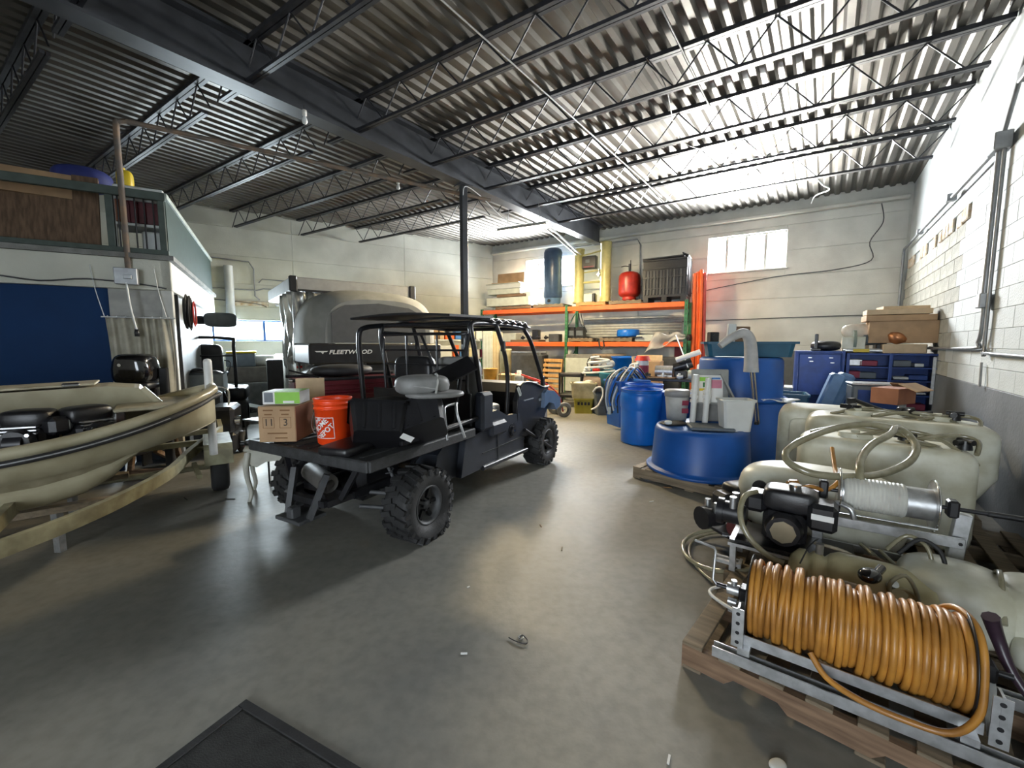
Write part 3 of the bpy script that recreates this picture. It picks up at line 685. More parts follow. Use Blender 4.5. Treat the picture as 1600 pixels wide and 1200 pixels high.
small_engine(3.52, -.34, .78, 2, 'black engine with silver muffler nearest the bow of the boat')
m4 = Matrix.Translation((bow.x - ax.x * BL, bow.y - ax.y * BL, 0)) @ Matrix.Rotation(BA, 4, 'Z')
one('red_pump', MB().cyl((3.8, -.34, .88), (3.8, -.24, .88), .07).box((3.8, -.29, .80), (.12, .12, .1), b=.02).cyl((3.8, -.32, .95), (3.86, -.32, 1.0), .02), red_m, 'small red pump at the end of the engines in the boat', 'pump', (m4.translation.x, m4.translation.y, 0), BA)
sw = m4 @ Vector((2.6, -.12, 1.14))
t3 = thing('steering_wheel', 'black steering wheel standing in the boat over the engines', 'steering wheel', tuple(sw), BA)
obj('rim', MB().tube([(.2 * math.cos(a), 0, .2 * math.sin(a)) for a in [k * PI / 8 for k in range(16)]], .016, n=7, sub=1, closed=True), black_pl, t3)
for a in (.5, 2.6, 4.7): obj('spoke', MB().bar((0, .01, 0), (.19 * math.cos(a), 0, .19 * math.sin(a)), .03, .012), black_pl, t3)
obj('shaft', MB().cyl((0, 0, 0), (0, .25, -.3), .02), black_met, t3)
# outboard on a stand behind the boat
oc = at(213, 576, 4.95)
t = thing('outboard_motor', 'glossy black outboard motor cowl standing behind the boat before the curtain', 'outboard motor', (oc.x, oc.y, 0), .2)
gl = mat('gloss_black_cowl', (.006, .006, .007), .12, coat=.6)
obj('cowl', MB().sup((0, 0, oc.z), (.40, .36, .36), .45, .55, nu=28, nv=16, fn=lambda p: Vector((p.x * (1 - .18 * max(0, p.z / .18)), p.y, p.z))), gl, t)
obj('cowl_base', MB().sup((0, 0, oc.z - .20), (.38, .34, .09), .4), black_pl, t)
obj('badge', MB().cyl((-.06, -.17, oc.z + .05), (-.06, -.185, oc.z + .05), .018), chrome, t)
obj('midsection', MB().box((0, .02, oc.z - .55), (.14, .2, .7), b=.03), black_pl, t)
obj('gearcase', MB().sup((0, 0, .38), (.12, .5, .12), .8).box((0, .05, .27), (.02, .16, .2)), black_pl, t)
obj('bracket', MB().box((0, .16, oc.z - .4), (.24, .08, .3), b=.02), black_met, t)
obj('stand', MB().bar((-.3, .22, 0), (-.12, .22, oc.z - .35), .05).bar((.3, .22, 0), (.12, .22, oc.z - .35), .05).bar((-.3, .22, .04), (.3, .22, .04), .05).bar((-.22, .22, .5), (.22, .22, .5), .05).bar((0, .22, .3), (0, .7, .03), .05), wood_red, t)
one('black_post', MB().box((0, 0, .68), (.09, .06, 1.36), b=.01), black_pl, 'black upright plank right of the outboard cowl', 'post', (oc.x + .22, oc.y + .12, 0), .2)
# trailer
A3 = lambda px, py, z: tuple(fl(px, py, z))
t = thing('boat_trailer', 'cream painted boat trailer with square fender and white guide post', 'trailer', (-3.6, 3.9, 0))
def TL(p): return (p[0] + 3.6, p[1] - 3.9, p[2])
rail_pts = [A3(345, 672, .50), A3(300, 706, .50), A3(270, 735, .47), A3(225, 762, .46), A3(170, 790, .46), A3(100, 820, .46), A3(40, 843, .46), A3(-60, 880, .46)]
def beam(pts, w_, h_):
    P = catmull([Vector(TL(p)) for p in pts], 3); rings = []
    for i, p in enumerate(P):
        d = (P[min(i + 1, len(P) - 1)] - P[max(i - 1, 0)]); d.z = 0; d.normalize(); s_ = Vector((-d.y, d.x, 0))
        rings.append([p + s_ * w_ / 2 - Vector((0, 0, h_ / 2)), p - s_ * w_ / 2 - Vector((0, 0, h_ / 2)), p - s_ * w_ / 2 + Vector((0, 0, h_ / 2)), p + s_ * w_ / 2 + Vector((0, 0, h_ / 2))])
    return MB().loft(rings, smooth=False)
obj('frame_rail', beam(rail_pts, .05, .10), yellow_steel, t, label='curved cream side rail')
ra = Vector(A3(345, 672, .5)); wdir = Vector((-.60, .80, 0)); wl_ = Vector((-.80, -.60, 0))
obj('frame_rail', beam([tuple(ra), tuple(ra + wdir * 1.2)], .05, .10), yellow_steel, t)
obj('frame_rail', beam([tuple(ra + wdir * 1.2 + wl_ * 1.5), tuple(ra + wl_ * 1.5), tuple(ra + wl_ * 1.35 - wdir * .9), A3(-60, 872, .46)], .05, .10), yellow_steel, t)
for k in (0, .9, -.7):
    a = ra + wdir * k; obj('cross_member', MB().bar(TL(a), TL(a + wl_ * (1.5 if k >= 0 else 1.1)), .06, .06), yellow_steel, t)
wc = Vector((-3.30, 4.58, .29))
def trailer_wheel(c_):
    R = Matrix.Translation(TL(c_)) @ frame(wl_)
    o = obj('tire', MB().lathe([(.15, -.075), (.24, -.085), (.275, -.07), (.285, -.03), (.285, .03), (.275, .07), (.24, .085), (.15, .075)], 24, R), black_rub, t)
    obj('rim', MB().lathe([(.0, -.03), (.09, -.03), (.12, -.05), (.155, -.07), (.155, .07), (.12, .05), (0, .03)], 18, R), galv, o)
trailer_wheel(wc); trailer_wheel(wc + wl_ * 1.75)
obj('axle', MB().cyl(TL(wc + wl_ * .05), TL(wc + wl_ * 1.7), .03), yellow_steel, t)
# fender: box shaped, over the wheel
for sgn, cc in ((1, wc), (1, wc + wl_ * 1.75)):
    F = Matrix.Translation(TL(cc)) @ Matrix.Rotation(math.atan2(wdir.y, wdir.x), 4, 'Z')
    m = MB().ext([(-.40, .10), (-.38, .26), (-.33, .31), (.33, .31), (.38, .26), (.40, .10), (.385, .10), (.365, .25), (.32, .297), (-.32, .297), (-.365, .25), (-.385, .10)], -.12, .12, 'Y', F)
    m.ext([(-.40, .10), (-.38, .26), (-.33, .31), (.33, .31), (.38, .26), (.40, .10), (.30, .05), (-.30, .05)], .115, .13, 'Y', F)
    obj('fender', m, yellow_steel, t)
obj('fender_bracket', MB().bar(TL(A3(300, 700, .52)), TL(A3(342, 700, .52)), .03, .02), yellow_steel, t); obj('fender_bracket', MB().bar(TL(A3(303, 725, .42)), TL(A3(312, 745, .36)), .04), yellow_steel, t)
gp = at(332, 680, 4.25)
obj('guide_post', MB().cyl(TL((gp.x, gp.y, .5)), TL((gp.x, gp.y, 1.47)), .038, n=14).lathe([(0, 1.50), (.03, 1.49), (.038, 1.47)], 14, Matrix.Translation(TL((gp.x, gp.y, 0)))), pvc, t, label='white plastic guide post')
obj('post_bracket', MB().bar(TL((gp.x, gp.y, .5)), TL((gp.x - .12, gp.y + .1, .5)), .05), galv, t)
for (xx, yy) in ((.9, -.5), (.9, .5), (2.9, -.5), (2.9, .5)):
    p = m4 @ Vector((xx, yy * .8, .36)); q_ = m4 @ Vector((xx + .8, yy * .8, .36))
    obj('bunk', MB().bar(TL((p.x, p.y, .35)), TL((q_.x, q_.y, .35)), .09, .05), wood_pal, t)
    obj('bunk_leg', MB().bar(TL(((p.x + q_.x) / 2, (p.y + q_.y) / 2, 0)), TL(((p.x + q_.x) / 2, (p.y + q_.y) / 2, .34)), .05), galv, t)
# ================================================================ zero-turn mower, seen from behind
mo = at(330, 640, 8.2)
t = thing('zero_turn_mower', 'black ride-on mower with roll bar and high seat under the loft edge', 'mower', (mo.x, mo.y, 0), math.radians(28))
def tirem(m, c_, R, w_, axis=(1, 0, 0), n=24):
    M = Matrix.Translation(c_) @ frame(Vector(axis))
    return m.lathe([(R * .55, -w_ / 2), (R * .88, -w_ / 2), (R, -w_ * .36), (R, w_ * .36), (R * .88, w_ / 2), (R * .55, w_ / 2)], n, M)
for x in (-.52, .52):
    o = obj('rear_tire', tirem(MB(), (x, -.3, .31), .31, .26), black_rub, t)
    obj('rim', MB().cyl((x - .1, -.3, .31), (x + .1, -.3, .31), .17), galv, o)
    obj('front_caster', tirem(MB(), (x * .8, 1.25, .14), .14, .1), black_rub, t)
obj('body', MB().box((0, .1, .62), (.75, 1.1, .35), b=.06).box((0, .55, .38), (.6, 1.2, .12), b=.03), black_met, t)
for x in (-.5, .5): obj('fender', MB().sup((x, -.1, .68), (.32, .9, .26), .4), black_pl, t)
obj('engine', MB().box((0, -.75, .62), (.5, .45, .4), b=.05).cyl((0, -.75, .8), (0, -.75, .95), .2), black_met, t)
obj('engine_guard', MB().tube([(-.35, -.95, .5), (-.35, -1.05, .8), (.35, -1.05, .8), (.35, -.95, .5)], .02, sub=2), black_met, t)
obj('seat', MB().sup((0, .12, .92), (.56, .5, .18), .35).sup((0, -.16, 1.28), (.56, .2, .72), .35), black_pl, t)
obj('roll_bar', MB().tube([(-.48, -.35, .7), (-.48, -.42, 1.6), (-.42, -.42, 1.75), (.42, -.42, 1.75), (.48, -.42, 1.6), (.48, -.35, .7)], .03, n=8, sub=3), black_met, t)
obj('roll_bar_brace', MB().cyl((-.48, -.42, 1.42), (.48, -.42, 1.42), .015), black_met, t)
for x in (-.2, .2): obj('lever', MB().tube([(x, .45, .85), (x * 1.6, .5, 1.25), (x * .6, .5, 1.3)], .014), black_met, t)
obj('mower_deck', MB().box((0, .65, .22), (1.3, .7, .15), b=.05), black_met, t)
obj('discharge_chute', MB().box((.75, .6, .26), (.35, .5, .03), rot=(0, .3, 0)), white_pl, t)
q = at(345, 500, 7.9); one('seat_cushion', MB().sup((0, 0, 0), (.52, .3, .27), .5, .6), slate, 'thick grey cushion perched on the mower roll bar', 'cushion', q, .5)
q = at(306, 500, 7.9); one('dark_bag', MB().sup((0, 0, 0), (.4, .26, .16), .6, .7), black_pl, 'flat dark bag on the mower roll bar left of the cushion', 'bag', q, .5)
q = at(322, 600, 6.9)
t = thing('storage_tote', 'translucent grey tote full of parts behind the boat bow', 'container', (q.x, q.y, q.z - .12), .45)
m = MB().box((0, 0, .012), (.48, .34, .02))
for sx, sy, dx, dy in ((0, -1, .54, .012), (0, 1, .54, .012), (-1, 0, .012, .38), (1, 0, .012, .38)): m.box((sx * .265, sy * .19, .15), (dx, dy, .30))
obj('tub', m, mat('grey_tote', (.25, .29, .31), .4), t); obj('rim', MB().tube([(-.28, -.2, .3), (.28, -.2, .3), (.28, .2, .3), (-.28, .2, .3)], .015, sub=1, closed=True), slate, t)
obj('contents', MB().sup((0, 0, .27), (.5, .34, .16), .8).sup((-.1, 0, .33), (.2, .2, .12), .9), black_pl, t, kind='stuff')
one('equipment_stand', MB().box((0, 0, .3), (.5, .4, .6), b=.03).box((0, 0, (q.z - .12) / 2 + .1), (.4, .3, q.z - .34), b=.02), dark_grey, 'dark metal stand carrying the grey tote behind the boat', 'stand', (q.x, q.y, 0), .45)
q = at(352, 655, 6.3)
t = thing('floor_buffer', 'black wheeled machine with chrome parts beside the guide post', 'machine', (q.x, q.y, 0), .4)
obj('body', MB().box((0, 0, .42), (.34, .6, .6), b=.05).box((0, -.15, .2), (.4, .5, .3), b=.04), black_met, t)
obj('wheel', tirem(MB(), (.22, -.1, .16), .16, .1), black_rub, t); obj('wheel', tirem(MB(), (-.22, -.1, .16), .16, .1), black_rub, t)
obj('handle', MB().tube([(.12, -.3, .75), (.12, -.36, 1.0), (-.12, -.36, 1.0), (-.12, -.3, .75)], .014), chrome, t); obj('gear', MB().cyl((.17, -.2, .5), (.24, -.2, .5), .07), chrome, t)
# goods along the left wall
def gbox(px, py, Y, d, mt, lab, nm='crate', cat='box', rz=.55, z0=None, bev=.02):
    p = at(px, py, Y); z = p.z if z0 is None else z0
    return one(nm, MB().box((0, 0, d[2] / 2), d, b=bev), mt, lab, cat, (p.x, p.y, max(0, z)), rz)
gbox(402, 600, 10.2, (1.7, .6, .72), grey_blk, 'long low grey block base below the left wall window', 'block_base', 'base', z0=0)
gbox(412, 585, 10.35, (1.5, .5, .38), mat('dusty_timber', (.16, .14, .12), .8), 'dusty dark timber stack on the grey base', 'timber_stack', 'timber', z0=.72)
gbox(377, 565, 10.1, (.6, .45, .32), slate, 'dark grey bin with a yellow lid under the left window', 'storage_bin', 'bin', z0=1.1)
gbox(377, 547, 10.1, (.62, .47, .05), yellow_pl, 'yellow lid on the dark grey bin under the left window', 'bin_lid', 'lid', z0=1.42)
q = at(413, 560, 10.45); one('sack', MB().sup((0, 0, .13), (.62, .4, .27), .6, .6), mat('grey_sack', (.38, .38, .36), .8), 'pale lumpy sack right of the yellow-lidded bin', 'sack', (q.x, q.y, 1.1), .55)
gbox(440, 568, 10.8, (.4, .35, .26), white_pl, 'small white box at the right end of the timber stack', 'small_box', 'box', z0=1.1)
gbox(430, 590, 8.9, (.3, .35, 1.32), black_pl, 'tall black bin beside the camper corner', 'tall_bin', 'bin', z0=0)

# ================================================================ pop-up camper: local x along its end (to the right), y away from the viewer
CA = Vector((-4.17, 8.05)); CG = math.atan2(.61, .79)
t = thing('popup_camper', 'grey pop-up camper with raised roof and rounded tent bunk facing the shop', 'camper', (CA.x, CA.y, 0), CG)
obj('roof', MB().box((1.2, 1.35, 2.78), (2.5, 2.8, .28), b=.03), camper_shell, t)
obj('roof_trim', MB().box((1.2, -.055, 2.665), (2.5, .03, .045)), black_pl, t)
for x in (0, 2.4): obj('roof_corner', MB().box((x, -.04, 2.78), (.14, .1, .30), b=.02), black_pl, t)
obj('roof_vent', MB().box((.9, 1.2, 2.95), (.5, .5, .07), b=.02), card_l, t)
obj('body_shell', MB().box((1.2, 1.4, 1.0), (2.4, 2.8, .80), b=.05), camper_cream, t)
obj('chassis', MB().box((1.2, 1.4, .52), (2.2, 2.7, .18)), black_met, t)
for x in (.12, 2.28): obj('wheel', tirem(MB(), (x, 1.5, .33), .33, .2), black_rub, t)
for x in (.2, 2.2): obj('jack_leg', MB().box((x, .2, .25), (.07, .07, .5)), galv, t)
# wrapped clear vinyl curtains at the corner
def vin(u, v):
    a = u * 2.0; x = -.02 + (0 if a < 1 else (a - 1) * .75); y = (.95 - a * .95) if a < 1 else -.02
    w_ = .05 * math.sin(a * 17 + v * 3) + .035 * math.sin(a * 31 - v * 5); return (x - (w_ if a < 1 else 0), y - (0 if a < 1 else w_), 2.64 - v * (1.45 + .25 * math.sin(a * 6)))
obj('vinyl_curtain', MB().sheet(vin, 60, 18, .006), silver_sheet, t, label='wrinkled clear vinyl curtain')
for p in ((0, .95), (0, 0), (2.4, 0)): obj('lift_post', MB().box((p[0], p[1], 1.95), (.04, .04, 1.4)), galv, t)
# bunk tent
def dome(y, sx=1.0):
    P = []
    for i in range(25):
        a = PI * i / 24; cx = -math.cos(a); zz = math.sin(a)
        P.append((1.25 + 1.28 * sx * math.copysign(abs(cx) ** .62, cx), y, 1.66 + 1.02 * sx * abs(zz) ** .62))
    return P
m = MB().loft([dome(y, s_) for y, s_ in ((-.02, 1), (-.35, 1), (-.7, .985), (-1.0, .93), (-1.14, .84), (-1.2, .78))], closed=False, cap=False); m.put(dome(-1.2, .78), [tuple(range(25))])
obj('bunk_tent', m, grey_tent, t, label='grey canvas bunk tent')
P = [(x_, z_) for x_, _, z_ in dome(0, .78)]
Wd = [(.36, 1.68), (.36, 2.18), (.6, 2.33), (1.2, 2.39), (1.8, 2.33), (2.12, 2.18), (2.15, 1.68)]
obj('tent_window', MB().ext([(x_ , z_) for x_, z_ in Wd], -1.22, -1.205, 'Y'), grey_tent2, t, label='dark mesh window of the tent')
obj('bunk_board', MB().box((1.22, -.62, 1.47), (2.5, 1.26, .36), b=.03), black_pl, t, label='black bunk base bearing the maker lettering')
lettering('lettering', 'FLEETWOOD', .10, paper, t, (.66, -1.256, 1.50), (PI / 2, 0, 0), .001, sx=1.25, shear=.25, bold=.002)
obj('emblem', MB().ext([(.06, 1.525), (.28, 1.525), (.25, 1.505), (.21, 1.505), (.19, 1.47), (.16, 1.505), (.09, 1.505)], -1.256, -1.252, 'Y'), paper, t)
obj('latch', MB().box((.85, -1.24, 1.27), (.16, .04, .07), b=.01), black_pl, t)
obj('bunk_strut', MB().cyl((.45, -1.1, 1.3), (.6, -.05, .7), .012).cyl((1.9, -1.1, 1.3), (1.8, -.05, .7), .012), black_met, t)
obj('front_box', MB().box((1.1, -.35, .92), (2.1, .62, .62), b=.12), camper_shell, t)
obj('tail_lamp', MB().box((.05, -.012, 1.2), (.1, .03, .05), b=.01), red_m, t)
# ================================================================ utility vehicle: local x forward, y to its left
UH = math.atan2(.879, .477); UO = Vector((-1.405, 3.744)); UF = Vector((.477, .879)); ULf = Vector((-.879, .477))
t = thing('utility_vehicle', 'black side-by-side utility vehicle with roll cage, canopy and rear flatbed', 'utility vehicle', (UO.x, UO.y, 0), UH)
UT = Matrix.Translation((UO.x, UO.y, 0)) @ Matrix.Rotation(UH, 4, 'Z')
def UW(x, y, z): return tuple(UT @ Vector((x, y, z)))
def utv_wheel(x, y, R, flat=0):
    w_ = .25; s_ = 1 if y > 0 else -1
    cz = R - flat
    prof = [(R * .52, -.11), (R * .60, -.125), (R * .80, -.135), (R * .93, -.125), (R * .965, -.08), (R * .97, 0), (R * .965, .08), (R * .93, .125), (R * .80, .135), (R * .60, .125), (R * .52, .11)]
    M = Matrix.Translation((x, y, cz)) @ Matrix.Rotation(PI / 2, 4, 'X')
    m = MB().lathe(prof, 32, M)
    nl = 20
    for i in range(nl):
        for k, (yy, tw) in enumerate(((-.075, .3), (.075, -.3), (0, 0))):
            a = 2 * PI * (i + (.5 if k == 1 else .25 if k == 2 else 0)) / nl
            L = M @ Matrix.Rotation(a, 4, 'Z') @ Matrix.Translation((R * .975, 0, yy)) @ Matrix.Rotation(tw, 4, 'X')
            m.box((0, 0, 0), (R * .085, R * .13, .10 if k < 2 else .05), T=L)
        a = 2 * PI * i / nl
        for yy in (-.13, .13):
            L = M @ Matrix.Rotation(a, 4, 'Z') @ Matrix.Translation((R * .9, 0, yy)); m.box((0, 0, 0), (R * .15, R * .11, .02), T=L)
    if flat:
        m.v = [(a, b * 1 + (0 if c_ > .09 else (b - y) * .25), max(c_, .004 + .0 * c_)) for a, b, c_ in m.v]
    else: m.v = [(a, b, max(c_, .002)) for a, b, c_ in m.v]
    o = obj('tire', m, black_rub, t)
    out = 1 if s_ > 0 else -1
    T2 = Matrix.Translation((x, y + .0 * out, cz)) @ Matrix.Rotation(-PI / 2 * out, 4, 'X')
    obj('rim', MB().lathe([(R * .54, -.11), (R * .54, .115), (R * .50, .12), (R * .46, .09), (R * .40, .04), (R * .16, .05), (R * .13, .085), (0, .085)], 24, T2), dark_grey, o)
    sp = MB()
    for i in range(6):
        a = i * PI / 3; L = T2 @ Matrix.Rotation(a, 4, 'Z'); sp.box((R * .33, 0, .055), (R * .32, R * .10, .03), T=L)
        sp.cyl(L @ Vector((R * .15, 0, .05)), L @ Vector((R * .15, 0, .095)), .009, n=6)
    obj('spokes', sp, black_met, o)
utv_wheel(.04, -.67, .315, .025); utv_wheel(0, .72, .325); utv_wheel(2.52, -.68, .32); utv_wheel(2.52, .68, .32)
def tb(pts, r=.026, sub=4, nm='cage_tube', mt=black_met, n=8): return obj(nm, MB().tube(pts, r, n=n, sub=sub), mt, t)
# chassis, suspension
obj('chassis', MB().bar((-.35, -.3, .42), (2.9, -.3, .42), .06).bar((-.35, .3, .42), (2.9, .3, .42), .06).bar((-.35, -.3, .42), (-.35, .3, .42), .06).box((1.3, 0, .40), (1.9, .7, .08), b=.01).bar((-.55, -.25, .40), (-.55, .25, .40), .05).bar((-.55, -.25, .4), (-.35, -.3, .42), .05).bar((-.55, .25, .4), (-.35, .3, .42), .05), black_met, t)
obj('gearbox', MB().box((.1, 0, .42), (.5, .38, .34), b=.06).cyl((-.15, 0, .4), (-.3, 0, .4), .13), black_met, t)
for s_ in (-1, 1):
    for z in (.27, .40): obj('suspension_arm', MB().tube([(-.22, s_ * .24, z), (0, s_ * .58, z - .02), (.24, s_ * .24, z)], .018, sub=2), dark_grey, t)
    q = MB().cyl((.02, s_ * .5, .32), (-.05, s_ * .30, .76), .016)
    for i in range(34):
        a = i * .9; b = (i + 1) * .9; f = lambda k, a_: (Vector((.02, s_ * .5, .36)).lerp(Vector((-.05, s_ * .30, .70)), k / 34) + Vector((math.cos(a_), math.sin(a_), 0)) * .042)
        q.cyl(f(i, a), f(i + 1, b), .0075, n=5, cap=False)
    obj('spring', q, dark_grey, t); obj('suspension_arm', MB().bar((2.52, s_ * .25, .32), (2.52, s_ * .6, .3), .05), dark_grey, t)
    obj('axle_shaft', MB().cyl((.0, s_ * .2, .38), (0, s_ * .6, .33), .022), dark_grey, t)
obj('hitch', MB().box((-.60, 0, .28), (.24, .30, .03), b=.005).box((-.66, 0, .33), (.08, .08, .09), b=.01).bar((-.5, -.2, .62), (-.62, -.13, .28), .045).bar((-.5, .2, .62), (-.62, .13, .28), .045), dark_grey, t)
obj('exhaust', MB().cyl((-.45, -.15, .52), (-.30, .28, .52), .08).cyl((-.5, -.17, .5), (-.42, -.15, .52), .03), mat('worn_muffler', (.20, .19, .18), .5, .6), t, label='dull metal muffler')
for s_ in (-1, 1): obj('bed_strut', MB().bar((-.45, s_ * .3, .42), (-.4, s_ * .5, .76), .04), black_met, t); obj('bed_strut', MB().bar((.35, s_ * .3, .45), (.3, s_ * .5, .76), .04), black_met, t)
# flatbed
obj('bed', MB().box((.13, 0, .785), (1.35, 1.46, .04), b=.008).box((.13, -.72, .765), (1.37, .05, .09), b=.01).box((.13, .72, .765), (1.37, .05, .09), b=.01).box((-.55, 0, .765), (.05, 1.46, .09), b=.01), utv_bed, t)
for y in [-.6 + i * .15 for i in range(9)]: obj('bed_rib', MB().box((.12, y, .808), (1.25, .03, .01)), utv_bed, t)
tb([(.2, -.70, .86), (.95, -.70, .90), (1.05, -.66, .92)], .022, 2, 'bed_rail')
obj('bed_rail', MB().bar((-.2, -.70, .86), (.95, -.70, .89), .035, .05, b=.01), black_met, t)
obj('headboard', MB().box((.84, 0, .98), (.03, 1.36, .34), b=.01), black_pl, t)
# engine cover, seat box, rocker, floor
obj('seat_box', MB().box((1.35, 0, .62), (.62, 1.24, .42), b=.03), utv_body, t)
obj('side_panel', MB().ext([(.62, .34), (.70, .70), (.98, .74), (1.05, .90), (1.32, .92), (1.55, .82), (1.85, .80), (1.95, .60), (1.98, .34)], -.70, -.63, 'Y'), utv_body, t)
obj('side_panel', MB().ext([(.62, .34), (.70, .70), (.98, .74), (1.05, .90), (1.32, .92), (1.55, .82), (1.85, .80), (1.95, .60), (1.98, .34)], .63, .70, 'Y'), utv_body, t)
obj('step_block', MB().box((1.02, -.71, .95), (.22, .12, .40), b=.03).box((1.30, -.70, .72), (.34, .10, .16), b=.03), utv_body, t)
obj('fuel_cap', MB().cyl((1.66, -.70, .62), (1.66, -.73, .62), .055).cyl((1.66, -.69, .62), (1.66, -.705, .62), .09), black_pl, t); obj('fuel_cap_glint', MB().cyl((1.66, -.73, .62), (1.66, -.736, .62), .02), chrome, t)
obj('panel_seam', MB().bar((1.0, -.705, .50), (1.95, -.705, .50), .012, .01).bar((1.32, -.705, .36), (1.32, -.705, .8), .012, .01), black_rub, t)
for s_ in (-1, 1): obj('fender_flare', MB().ext([(.28, .34), (.36, .62), (.55, .76), (.75, .78), (.75, .34)], s_ * .50 - .12, s_ * .50 + .12, 'Y'), utv_body, t)
for y in (-.31, .31):
    obj('seat', MB().sup((1.36, y, .88), (.52, .58, .16), .35).sup((1.13, y, 1.20), (.16, .56, .62), .35), grey_fab if y < 0 else black_pl, t)
obj('floor_pan', MB().box((2.15, 0, .42), (1.0, 1.2, .05)), black_met, t)
obj('dash', MB().ext([(2.15, .85), (2.12, 1.02), (2.28, 1.12), (2.62, 1.12), (2.62, .5), (2.5, .45)], -.6, .6, 'Y'), black_pl, t)
t_sw = obj('steering_wheel', MB().tube([(2.02 + .08 * math.sin(a), .32 + .17 * math.cos(a), 1.08 + .16 * math.sin(a)) for a in [k * PI / 8 for k in range(16)]], .014, n=6, sub=1, closed=True).cyl((2.02, .32, 1.08), (2.2, .32, .98), .02).bar((2.02, .16, 1.08), (2.02, .48, 1.08), .02), black_pl, t)
# doors
dp = [(1.90, .50), (1.80, .72), (1.80, .95), (1.90, 1.14), (2.05, 1.17), (2.30, 1.13), (2.55, 1.06), (2.74, 1.06), (2.76, .80), (2.60, .62), (2.42, .42)]
for s_ in (-1, 1):
    obj('door', MB().ext(dp, s_ * .66 - .03, s_ * .66 + .03, 'Y'), black_pl, t)
tb([(1.80, -.69, .72), (1.80, -.70, .95), (1.90, -.70, 1.14), (2.05, -.70, 1.17), (2.30, -.70, 1.13), (2.55, -.70, 1.06), (2.74, -.70, 1.06)], .012, 3, 'door_edge')
obj('door_latch', MB().tube([(1.79, -.70, 1.12), (1.82, -.72, 1.02), (1.84, -.72, 1.05), (1.80, -.71, 1.13)], .009, sub=2), white_pl, t, label='white door latch strap')
obj('door_badge', MB().box((2.5, -.695, .90), (.14, .008, .035)), galv, t)
obj('door_badge', MB().box((2.12, -.695, .94), (.26, .006, .012)), galv, t)
# hood and fenders
def hood(x, w_, zt, zb): return [(x, -w_, zb), (x, -w_, zt - .10), (x, -w_ * .82, zt - .02), (x, -w_ * .3, zt), (x, w_ * .3, zt), (x, w_ * .82, zt - .02), (x, w_, zt - .10), (x, w_, zb)]
obj('hood', MB().loft([hood(2.60, .60, 1.10, .55), hood(2.8, .60, 1.07, .55), hood(3.0, .56, .98, .55), hood(3.15, .50, .85, .55), hood(3.22, .42, .72, .5)]), utv_hood, t, label='blue-grey hood')
for s_ in (-1, 1):
    obj('front_fender', MB().ext([(2.52, .98), (2.60, 1.02), (2.85, .98), (3.08, .86), (3.10, .74), (2.92, .70), (2.84, .80), (2.66, .84), (2.50, .78)], s_ * .64 - .10, s_ * .64 + .10, 'Y'), utv_hood, t)
    obj('headlight', MB().sup((3.17, s_ * .36, .80), (.08, .2, .1), .5), chrome, t)
obj('bumper', MB().tube([(3.1, -.42, .5), (3.3, -.4, .5), (3.32, -.3, .75), (3.32, .3, .75), (3.3, .4, .5), (3.1, .42, .5)], .024, sub=3).bar((3.2, -.3, .45), (3.2, .3, .45), .1), black_met, t)
tb([(2.28, -.72, .42), (2.40, -.78, .34), (2.75, -.72, .30)], .02, 2, 'nerf_bar'); obj('nerf_bar', MB().cyl((1.95, -.72, .58), (2.60, -.80, .22), .022).cyl((1.0, -.70, .34), (2.0, -.72, .32), .028), black_met, t)
# roll cage
ZT = 1.86
for s_ in (-1, 1):
    y = s_ * .64
    tb([(1.12, y, .88), (1.05, y, 1.2), (.95, y, 1.62), (.92, y * .97, ZT - .06), (1.0, y * .96, ZT), (1.5, y * .95, ZT + .01), (2.05, y * .95, ZT - .01), (2.17, y * .96, ZT - .06), (2.32, y, 1.62), (2.70, y, 1.08)], .028, 3)
    tb([(1.62, y, .80), (1.66, y, 1.15), (1.60, y, 1.5), (1.45, y * .95, ZT)], .026, 3)
    obj('cage_clip', MB().box((1.55, y, 1.62), (.05, .05, .12), b=.01), black_pl, t)
    obj('cage_gusset', MB().box((2.66, y, 1.12), (.06, .05, .16), b=.01), black_met, t)
tb([(.66, .64, .80), (.62, .64, 1.4), (.60, .63, 1.72), (.66, .62, ZT - .04), (.95, .62, ZT)], .028, 4)
tb([(.66, -.58, .80), (.76, -.60, 1.3), (.90, -.62, 1.75)], .020, 2)
for x in (.95, 1.45, 2.1): tb([(x, -.61, ZT - (.02 if x > 2 else 0)), (x, .61, ZT - (.02 if x > 2 else 0))], .024, 1)
# rear screen frame with bars
SX = .93
tb([(SX, .58, 1.05), (SX, .60, 1.70), (SX, .56, 1.75), (SX, -.48, 1.75), (SX, -.55, 1.70), (SX, -.56, 1.18), (SX, -.50, 1.12), (SX, .58, 1.12)], .016, 3, 'screen_frame')
for z in (1.58, 1.42, 1.27): tb([(SX, .58, z), (SX, -.55, z)], .011, 1, 'screen_bar')
for y in (.25, -.18): tb([(SX, y, 1.75), (SX, y, 1.12)], .013, 1, 'screen_bar')
tb([(.95, .62, 1.78), (1.0, .1, 1.75), (1.1, -.1, 1.2)], .016, 1, 'cage_brace')
# canopy roof: rear half raised, front sheet bulged
m = MB().sheet(lambda u, v: (.52 + .78 * u, -.66 + 1.32 * v, 1.915 + .03 * math.sin(PI * v) + .02 * u), 8, 8, .022, False)
obj('canopy', m, black_pl, t, label='flat black canopy')
m = MB().sheet(lambda u, v: (1.22 + 1.0 * u, -.66 + 1.32 * v, 1.90 + .035 * math.sin(PI * v) ** .5 + .014 * math.sin(u * 38) - .05 * max(0, u - .85) / .15), 44, 10, .02, True)
obj('canopy', m, mat('canopy_silvered', (.05, .05, .055), .22, coat=.4), t, label='glossy rippled front canopy')
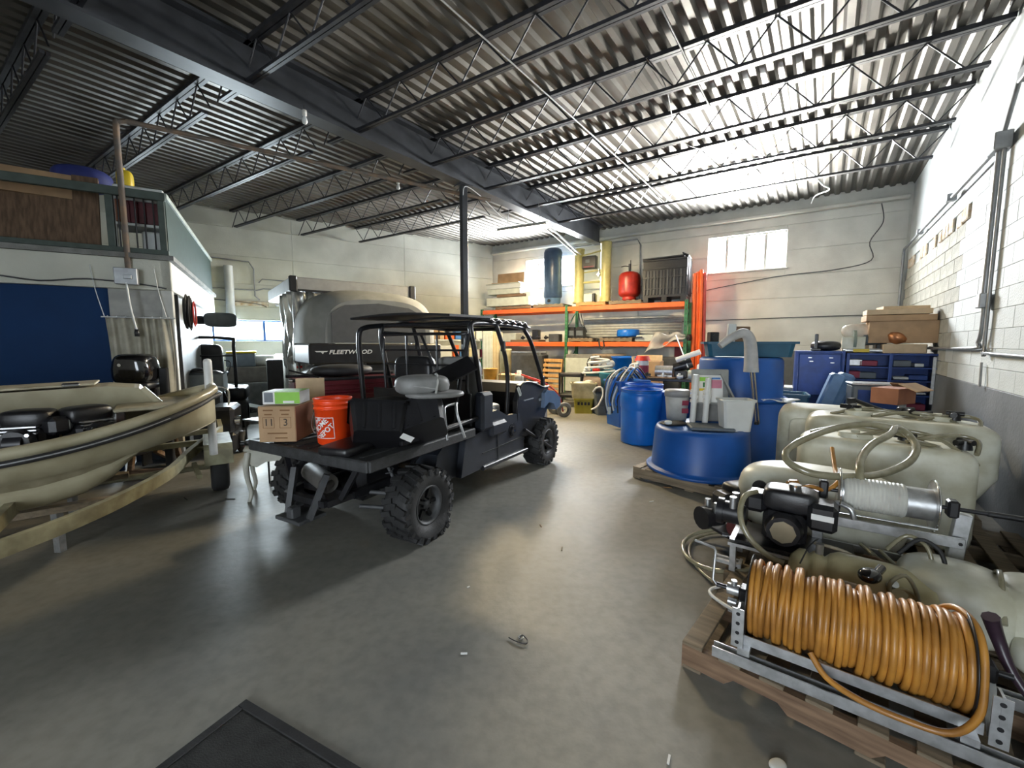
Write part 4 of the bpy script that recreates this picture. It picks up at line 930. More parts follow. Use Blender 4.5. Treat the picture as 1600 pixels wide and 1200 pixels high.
# ---------------------------------------------------------------- load on the bed
BZ = .815
q = at(450, 668, 3.62)
t = thing('cardboard_box', 'brown cardboard box printed 11 and 3 on the left corner of the flatbed', 'box', (q.x - .005, q.y, .825), math.radians(4))
obj('carton', MB().box((0, 0, .152), (.30, .36, .304), b=.004), card, t)
obj('side_face', MB().box((.1515, 0, .152), (.003, .35, .295)), card_side, t, label='reddish side of the carton')
obj('flap_seam', MB().box((0, 0, .3055), (.29, .012, .002)), ink_brown, t)
for txt, x, z, s_ in (('11', -.065, .165, .085), ('3', .07, .165, .085)): lettering('lettering', txt, s_, ink, t, (x, -.1815, z), (PI / 2, 0, 0), .0005)
for x in (-.068, .068):
    m = MB()
    for (cx, cz, dx, dz) in ((x, .21, .09, .003), (x, .12, .09, .003), (x - .045, .165, .003, .09), (x + .045, .165, .003, .09)): m.box((cx, -.1812, cz), (dx, .001, dz))
    obj('printed_frame', m, ink_brown, t)
for x, z, w_ in ((-.068, .27, .08), (.068, .27, .08), (-.068, .235, .06), (.068, .235, .06), (0, .075, .16), (.03, .035, .1)): obj('printed_line', MB().box((x, -.1812, z), (w_, .001, .011)), ink_brown, t)
q2 = Matrix.Translation(t.location) @ Matrix.Rotation(math.radians(4), 4, 'Z')
t = thing('green_carton', 'flat bright green and white printed carton on top of the brown box', 'box', tuple(q2 @ Vector((0, .02, .309))), math.radians(7))
obj('carton', MB().box((0, 0, .055), (.30, .24, .11), b=.004), paper, t); obj('green_print', MB().box((.05, -.121, .055), (.20, .003, .10)), green_box, t); obj('green_print', MB().box((.05, 0, .1105), (.2, .235, .002)), green_box, t)
obj('dark_print', MB().box((-.10, -.1215, .06), (.07, .003, .08)), slate, t); obj('label', MB().box((.06, -.123, .02), (.09, .001, .02)), paper, t)
one('card_sheet', MB().box((0, 0, .12), (.26, .012, .24), rot=(-.1, 0, 0)), card_l, 'pale cardboard flap standing behind the green carton', 'cardboard', at(486, 628, 4.15), .45)
# orange pail
bq = at(521, 652, 3.46)
t = thing('bucket', 'orange plastic pail with white square logo on the flatbed beside the box', 'bucket', (bq.x, bq.y, .822), math.radians(-18))
obj('shell', MB().lathe([(0, 0), (.120, 0), (.128, .01), (.145, .29), (.152, .292), (.152, .302), (.146, .305), (.147, .33), (.153, .332), (.153, .342), (.148, .345), (.149, .368), (.154, .372), (.154, .380), (.143, .380), (.140, .36), (.120, .012), (0, .012)], 40), orange_buck, t)
obj('bail', MB().tube([(-.155, 0, .31), (-.16, -.06, .22), (-.12, -.115, .14), (0, -.150, .10)][:3] + [(-.05, -.155, .10)], .0035, n=5), galv, t, label='thin wire bail')
def on_cyl(me_obj, R0, R1, z0, h): pass
def wrap(o, R0, R1, H, extra=.0015):   # bend flat lettering round a tapered wall
    for v in o.data.vertices:
        x, z = v.co.x, v.co.y; R_ = R0 + (R1 - R0) * z / H + extra + v.co.z; a = x / R_ - PI / 2
        v.co = (R_ * math.cos(a), R_ * math.sin(a), z)
def flat(verts, faces, nm, mt, par):
    me = bpy.data.meshes.new(nm); me.from_pydata(verts, [], faces); me.materials.append(mt); o = bpy.data.objects.new(nm, me); C.objects.link(o); o.parent = par; return o
def strip(x0, x1, z0, z1, n=12):
    vs = []; fs = []
    for i in range(n + 1):
        x = x0 + (x1 - x0) * i / n; vs += [(x, z0, 0), (x, z1, 0)]
    for i in range(n): fs.append((2 * i, 2 * i + 2, 2 * i + 3, 2 * i + 1))
    return vs, fs
ca, sa = math.cos(.72), math.sin(.72)
S = .175; cx0, cz0 = .015, .145
vs = []; fs = []
for (a, b, c_, d) in ((-S / 2, S / 2, S / 2 - .005, S / 2), (-S / 2, S / 2, -S / 2, -S / 2 + .005), (-S / 2, -S / 2 + .005, -S / 2, S / 2), (S / 2 - .005, S / 2, -S / 2, S / 2)):
    v_, f_ = strip(cx0 + a, cx0 + b, cz0 + c_, cz0 + d); k = len(vs); vs += v_; fs += [tuple(k + i for i in f) for f in f_]
o = flat(vs, fs, 'logo_frame', paper, t); wrap(o, .1265, .1475, .29)
for txt, s_, dx, dz in (('THE', .040, -.052, .056), ('HOME', .060, -.026, .014), ('DEPOT', .058, .012, -.034)):
    o = lettering('lettering', txt, s_, paper, t, (0, 0, 0), (0, 0, 0), .0002, bold=.0015)
    for v in o.data.vertices:
        x, y = v.co.x, v.co.y; X = x * ca - y * sa; Y = x * sa + y * ca
        X += cx0 + dx; Y += cz0 + dz
        X = min(max(X, cx0 - S / 2 + .006), cx0 + S / 2 - .006); Y = min(max(Y, cz0 - S / 2 + .006), cz0 + S / 2 - .006)
        v.co.x, v.co.y = X, Y
    wrap(o, .1265, .1475, .29, .002)
# black plastic tubs, tipped
def tub(name, lab, loc, rot, d, mt, cat='tub', ribs=3):
    t = thing(name, lab, cat, loc, rot=rot)
    a, b, h = d; n = 8
    def ring(k, z, ins): return [(x * (a / 2 * k - ins), y * (b / 2 * k - ins), z) for x, y in ((-1, -.8), (-.85, -1), (.85, -1), (1, -.8), (1, .8), (.85, 1), (-.85, 1), (-1, .8))]
    m = MB().loft([ring(.8, 0, 0), ring(1, h, 0), ring(1.06, h, 0), ring(1.06, h - .02, 0)], cap=False, smooth=False); m.put(ring(.8, 0, 0), [tuple(range(8))[::-1]])
    m.loft([ring(1, h, .006)[::-1], ring(.8, .008, .006)[::-1]], cap=False, smooth=False); m.put(ring(.8, .008, .006), [tuple(range(8))])
    obj('shell', m, mt, t)
    for i in range(ribs): obj('rib', MB().bar(((i - (ribs - 1) / 2) * a * .25, -b / 2 * .84, .02), ((i - (ribs - 1) / 2) * a * .25, -b / 2 * 1.0, h - .03), .02, .012), mt, t)
    return t
q = at(590, 672, 3.22); tub('plastic_tub', 'black plastic tub tipped on its side at the rear of the flatbed', (q.x, q.y - .02, .90), (-.75, .10, .35), (.44, .34, .26), black_pl)
q = at(660, 665, 3.35); tub('plastic_tub', 'black ribbed plastic tub leaning at the right edge of the flatbed', (q.x + .02, q.y + .02, .92), (-.80, -.30, .25), (.44, .36, .24), black_pl)
q = at(528, 700, 3.05)
one('black_tray', MB().sup((0, 0, .035), (.42, .3, .07), .3), black_pl, 'flat black tray at the rear edge of the flatbed before the pail', 'tray', (q.x + .03, q.y + .15, .815), UH + .2)
q = at(636, 684, 3.05); one('paper_label', MB().box((0, 0, 0), (.10, .05, .002), rot=(.6, .3, -.3)), paper, 'small white label lying by the black ribbed tub', 'label', (q.x, q.y, q.z))
one('yellow_board', MB().box((0, 0, .012), (.62, .16, .025), b=.004), yellow_pl, 'yellow flat board lying behind the pail', 'board', UW(.45, .25, .9), UH - 1.0)
# folded grey seat / vest on top
q = at(660, 610, 3.55)
t = thing('boat_seat_cushion', 'grey padded vinyl boat seat resting on the black tubs', 'seat cushion', q, math.radians(20))
obj('pad', MB().sup((0, 0, .05), (.46, .34, .17), .6, .8, nu=26, nv=14), grey_fab, t); obj('flap', MB().sup((.10, -.05, -.03), (.50, .34, .06), .6, .9), grey_fab, t)
obj('piping', MB().tube([(.23 * math.cos(a), .17 * math.sin(a), .04 + .02 * math.sin(2 * a)) for a in [k * PI / 8 for k in range(16)]], .007, n=5, sub=1, closed=True), mat('pale_piping', (.34, .34, .33), .5), t)
obj('strap', MB().tube([(.08, -.19, -.02), (.10, -.17, .08), (.12, 0, .14), (.12, .16, .05)], .010, n=5), mat('pale_strap', (.38, .38, .36), .6), t)
q = at(697, 655, 3.65)
t = thing('folding_chair_frame', 'bent bright metal chair frame standing on the flatbed by the roll bar', 'chair frame', (q.x, q.y, .822), math.radians(35))
obj('leg', MB().tube([(-.05, -.12, 0), (-.06, -.10, .22), (-.03, -.05, .28), (.12, .02, .29)], .012), galv, t); obj('leg', MB().tube([(.12, -.12, 0), (.06, -.10, .20), (.08, -.04, .29), (.12, .02, .29)], .012), galv, t)
obj('crossbar', MB().tube([(-.06, -.10, .2), (-.16, .06, .24)], .012, sub=1), galv, t)
q = at(690, 590, 3.9)
one('black_sheet', MB().box((0, 0, 0), (.65, .4, .012), rot=(.3, -.45, .2)), black_pl, 'black flat plastic panel tilted before the cab screen', 'panel', (q.x, q.y, q.z))
one('black_tarp', MB().sup((0, 0, 0), (.8, .5, .3), .8, .9), black_rub, 'dark crumpled cover heaped in the middle of the flatbed', 'tarp', UW(.42, .12, .96), UH)

# ---------------------------------------------------------------- maroon hull behind the vehicle
q = at(455, 600, 5.2)
t = thing('maroon_hull', 'long maroon ribbed hull lying on trestles behind the flatbed', 'boat', (q.x, q.y, 0), math.radians(33))
m = MB().ext([(-.33, .95), (-.38, 1.05), (-.38, 1.20), (.38, 1.20), (.38, 1.05), (.33, .95)], 0, 1.4, 'X'); obj('hull', m, maroon, t)
for z in (1.0, 1.06, 1.12): obj('strake', MB().cyl((0, -.385, z + .02), (1.4, -.385, z + .02), .013, n=6), maroon, t)
obj('gunwale', MB().cyl((-.03, -.38, 1.215), (1.4, -.38, 1.215), .02).cyl((-.03, .38, 1.215), (1.4, .38, 1.215), .02), black_met, t)
obj('bow_fitting', MB().cyl((-.06, -.38, 1.215), (-.02, -.38, 1.215), .03), chrome, t)
for x in (.3, 1.15): obj('trestle', MB().bar((x, -.4, .92), (x, .4, .92), .07).bar((x - .12, -.35, 0), (x, -.33, .9), .045).bar((x + .12, -.35, 0), (x, -.33, .9), .045).bar((x - .12, .35, 0), (x, .33, .9), .045).bar((x + .12, .35, 0), (x, .33, .9), .045), wood_pal, t)
q = at(535, 588, 5.7); one('black_cover', MB().sup((0, 0, .05), (.8, .5, .16), .8, 1.0), black_rub, 'dark cloth bunched on the maroon hull', 'cloth', (q.x, q.y, 1.24), .5)
one('black_rod', MB().cyl(at(452, 579, 5.5), at(500, 590, 5.3), .012), black_met, 'thin black rod sticking out over the left end of the maroon hull', 'rod')
# white cabriole table and small dark table
q = fl(448, 752)
t = thing('cabriole_table', 'small cream painted table with curved legs behind the flatbed wheel', 'table', (-2.64, 4.50, 0), math.radians(26))
obj('top', MB().box((0, 0, .555), (.50, .46, .03), b=.01), wood_white, t)
for sy in (-1, 1): obj('apron', MB().ext([(-.2, .54), (-.2, .40), (-.14, .36), (-.05, .41), (.05, .41), (.14, .36), (.2, .40), (.2, .54)], sy * .2 - .01, sy * .2 + .01, 'Y'), wood_white, t)
for sx in (-1, 1): obj('apron', MB().ext([(-.2, .54), (-.2, .40), (-.12, .36), (.12, .36), (.2, .40), (.2, .54)], sx * .21 - .01, sx * .21 + .01, 'X'), wood_white, t)
for sx in (-1, 1):
    for sy in (-1, 1):
        obj('leg', MB().tube([(sx * .21, sy * .20, .52), (sx * .23, sy * .22, .40), (sx * .225, sy * .215, .25), (sx * .20, sy * .19, .10), (sx * .215, sy * .205, .02), (sx * .22, sy * .21, .0)], lambda k: .032 - .018 * k + (.008 if k > .93 else 0), n=8), wood_white, t)
one('black_clamp', MB().sup((0, 0, .03), (.34, .12, .06), .5).cyl((-.12, 0, .02), (-.2, 0, .02), .025), black_pl, 'black tool handle lying on the small cream table', 'tool', (-2.70, 4.42, .571), .4)
q = at(408, 655, 5.0)
t = thing('tray_table', 'dark thin-legged tray table left of the brown carton', 'table', (q.x + .06, q.y, -.0), math.radians(-25))
obj('top', MB().box((0, 0, q.z), (.42, .32, .022), b=.008), slate, t)
for sx in (-1, 1):
    for sy in (-1, 1): obj('leg', MB().cyl((sx * .19, sy * .13, q.z - .01), (sx * .19, sy * .13, 0), .010, n=6), black_met, t)
one('shovel_blade', MB().ext([(-.16, 0), (0, .05), (.05, .02), (.0, -.03)], -.004, .004, 'Y'), black_met, 'dark pointed blade lying on the far edge of the tray table', 'tool', (q.x + .06, q.y + .15, q.z + .045), .3)
# ================================================================ helpers for yard goods
deck_src = {}
def pallet(label, loc, rz, L_=1.2, W_=1.0, mt=wood_pal, nb=7, rot=None, bw=.10, h=.13, group=None, notch=False, smt=None):
    t = thing('pallet', label, 'pallet', loc, rz, group, rot)     # stringers run along x
    smt = smt or mt
    hs = h - .034
    for y in (.022, W_ / 2, W_ - .022):
        if notch: m = MB().ext([(0, .017), (.20, .017), (.24, .055), (.42, .055), (.46, .017), (.74, .017), (.78, .055), (.96, .055), (1.0, .017), (L_, .017), (L_, .017 + hs), (0, .017 + hs)], y - .019, y + .019, 'Y')
        else: m = MB().box((L_ / 2, y, .017 + hs / 2), (L_, .038, hs), b=.003)
        obj('stringer', m, smt, t)
    key = (W_, bw, mt.name); src = None
    st = (L_ - bw) / (nb - 1)
    for i in range(nb):
        loc_ = (bw / 2 + i * st, W_ / 2, h - .0085); r_ = (0, 0, random.uniform(-.008, .008))
        if src is None: src = obj('board', MB().box((0, 0, 0), (bw, W_, .017), b=.003), mt, t, loc=loc_)
        else: piece(src, t, loc_, r_)
    for i in (0, nb // 2, nb - 1): piece(src, t, (bw / 2 + i * st, W_ / 2, .0085), (0, 0, 0))
    return t
# ---------------------------------------------------------------- pallet rack
RU = Vector((.87, -.493)).normalized(); RB = Vector((-RU.y, RU.x)); R0 = Vector((1.6, 12.3)); RA = math.atan2(RU.y, RU.x)
RM = Matrix.Translation((R0.x, R0.y, 0)) @ Matrix.Rotation(RA, 4, 'Z'); RI = RM.inverted()
def rk(px, py, yo):      # pixel met with the plane yo behind the rack front -> local x, z
    o_ = RI @ Vector((0, 0, EYE)); d = RI.to_3x3() @ ray(px, py); tt = (yo - o_.y) / d.y; return o_.x + d.x * tt, o_.z + d.z * tt
def RP(x, y, z): return tuple(RM @ Vector((x, y, z)))
t = thing('pallet_rack', 'green and orange steel pallet rack along the back wall, two bays', 'rack', (R0.x, R0.y, 0), RA)
XL, XR = -2.96, 3.25; ZU, ZL_ = 2.72, 1.70
for x in (XL, 0, XR):
    for y in (0, .84):
        m = MB().box((x, y, 1.38), (.08, .07, 2.76))
        obj('upright', m, green_st, t)
        hl = MB()
        for k in range(26): hl.box((x, y - .036, .1 + k * .105), (.018, .003, .05))
        if y == 0: obj('upright_slots', hl, black_met, t, kind='stuff')
    for k in range(4): obj('brace', MB().bar((x, .03, .3 + k * .6), (x, .81, .9 + k * .6 if k < 3 else 2.65), .03, .02), green_st, t)
    for y in (0, .84): obj('foot_plate', MB().box((x, y, .005), (.13, .12, .01)), black_met, t)
for z in (ZU, ZL_):
    for a, b in ((XL, 0), (0, XR)):
        for y in (-.02, .86): obj('beam', MB().box(((a + b) / 2, y, z - .065), (b - a - .08, .045, .13), b=.008), orange_st, t)
for z in (ZU, ZL_):
    for a, b in ((XL, 0), (0, XR)):
        for i in range(9):
            x = a + .15 + i * (b - a - .3) / 8; obj('support_slat', MB().box((x, .42, z - .012), (.1, .84, .02)), wood_pal, t)
ZS = ZU + .005
# upper shelf goods
def rpallet(px0, px1, z, lab, mt=wood_pal, W_=.78, y=.04, n=6):
    x0, _ = rk(px0, 480, 0); x1, _ = rk(px1, 480, 0); return pallet(lab, RP(x0, y, z), RA, x1 - x0, W_, mt, n, bw=.09, h=.11)
rpallet(899, 945, ZS, 'fresh yellow pallet under the two pale yellow columns on the upper rack shelf', wood_or)
rpallet(950, 1001, ZS, 'grey pallet under the red tank on the upper rack shelf')
rpallet(773, 828, ZS, 'thin pallet under the pale trays on the upper rack shelf', wood_red)
rpallet(832, 878, ZS, 'thin pallet under the navy tank on the upper rack shelf')
zp = ZS + .115
xa, _ = rk(767, 470, .3); xb, _ = rk(832, 470, .3)
for i, (h_, a, b, mt) in enumerate(((.27, 0, 1, foam), (.10, .25, .9, wood_red), (.17, .03, .80, foam), (.15, 0, .82, white_pl), (.03, -.02, .80, foam))):
    one('pale_tray', MB().box(((a + b) / 2 * (xb - xa), .38, h_ / 2), ((b - a) * (xb - xa), .7, h_ - .008), b=.01), mt,
        ['wide pale foam tray, lowest of the stack at the upper shelf left end', 'brown board between the pale trays on the upper rack', 'pale green tray, middle of the stack at the left of the upper rack', 'white tray near the top of the left stack on the rack', 'thin pale lid of the left tray stack on the rack'][i], 'tray', RP(xa, 0, zp), RA)
    zp += h_
one('open_carton', MB().box((.62, .55, .19), (1.0, .02, .38), rot=(-.1, 0, 0)).box((.62, .35, .02), (1.0, .4, .03)), card, 'open brown carton flap on top of the left tray stack', 'box', RP(xa, 0, zp), RA)
q, z_ = rk(826, 460, .3); one('white_valve_box', MB().box((0, 0, .18), (.26, .26, .36), b=.02).cyl((-.05, -.14, .12), (-.05, -.12, .12), .03).cyl((.06, -.14, .12), (.06, -.12, .12), .03), white_pl, 'small white box with two dark ports at the right of the tray stack', 'box', RP(q, .3, ZS + .18), RA)
def rtank(px, w_px, ytop, ybot, yo, label, mt, prof, nm='pressure_tank', base=None, z0=None):
    x, zt = rk(px, ytop, yo); _, zb_ = rk(px, ybot, yo); x1, _ = rk(px + w_px / 2, ybot, yo); r_ = abs(x1 - x) * .93
    zb_ = z0 if z0 is not None else zb_
    t = thing(nm, label, 'tank', RP(x, yo, zb_), RA); H = zt - zb_
    obj('shell', MB().lathe([(r_ * a, H * b) for a, b in prof], 28), mt, t); return t, r_, H
t, r_, H = rtank(864.5, 27, 388, 472, .35, 'tall navy cylindrical tank before the small window on the rack', navy_tank, [(0, .1), (.7, .1), (.9, .115), (1, .14), (1, .92), (.9, .97), (.6, .995), (0, 1)], z0=ZS + .11)
obj('skirt', MB().lathe([(r_ * .82, 0), (r_ * .88, H * .13), (r_ * .95, H * .16)], 28), mat('blue_skirt', (.06, .12, .22), .4), t); obj('port', MB().cyl((-.02, -r_ * .86, H * .06), (-.02, -r_ * .9, H * .06), .05).cyl((0, 0, H), (0, 0, H + .02), .04), black_pl, t)
# twin pale columns with controller
x0, _ = rk(904.5, 440, .35); x1, _ = rk(946, 440, .35); _, zt = rk(904, 390, .35)
t = thing('twin_column_dryer', 'pair of tall pale yellow columns with a black control box between them', 'water treatment unit', RP(x0, .35, ZS + .11), RA)
D_ = x1 - x0; H = zt - ZS - .11
for i, x in enumerate((0, D_)): obj('column', MB().lathe([(.0, .0), (.17, 0), (.175, .02), (.15, .06), (.15, H - .06 + i * .12), (.16, H - .05 + i * .12), (.16, H + i * .12), (0, H + i * .12)], 22, Matrix.Translation((x, 0, 0))), yellow_tank, t)
obj('pipe', MB().tube([(0, 0, H * .9), (.2, -.05, H * .88), (D_ - .1, -.05, H * .93), (D_, 0, H * .93)], .022), yellow_tank, t); obj('pipe', MB().cyl((.1, 0, H * .38), (D_ - .1, 0, H * .38), .03).cyl((.1, 0, H * .56), (D_, 0, H * .60), .02), yellow_tank, t)
obj('control_box', MB().box((D_ * .47, -.14, H * .72), (.42, .18, .36), b=.02), black_pl, t); obj('display', MB().box((D_ * .42, -.235, H * .74), (.12, .01, .09)), slate, t); obj('red_stripe', MB().box((D_ * .47, -.235, H * .64), (.30, .01, .025)), mar_ink, t)
obj('valve', MB().cyl((D_ - .18, -.12, H * .5), (D_ - .18, .02, H * .5), .05).cyl((D_ - .18, -.05, H * .5), (D_ - .18, -.05, H * .6), .02), galv, t)
obj('base_block', MB().box((D_ * .45, 0, .13), (.34, .25, .26), b=.03), foam, t); obj('black_filter', MB().cyl((D_ * .62, -.1, 0), (D_ * .62, -.1, .25), .05), black_pl, t)
t, r_, H = rtank(984, 34, 425, 467, .4, 'squat round red tank with a valve handle on the upper rack shelf', red_tank, [(0, 0), (.62, 0), (.64, .1), (.55, .13), (.80, .16), (.97, .23), (1, .3), (1, .76), (.95, .88), (.78, .96), (.45, 1), (0, 1)], z0=ZS + .11)
obj('valve', MB().cyl((0, 0, H), (0, 0, H + .22), .035).tube([(0, 0, H + .14), (-.12, 0, H + .17), (-.24, 0, H + .16)], .014).cyl((.02, 0, H + .2), (.02, 0, H + .32), .01), black_met, t)
# black plastic pallet crate
x0, zt = rk(1006, 405, .05); x1, _ = rk(1075, 405, .05); x1 = min(x1, XR + .02); W_ = x1 - x0
t = thing('plastic_bulk_crate', 'large black ribbed plastic bulk crate on the right end of the upper rack shelf', 'crate', RP(x0, .02, ZS), RA)
HC = zt - ZS - .04; m = MB()
m.box((W_ / 2, .40, .16), (W_, .8, .05))
for x in (.08, W_ / 2, W_ - .08): m.box((x, .40, .07), (.14, .8, .14), b=.01)
obj('pallet_base', m, black_pl, t)
for y in (.01, .79): obj('wall_panel', MB().box((W_ / 2, y, .17 + (HC - .17) / 2), (W_, .025, HC - .17)), black_pl, t)
for x in (.012, W_ - .012): obj('wall_panel', MB().box((x, .40, .17 + (HC - .17) / 2), (.025, .78, HC - .17)), black_pl, t)
for i in range(13):
    x = .06 + i * (W_ - .12) / 12; obj('rib', MB().box((x, -.015, .17 + (HC - .17) * .36), (.035, .03, (HC - .17) * .66), b=.004), dark_grey if i % 2 else black_pl, t)
for z in (.2, .5, .74, .97): obj('band', MB().box((W_ / 2, -.012, .17 + (HC - .17) * z), (W_ + .02, .035, .04), b=.004), black_pl, t)
for i in range(5): obj('rib', MB().box((W_ + .012, .1 + i * .15, .17 + (HC - .17) / 2), (.03, .03, HC - .18), b=.004), black_pl, t)
obj('folded_lid', MB().box((W_ * .45, .4, HC + .05), (W_ * .95, .76, .035), rot=(.03, -.02, 0), b=.006).box((W_ * .95, .3, HC + .07), (.18, .6, .03), rot=(0, .5, 0), b=.005), black_pl, t)
# spare orange beams leaning on the end of the rack
for i in range(4):
    x = XR + .20 + i * .085
    one('spare_beam', MB().bar((0, 0, 0), (-.06 - .01 * i, .14, 3.42 + .04 * (i % 3)), .065, .11, b=.006), orange_st if i < 3 else mat('red_rack_enamel', (.42, .05, .04), .5), 'orange steel rack beam standing upright at the rack end, %s from the left' % ORD[i] if i < 3 else 'dull red steel beam standing behind the orange ones at the rack end', 'beam', RP(x, .03 + .03 * (i % 2), 0), RA)
one('red_sheet', MB().box((0, 0, .8), (.28, .03, 1.6), b=.003), mat('dull_red_board', (.16, .02, .03), .7), 'narrow dull red board standing behind the right rack upright', 'board', RP(XR - .22, .78, 0), RA)
# translucent corrugated sheets standing behind the rack
for k in range(2):
    one('corrugated_sheet', MB().sheet(lambda u, v: (.25 + u * 2.8, .0 + .012 * math.cos(v * 50), 1.75 + k * .06 + v * .62), 3, 48, .004), mat('pale_corrugated', (.50, .51, .49) if k else (.36, .37, .36), .5), ('front' if k == 0 else 'rear') + ' pale corrugated sheet standing on edge at the back of the lower rack shelf', 'sheet', RP(0, .74 + .07 * k, 0), RA)
ZB = ZL_ + .005
def rbox(px, w_, d_, h_, mt, lab, nm='box', cat='box', yo=.25, z0=ZB, bev=.02, rz=0):
    x, _ = rk(px, 525, yo); return one(nm, MB().box((0, 0, h_ / 2), (w_, d_, h_), b=bev), mt, lab, cat, RP(x, yo, z0), RA + rz)
pl1 = rpallet(888, 925, ZB, 'thin pallet under the black speaker boxes on the lower rack shelf')
pl2 = rpallet(937, 988, ZB, 'thin pallet under the blue ring on the lower rack shelf')
for px, lab in ((893, 'left black cased unit on the lower rack shelf'), (907, 'right black cased unit on the lower rack shelf')):
    x, _ = rk(px, 520, .2); t = thing('black_case', lab, 'case', RP(x, .22, ZB + .115), RA)
    obj('case', MB().ext([(-.13, 0), (.13, 0), (.13, .24), (.08, .32), (-.08, .32), (-.13, .24)], -.1, .1, 'Y'), black_pl, t); obj('front_panel', MB().box((0, -.105, .14), (.2, .01, .14)), slate, t)
x, _ = rk(981, 520, .35)
one('blue_ring', MB().lathe([(.22, 0), (.30, 0), (.31, .03), (.31, .17), (.29, .20), (.22, .20), (.21, .15), (.21, .02), (.22, 0)], 28), blue_drum, 'bright blue round tub on the lower rack shelf', 'tub', RP(x, .38, ZB + .14), RA)
rbox(975, 1.1, .5, .025, black_pl, 'flat black panel under the blue tub on the lower rack shelf', 'black_plastic_sheet', 'sheet', .38, ZB + .112, .004)
rbox(1008, .5, .35, .18, foam, 'pale block right of the blue tub on the lower rack shelf', 'foam_block', 'block', .4)
rbox(1038, .34, .34, .26, grey_blk, 'grey square box near the right end of the lower rack shelf', 'grey_box', 'box', .3)
rbox(868, .34, .3, .24, dark_grey, 'dark box left of the middle rack upright on the lower shelf', 'dark_box', 'box', .3)
rbox(825, 1.0, .5, .07, wood_red, 'brown board with dark goods on the left lower rack shelf', 'brown_plank', 'board', .3, bev=.004)
rbox(800, .5, .4, .28, foam, 'pale box at the left of the lower rack shelf', 'pale_box', 'box', .4)
rbox(838, .22, .2, .3, black_met, 'small black unit on the left lower rack shelf', 'black_unit', 'box', .2, ZB + .07)
for k in range(4):
    x, _ = rk(818 + k * 12, 530, .15); one('valve_part', MB().cyl((-.05, 0, .05), (.07, 0, .06), .035).cyl((.0, 0, .0), (0, 0, .12), .025), black_met, 'small dark pipe fitting on the left lower rack shelf, %s from the left' % ORD[k], 'fitting', RP(x, .1, ZB + .075), RA)
# drooping film and pole
x, _ = rk(1045, 520, -.1)
one('plastic_film', MB().sheet(lambda u, v: (-.35 + .75 * u - .25 * v * (1 - u), -.06 * math.sin(u * 9) - .03 * math.sin(v * 7) - .05, .18 - v * (.10 + .42 * (1 - u)) + .04 * math.sin(u * 11)), 16, 12, .004), filmy, 'crumpled clear plastic film drooping over the right end of the lower beam', 'plastic film', RP(x, -.05, ZB + .03), RA)
one('film_roll', MB().cyl((0, 0, 0), (.12, .3, 0), .085).cyl((-.004, -.01, 0), (0, 0, 0), .045), black_rub, 'dark roll end over the right end of the lower rack beam', 'roll', RP(x + .42, -.03, ZB + .1), RA)
one('white_stick', MB().cyl(at(1056, 524, 9.6), at(1075, 574, 8.6), .012), white_pl, 'thin white stick leaning up against the right end of the rack', 'stick')
for s_, px in ((0, 884), (1, 888)): one('thin_cable', MB().tube([RP(.18 + .07 * s_, .5, 2.55), RP(.25 + .08 * s_, .45, 2.3), RP(.42 + .06 * s_, .4, 1.98)], .012, sub=3), black_pl, ('left' if s_ == 0 else 'right') + ' one of two black cables hanging right of the middle rack upright', 'cable')
one('hanging_strap', MB().tube([RP(1.0, -.05, 1.74), RP(1.02, -.06, 1.6), RP(1.08, -.06, 1.5), RP(1.15, -.06, 1.58), RP(1.12, -.05, 1.74)], .02), black_rub, 'black strap looped over the right lower rack beam', 'strap')
# below the rack
def rb(px, Y_, w_, d_, h_, mt, lab, nm, cat, rz=RA, z0=0, bev=.02, py=560):
    p = at(px, py, Y_); return one(nm, MB().box((0, 0, h_ / 2), (w_, d_, h_), b=bev), mt, lab, cat, (p.x, p.y, z0), rz)
rb(817, 12.75, 1.5, .6, 1.38, dark_grey, 'large dark tank with a pale rim under the left rack bay', 'dark_tank', 'tank', bev=.08); rb(817, 12.62, 1.55, .06, .04, galv, 'pale metal rim bar across the dark tank under the left rack bay', 'rim_bar', 'bar', z0=1.38, bev=.005)
rb(912, 12.0, .95, .4, 1.35, grey_blk, 'grey panelled cabinet under the right rack bay behind the hoses', 'grey_cabinet', 'cabinet'); rb(903, 11.74, .75, .02, .95, foam, 'pale panel leaning on the grey cabinet under the rack', 'pale_sheet', 'sheet', z0=.3, bev=.004)
rb(1022, 11.2, 1.4, .5, 1.30, dark_grey, 'dark bench cabinet under the right end of the rack', 'dark_cabinet', 'cabinet', bev=.03)
p = at(951, 560, 11.75); one('dirty_tank', MB().lathe([(0, 0), (.42, 0), (.46, .1), (.46, 1.28), (.48, 1.3), (.48, 1.36), (0, 1.36)], 24), mat('rusty_cream_tank', (.34, .27, .19), .6, col2=(.20, .13, .08), scale=4), 'dirty brown-cream round tank behind the blue bucket under the rack', 'tank', (p.x, p.y, 0))
# leaning fresh pallet
p = at(906, 616, 11.75)
pallet('orange-toned wooden pallet leaning upright against the middle rack post', (p.x - .55, p.y + .18, .06), 0, 1.15, 1.05, wood_or, 8, rot=(math.radians(4), math.radians(-74), math.radians(63)), bw=.09)
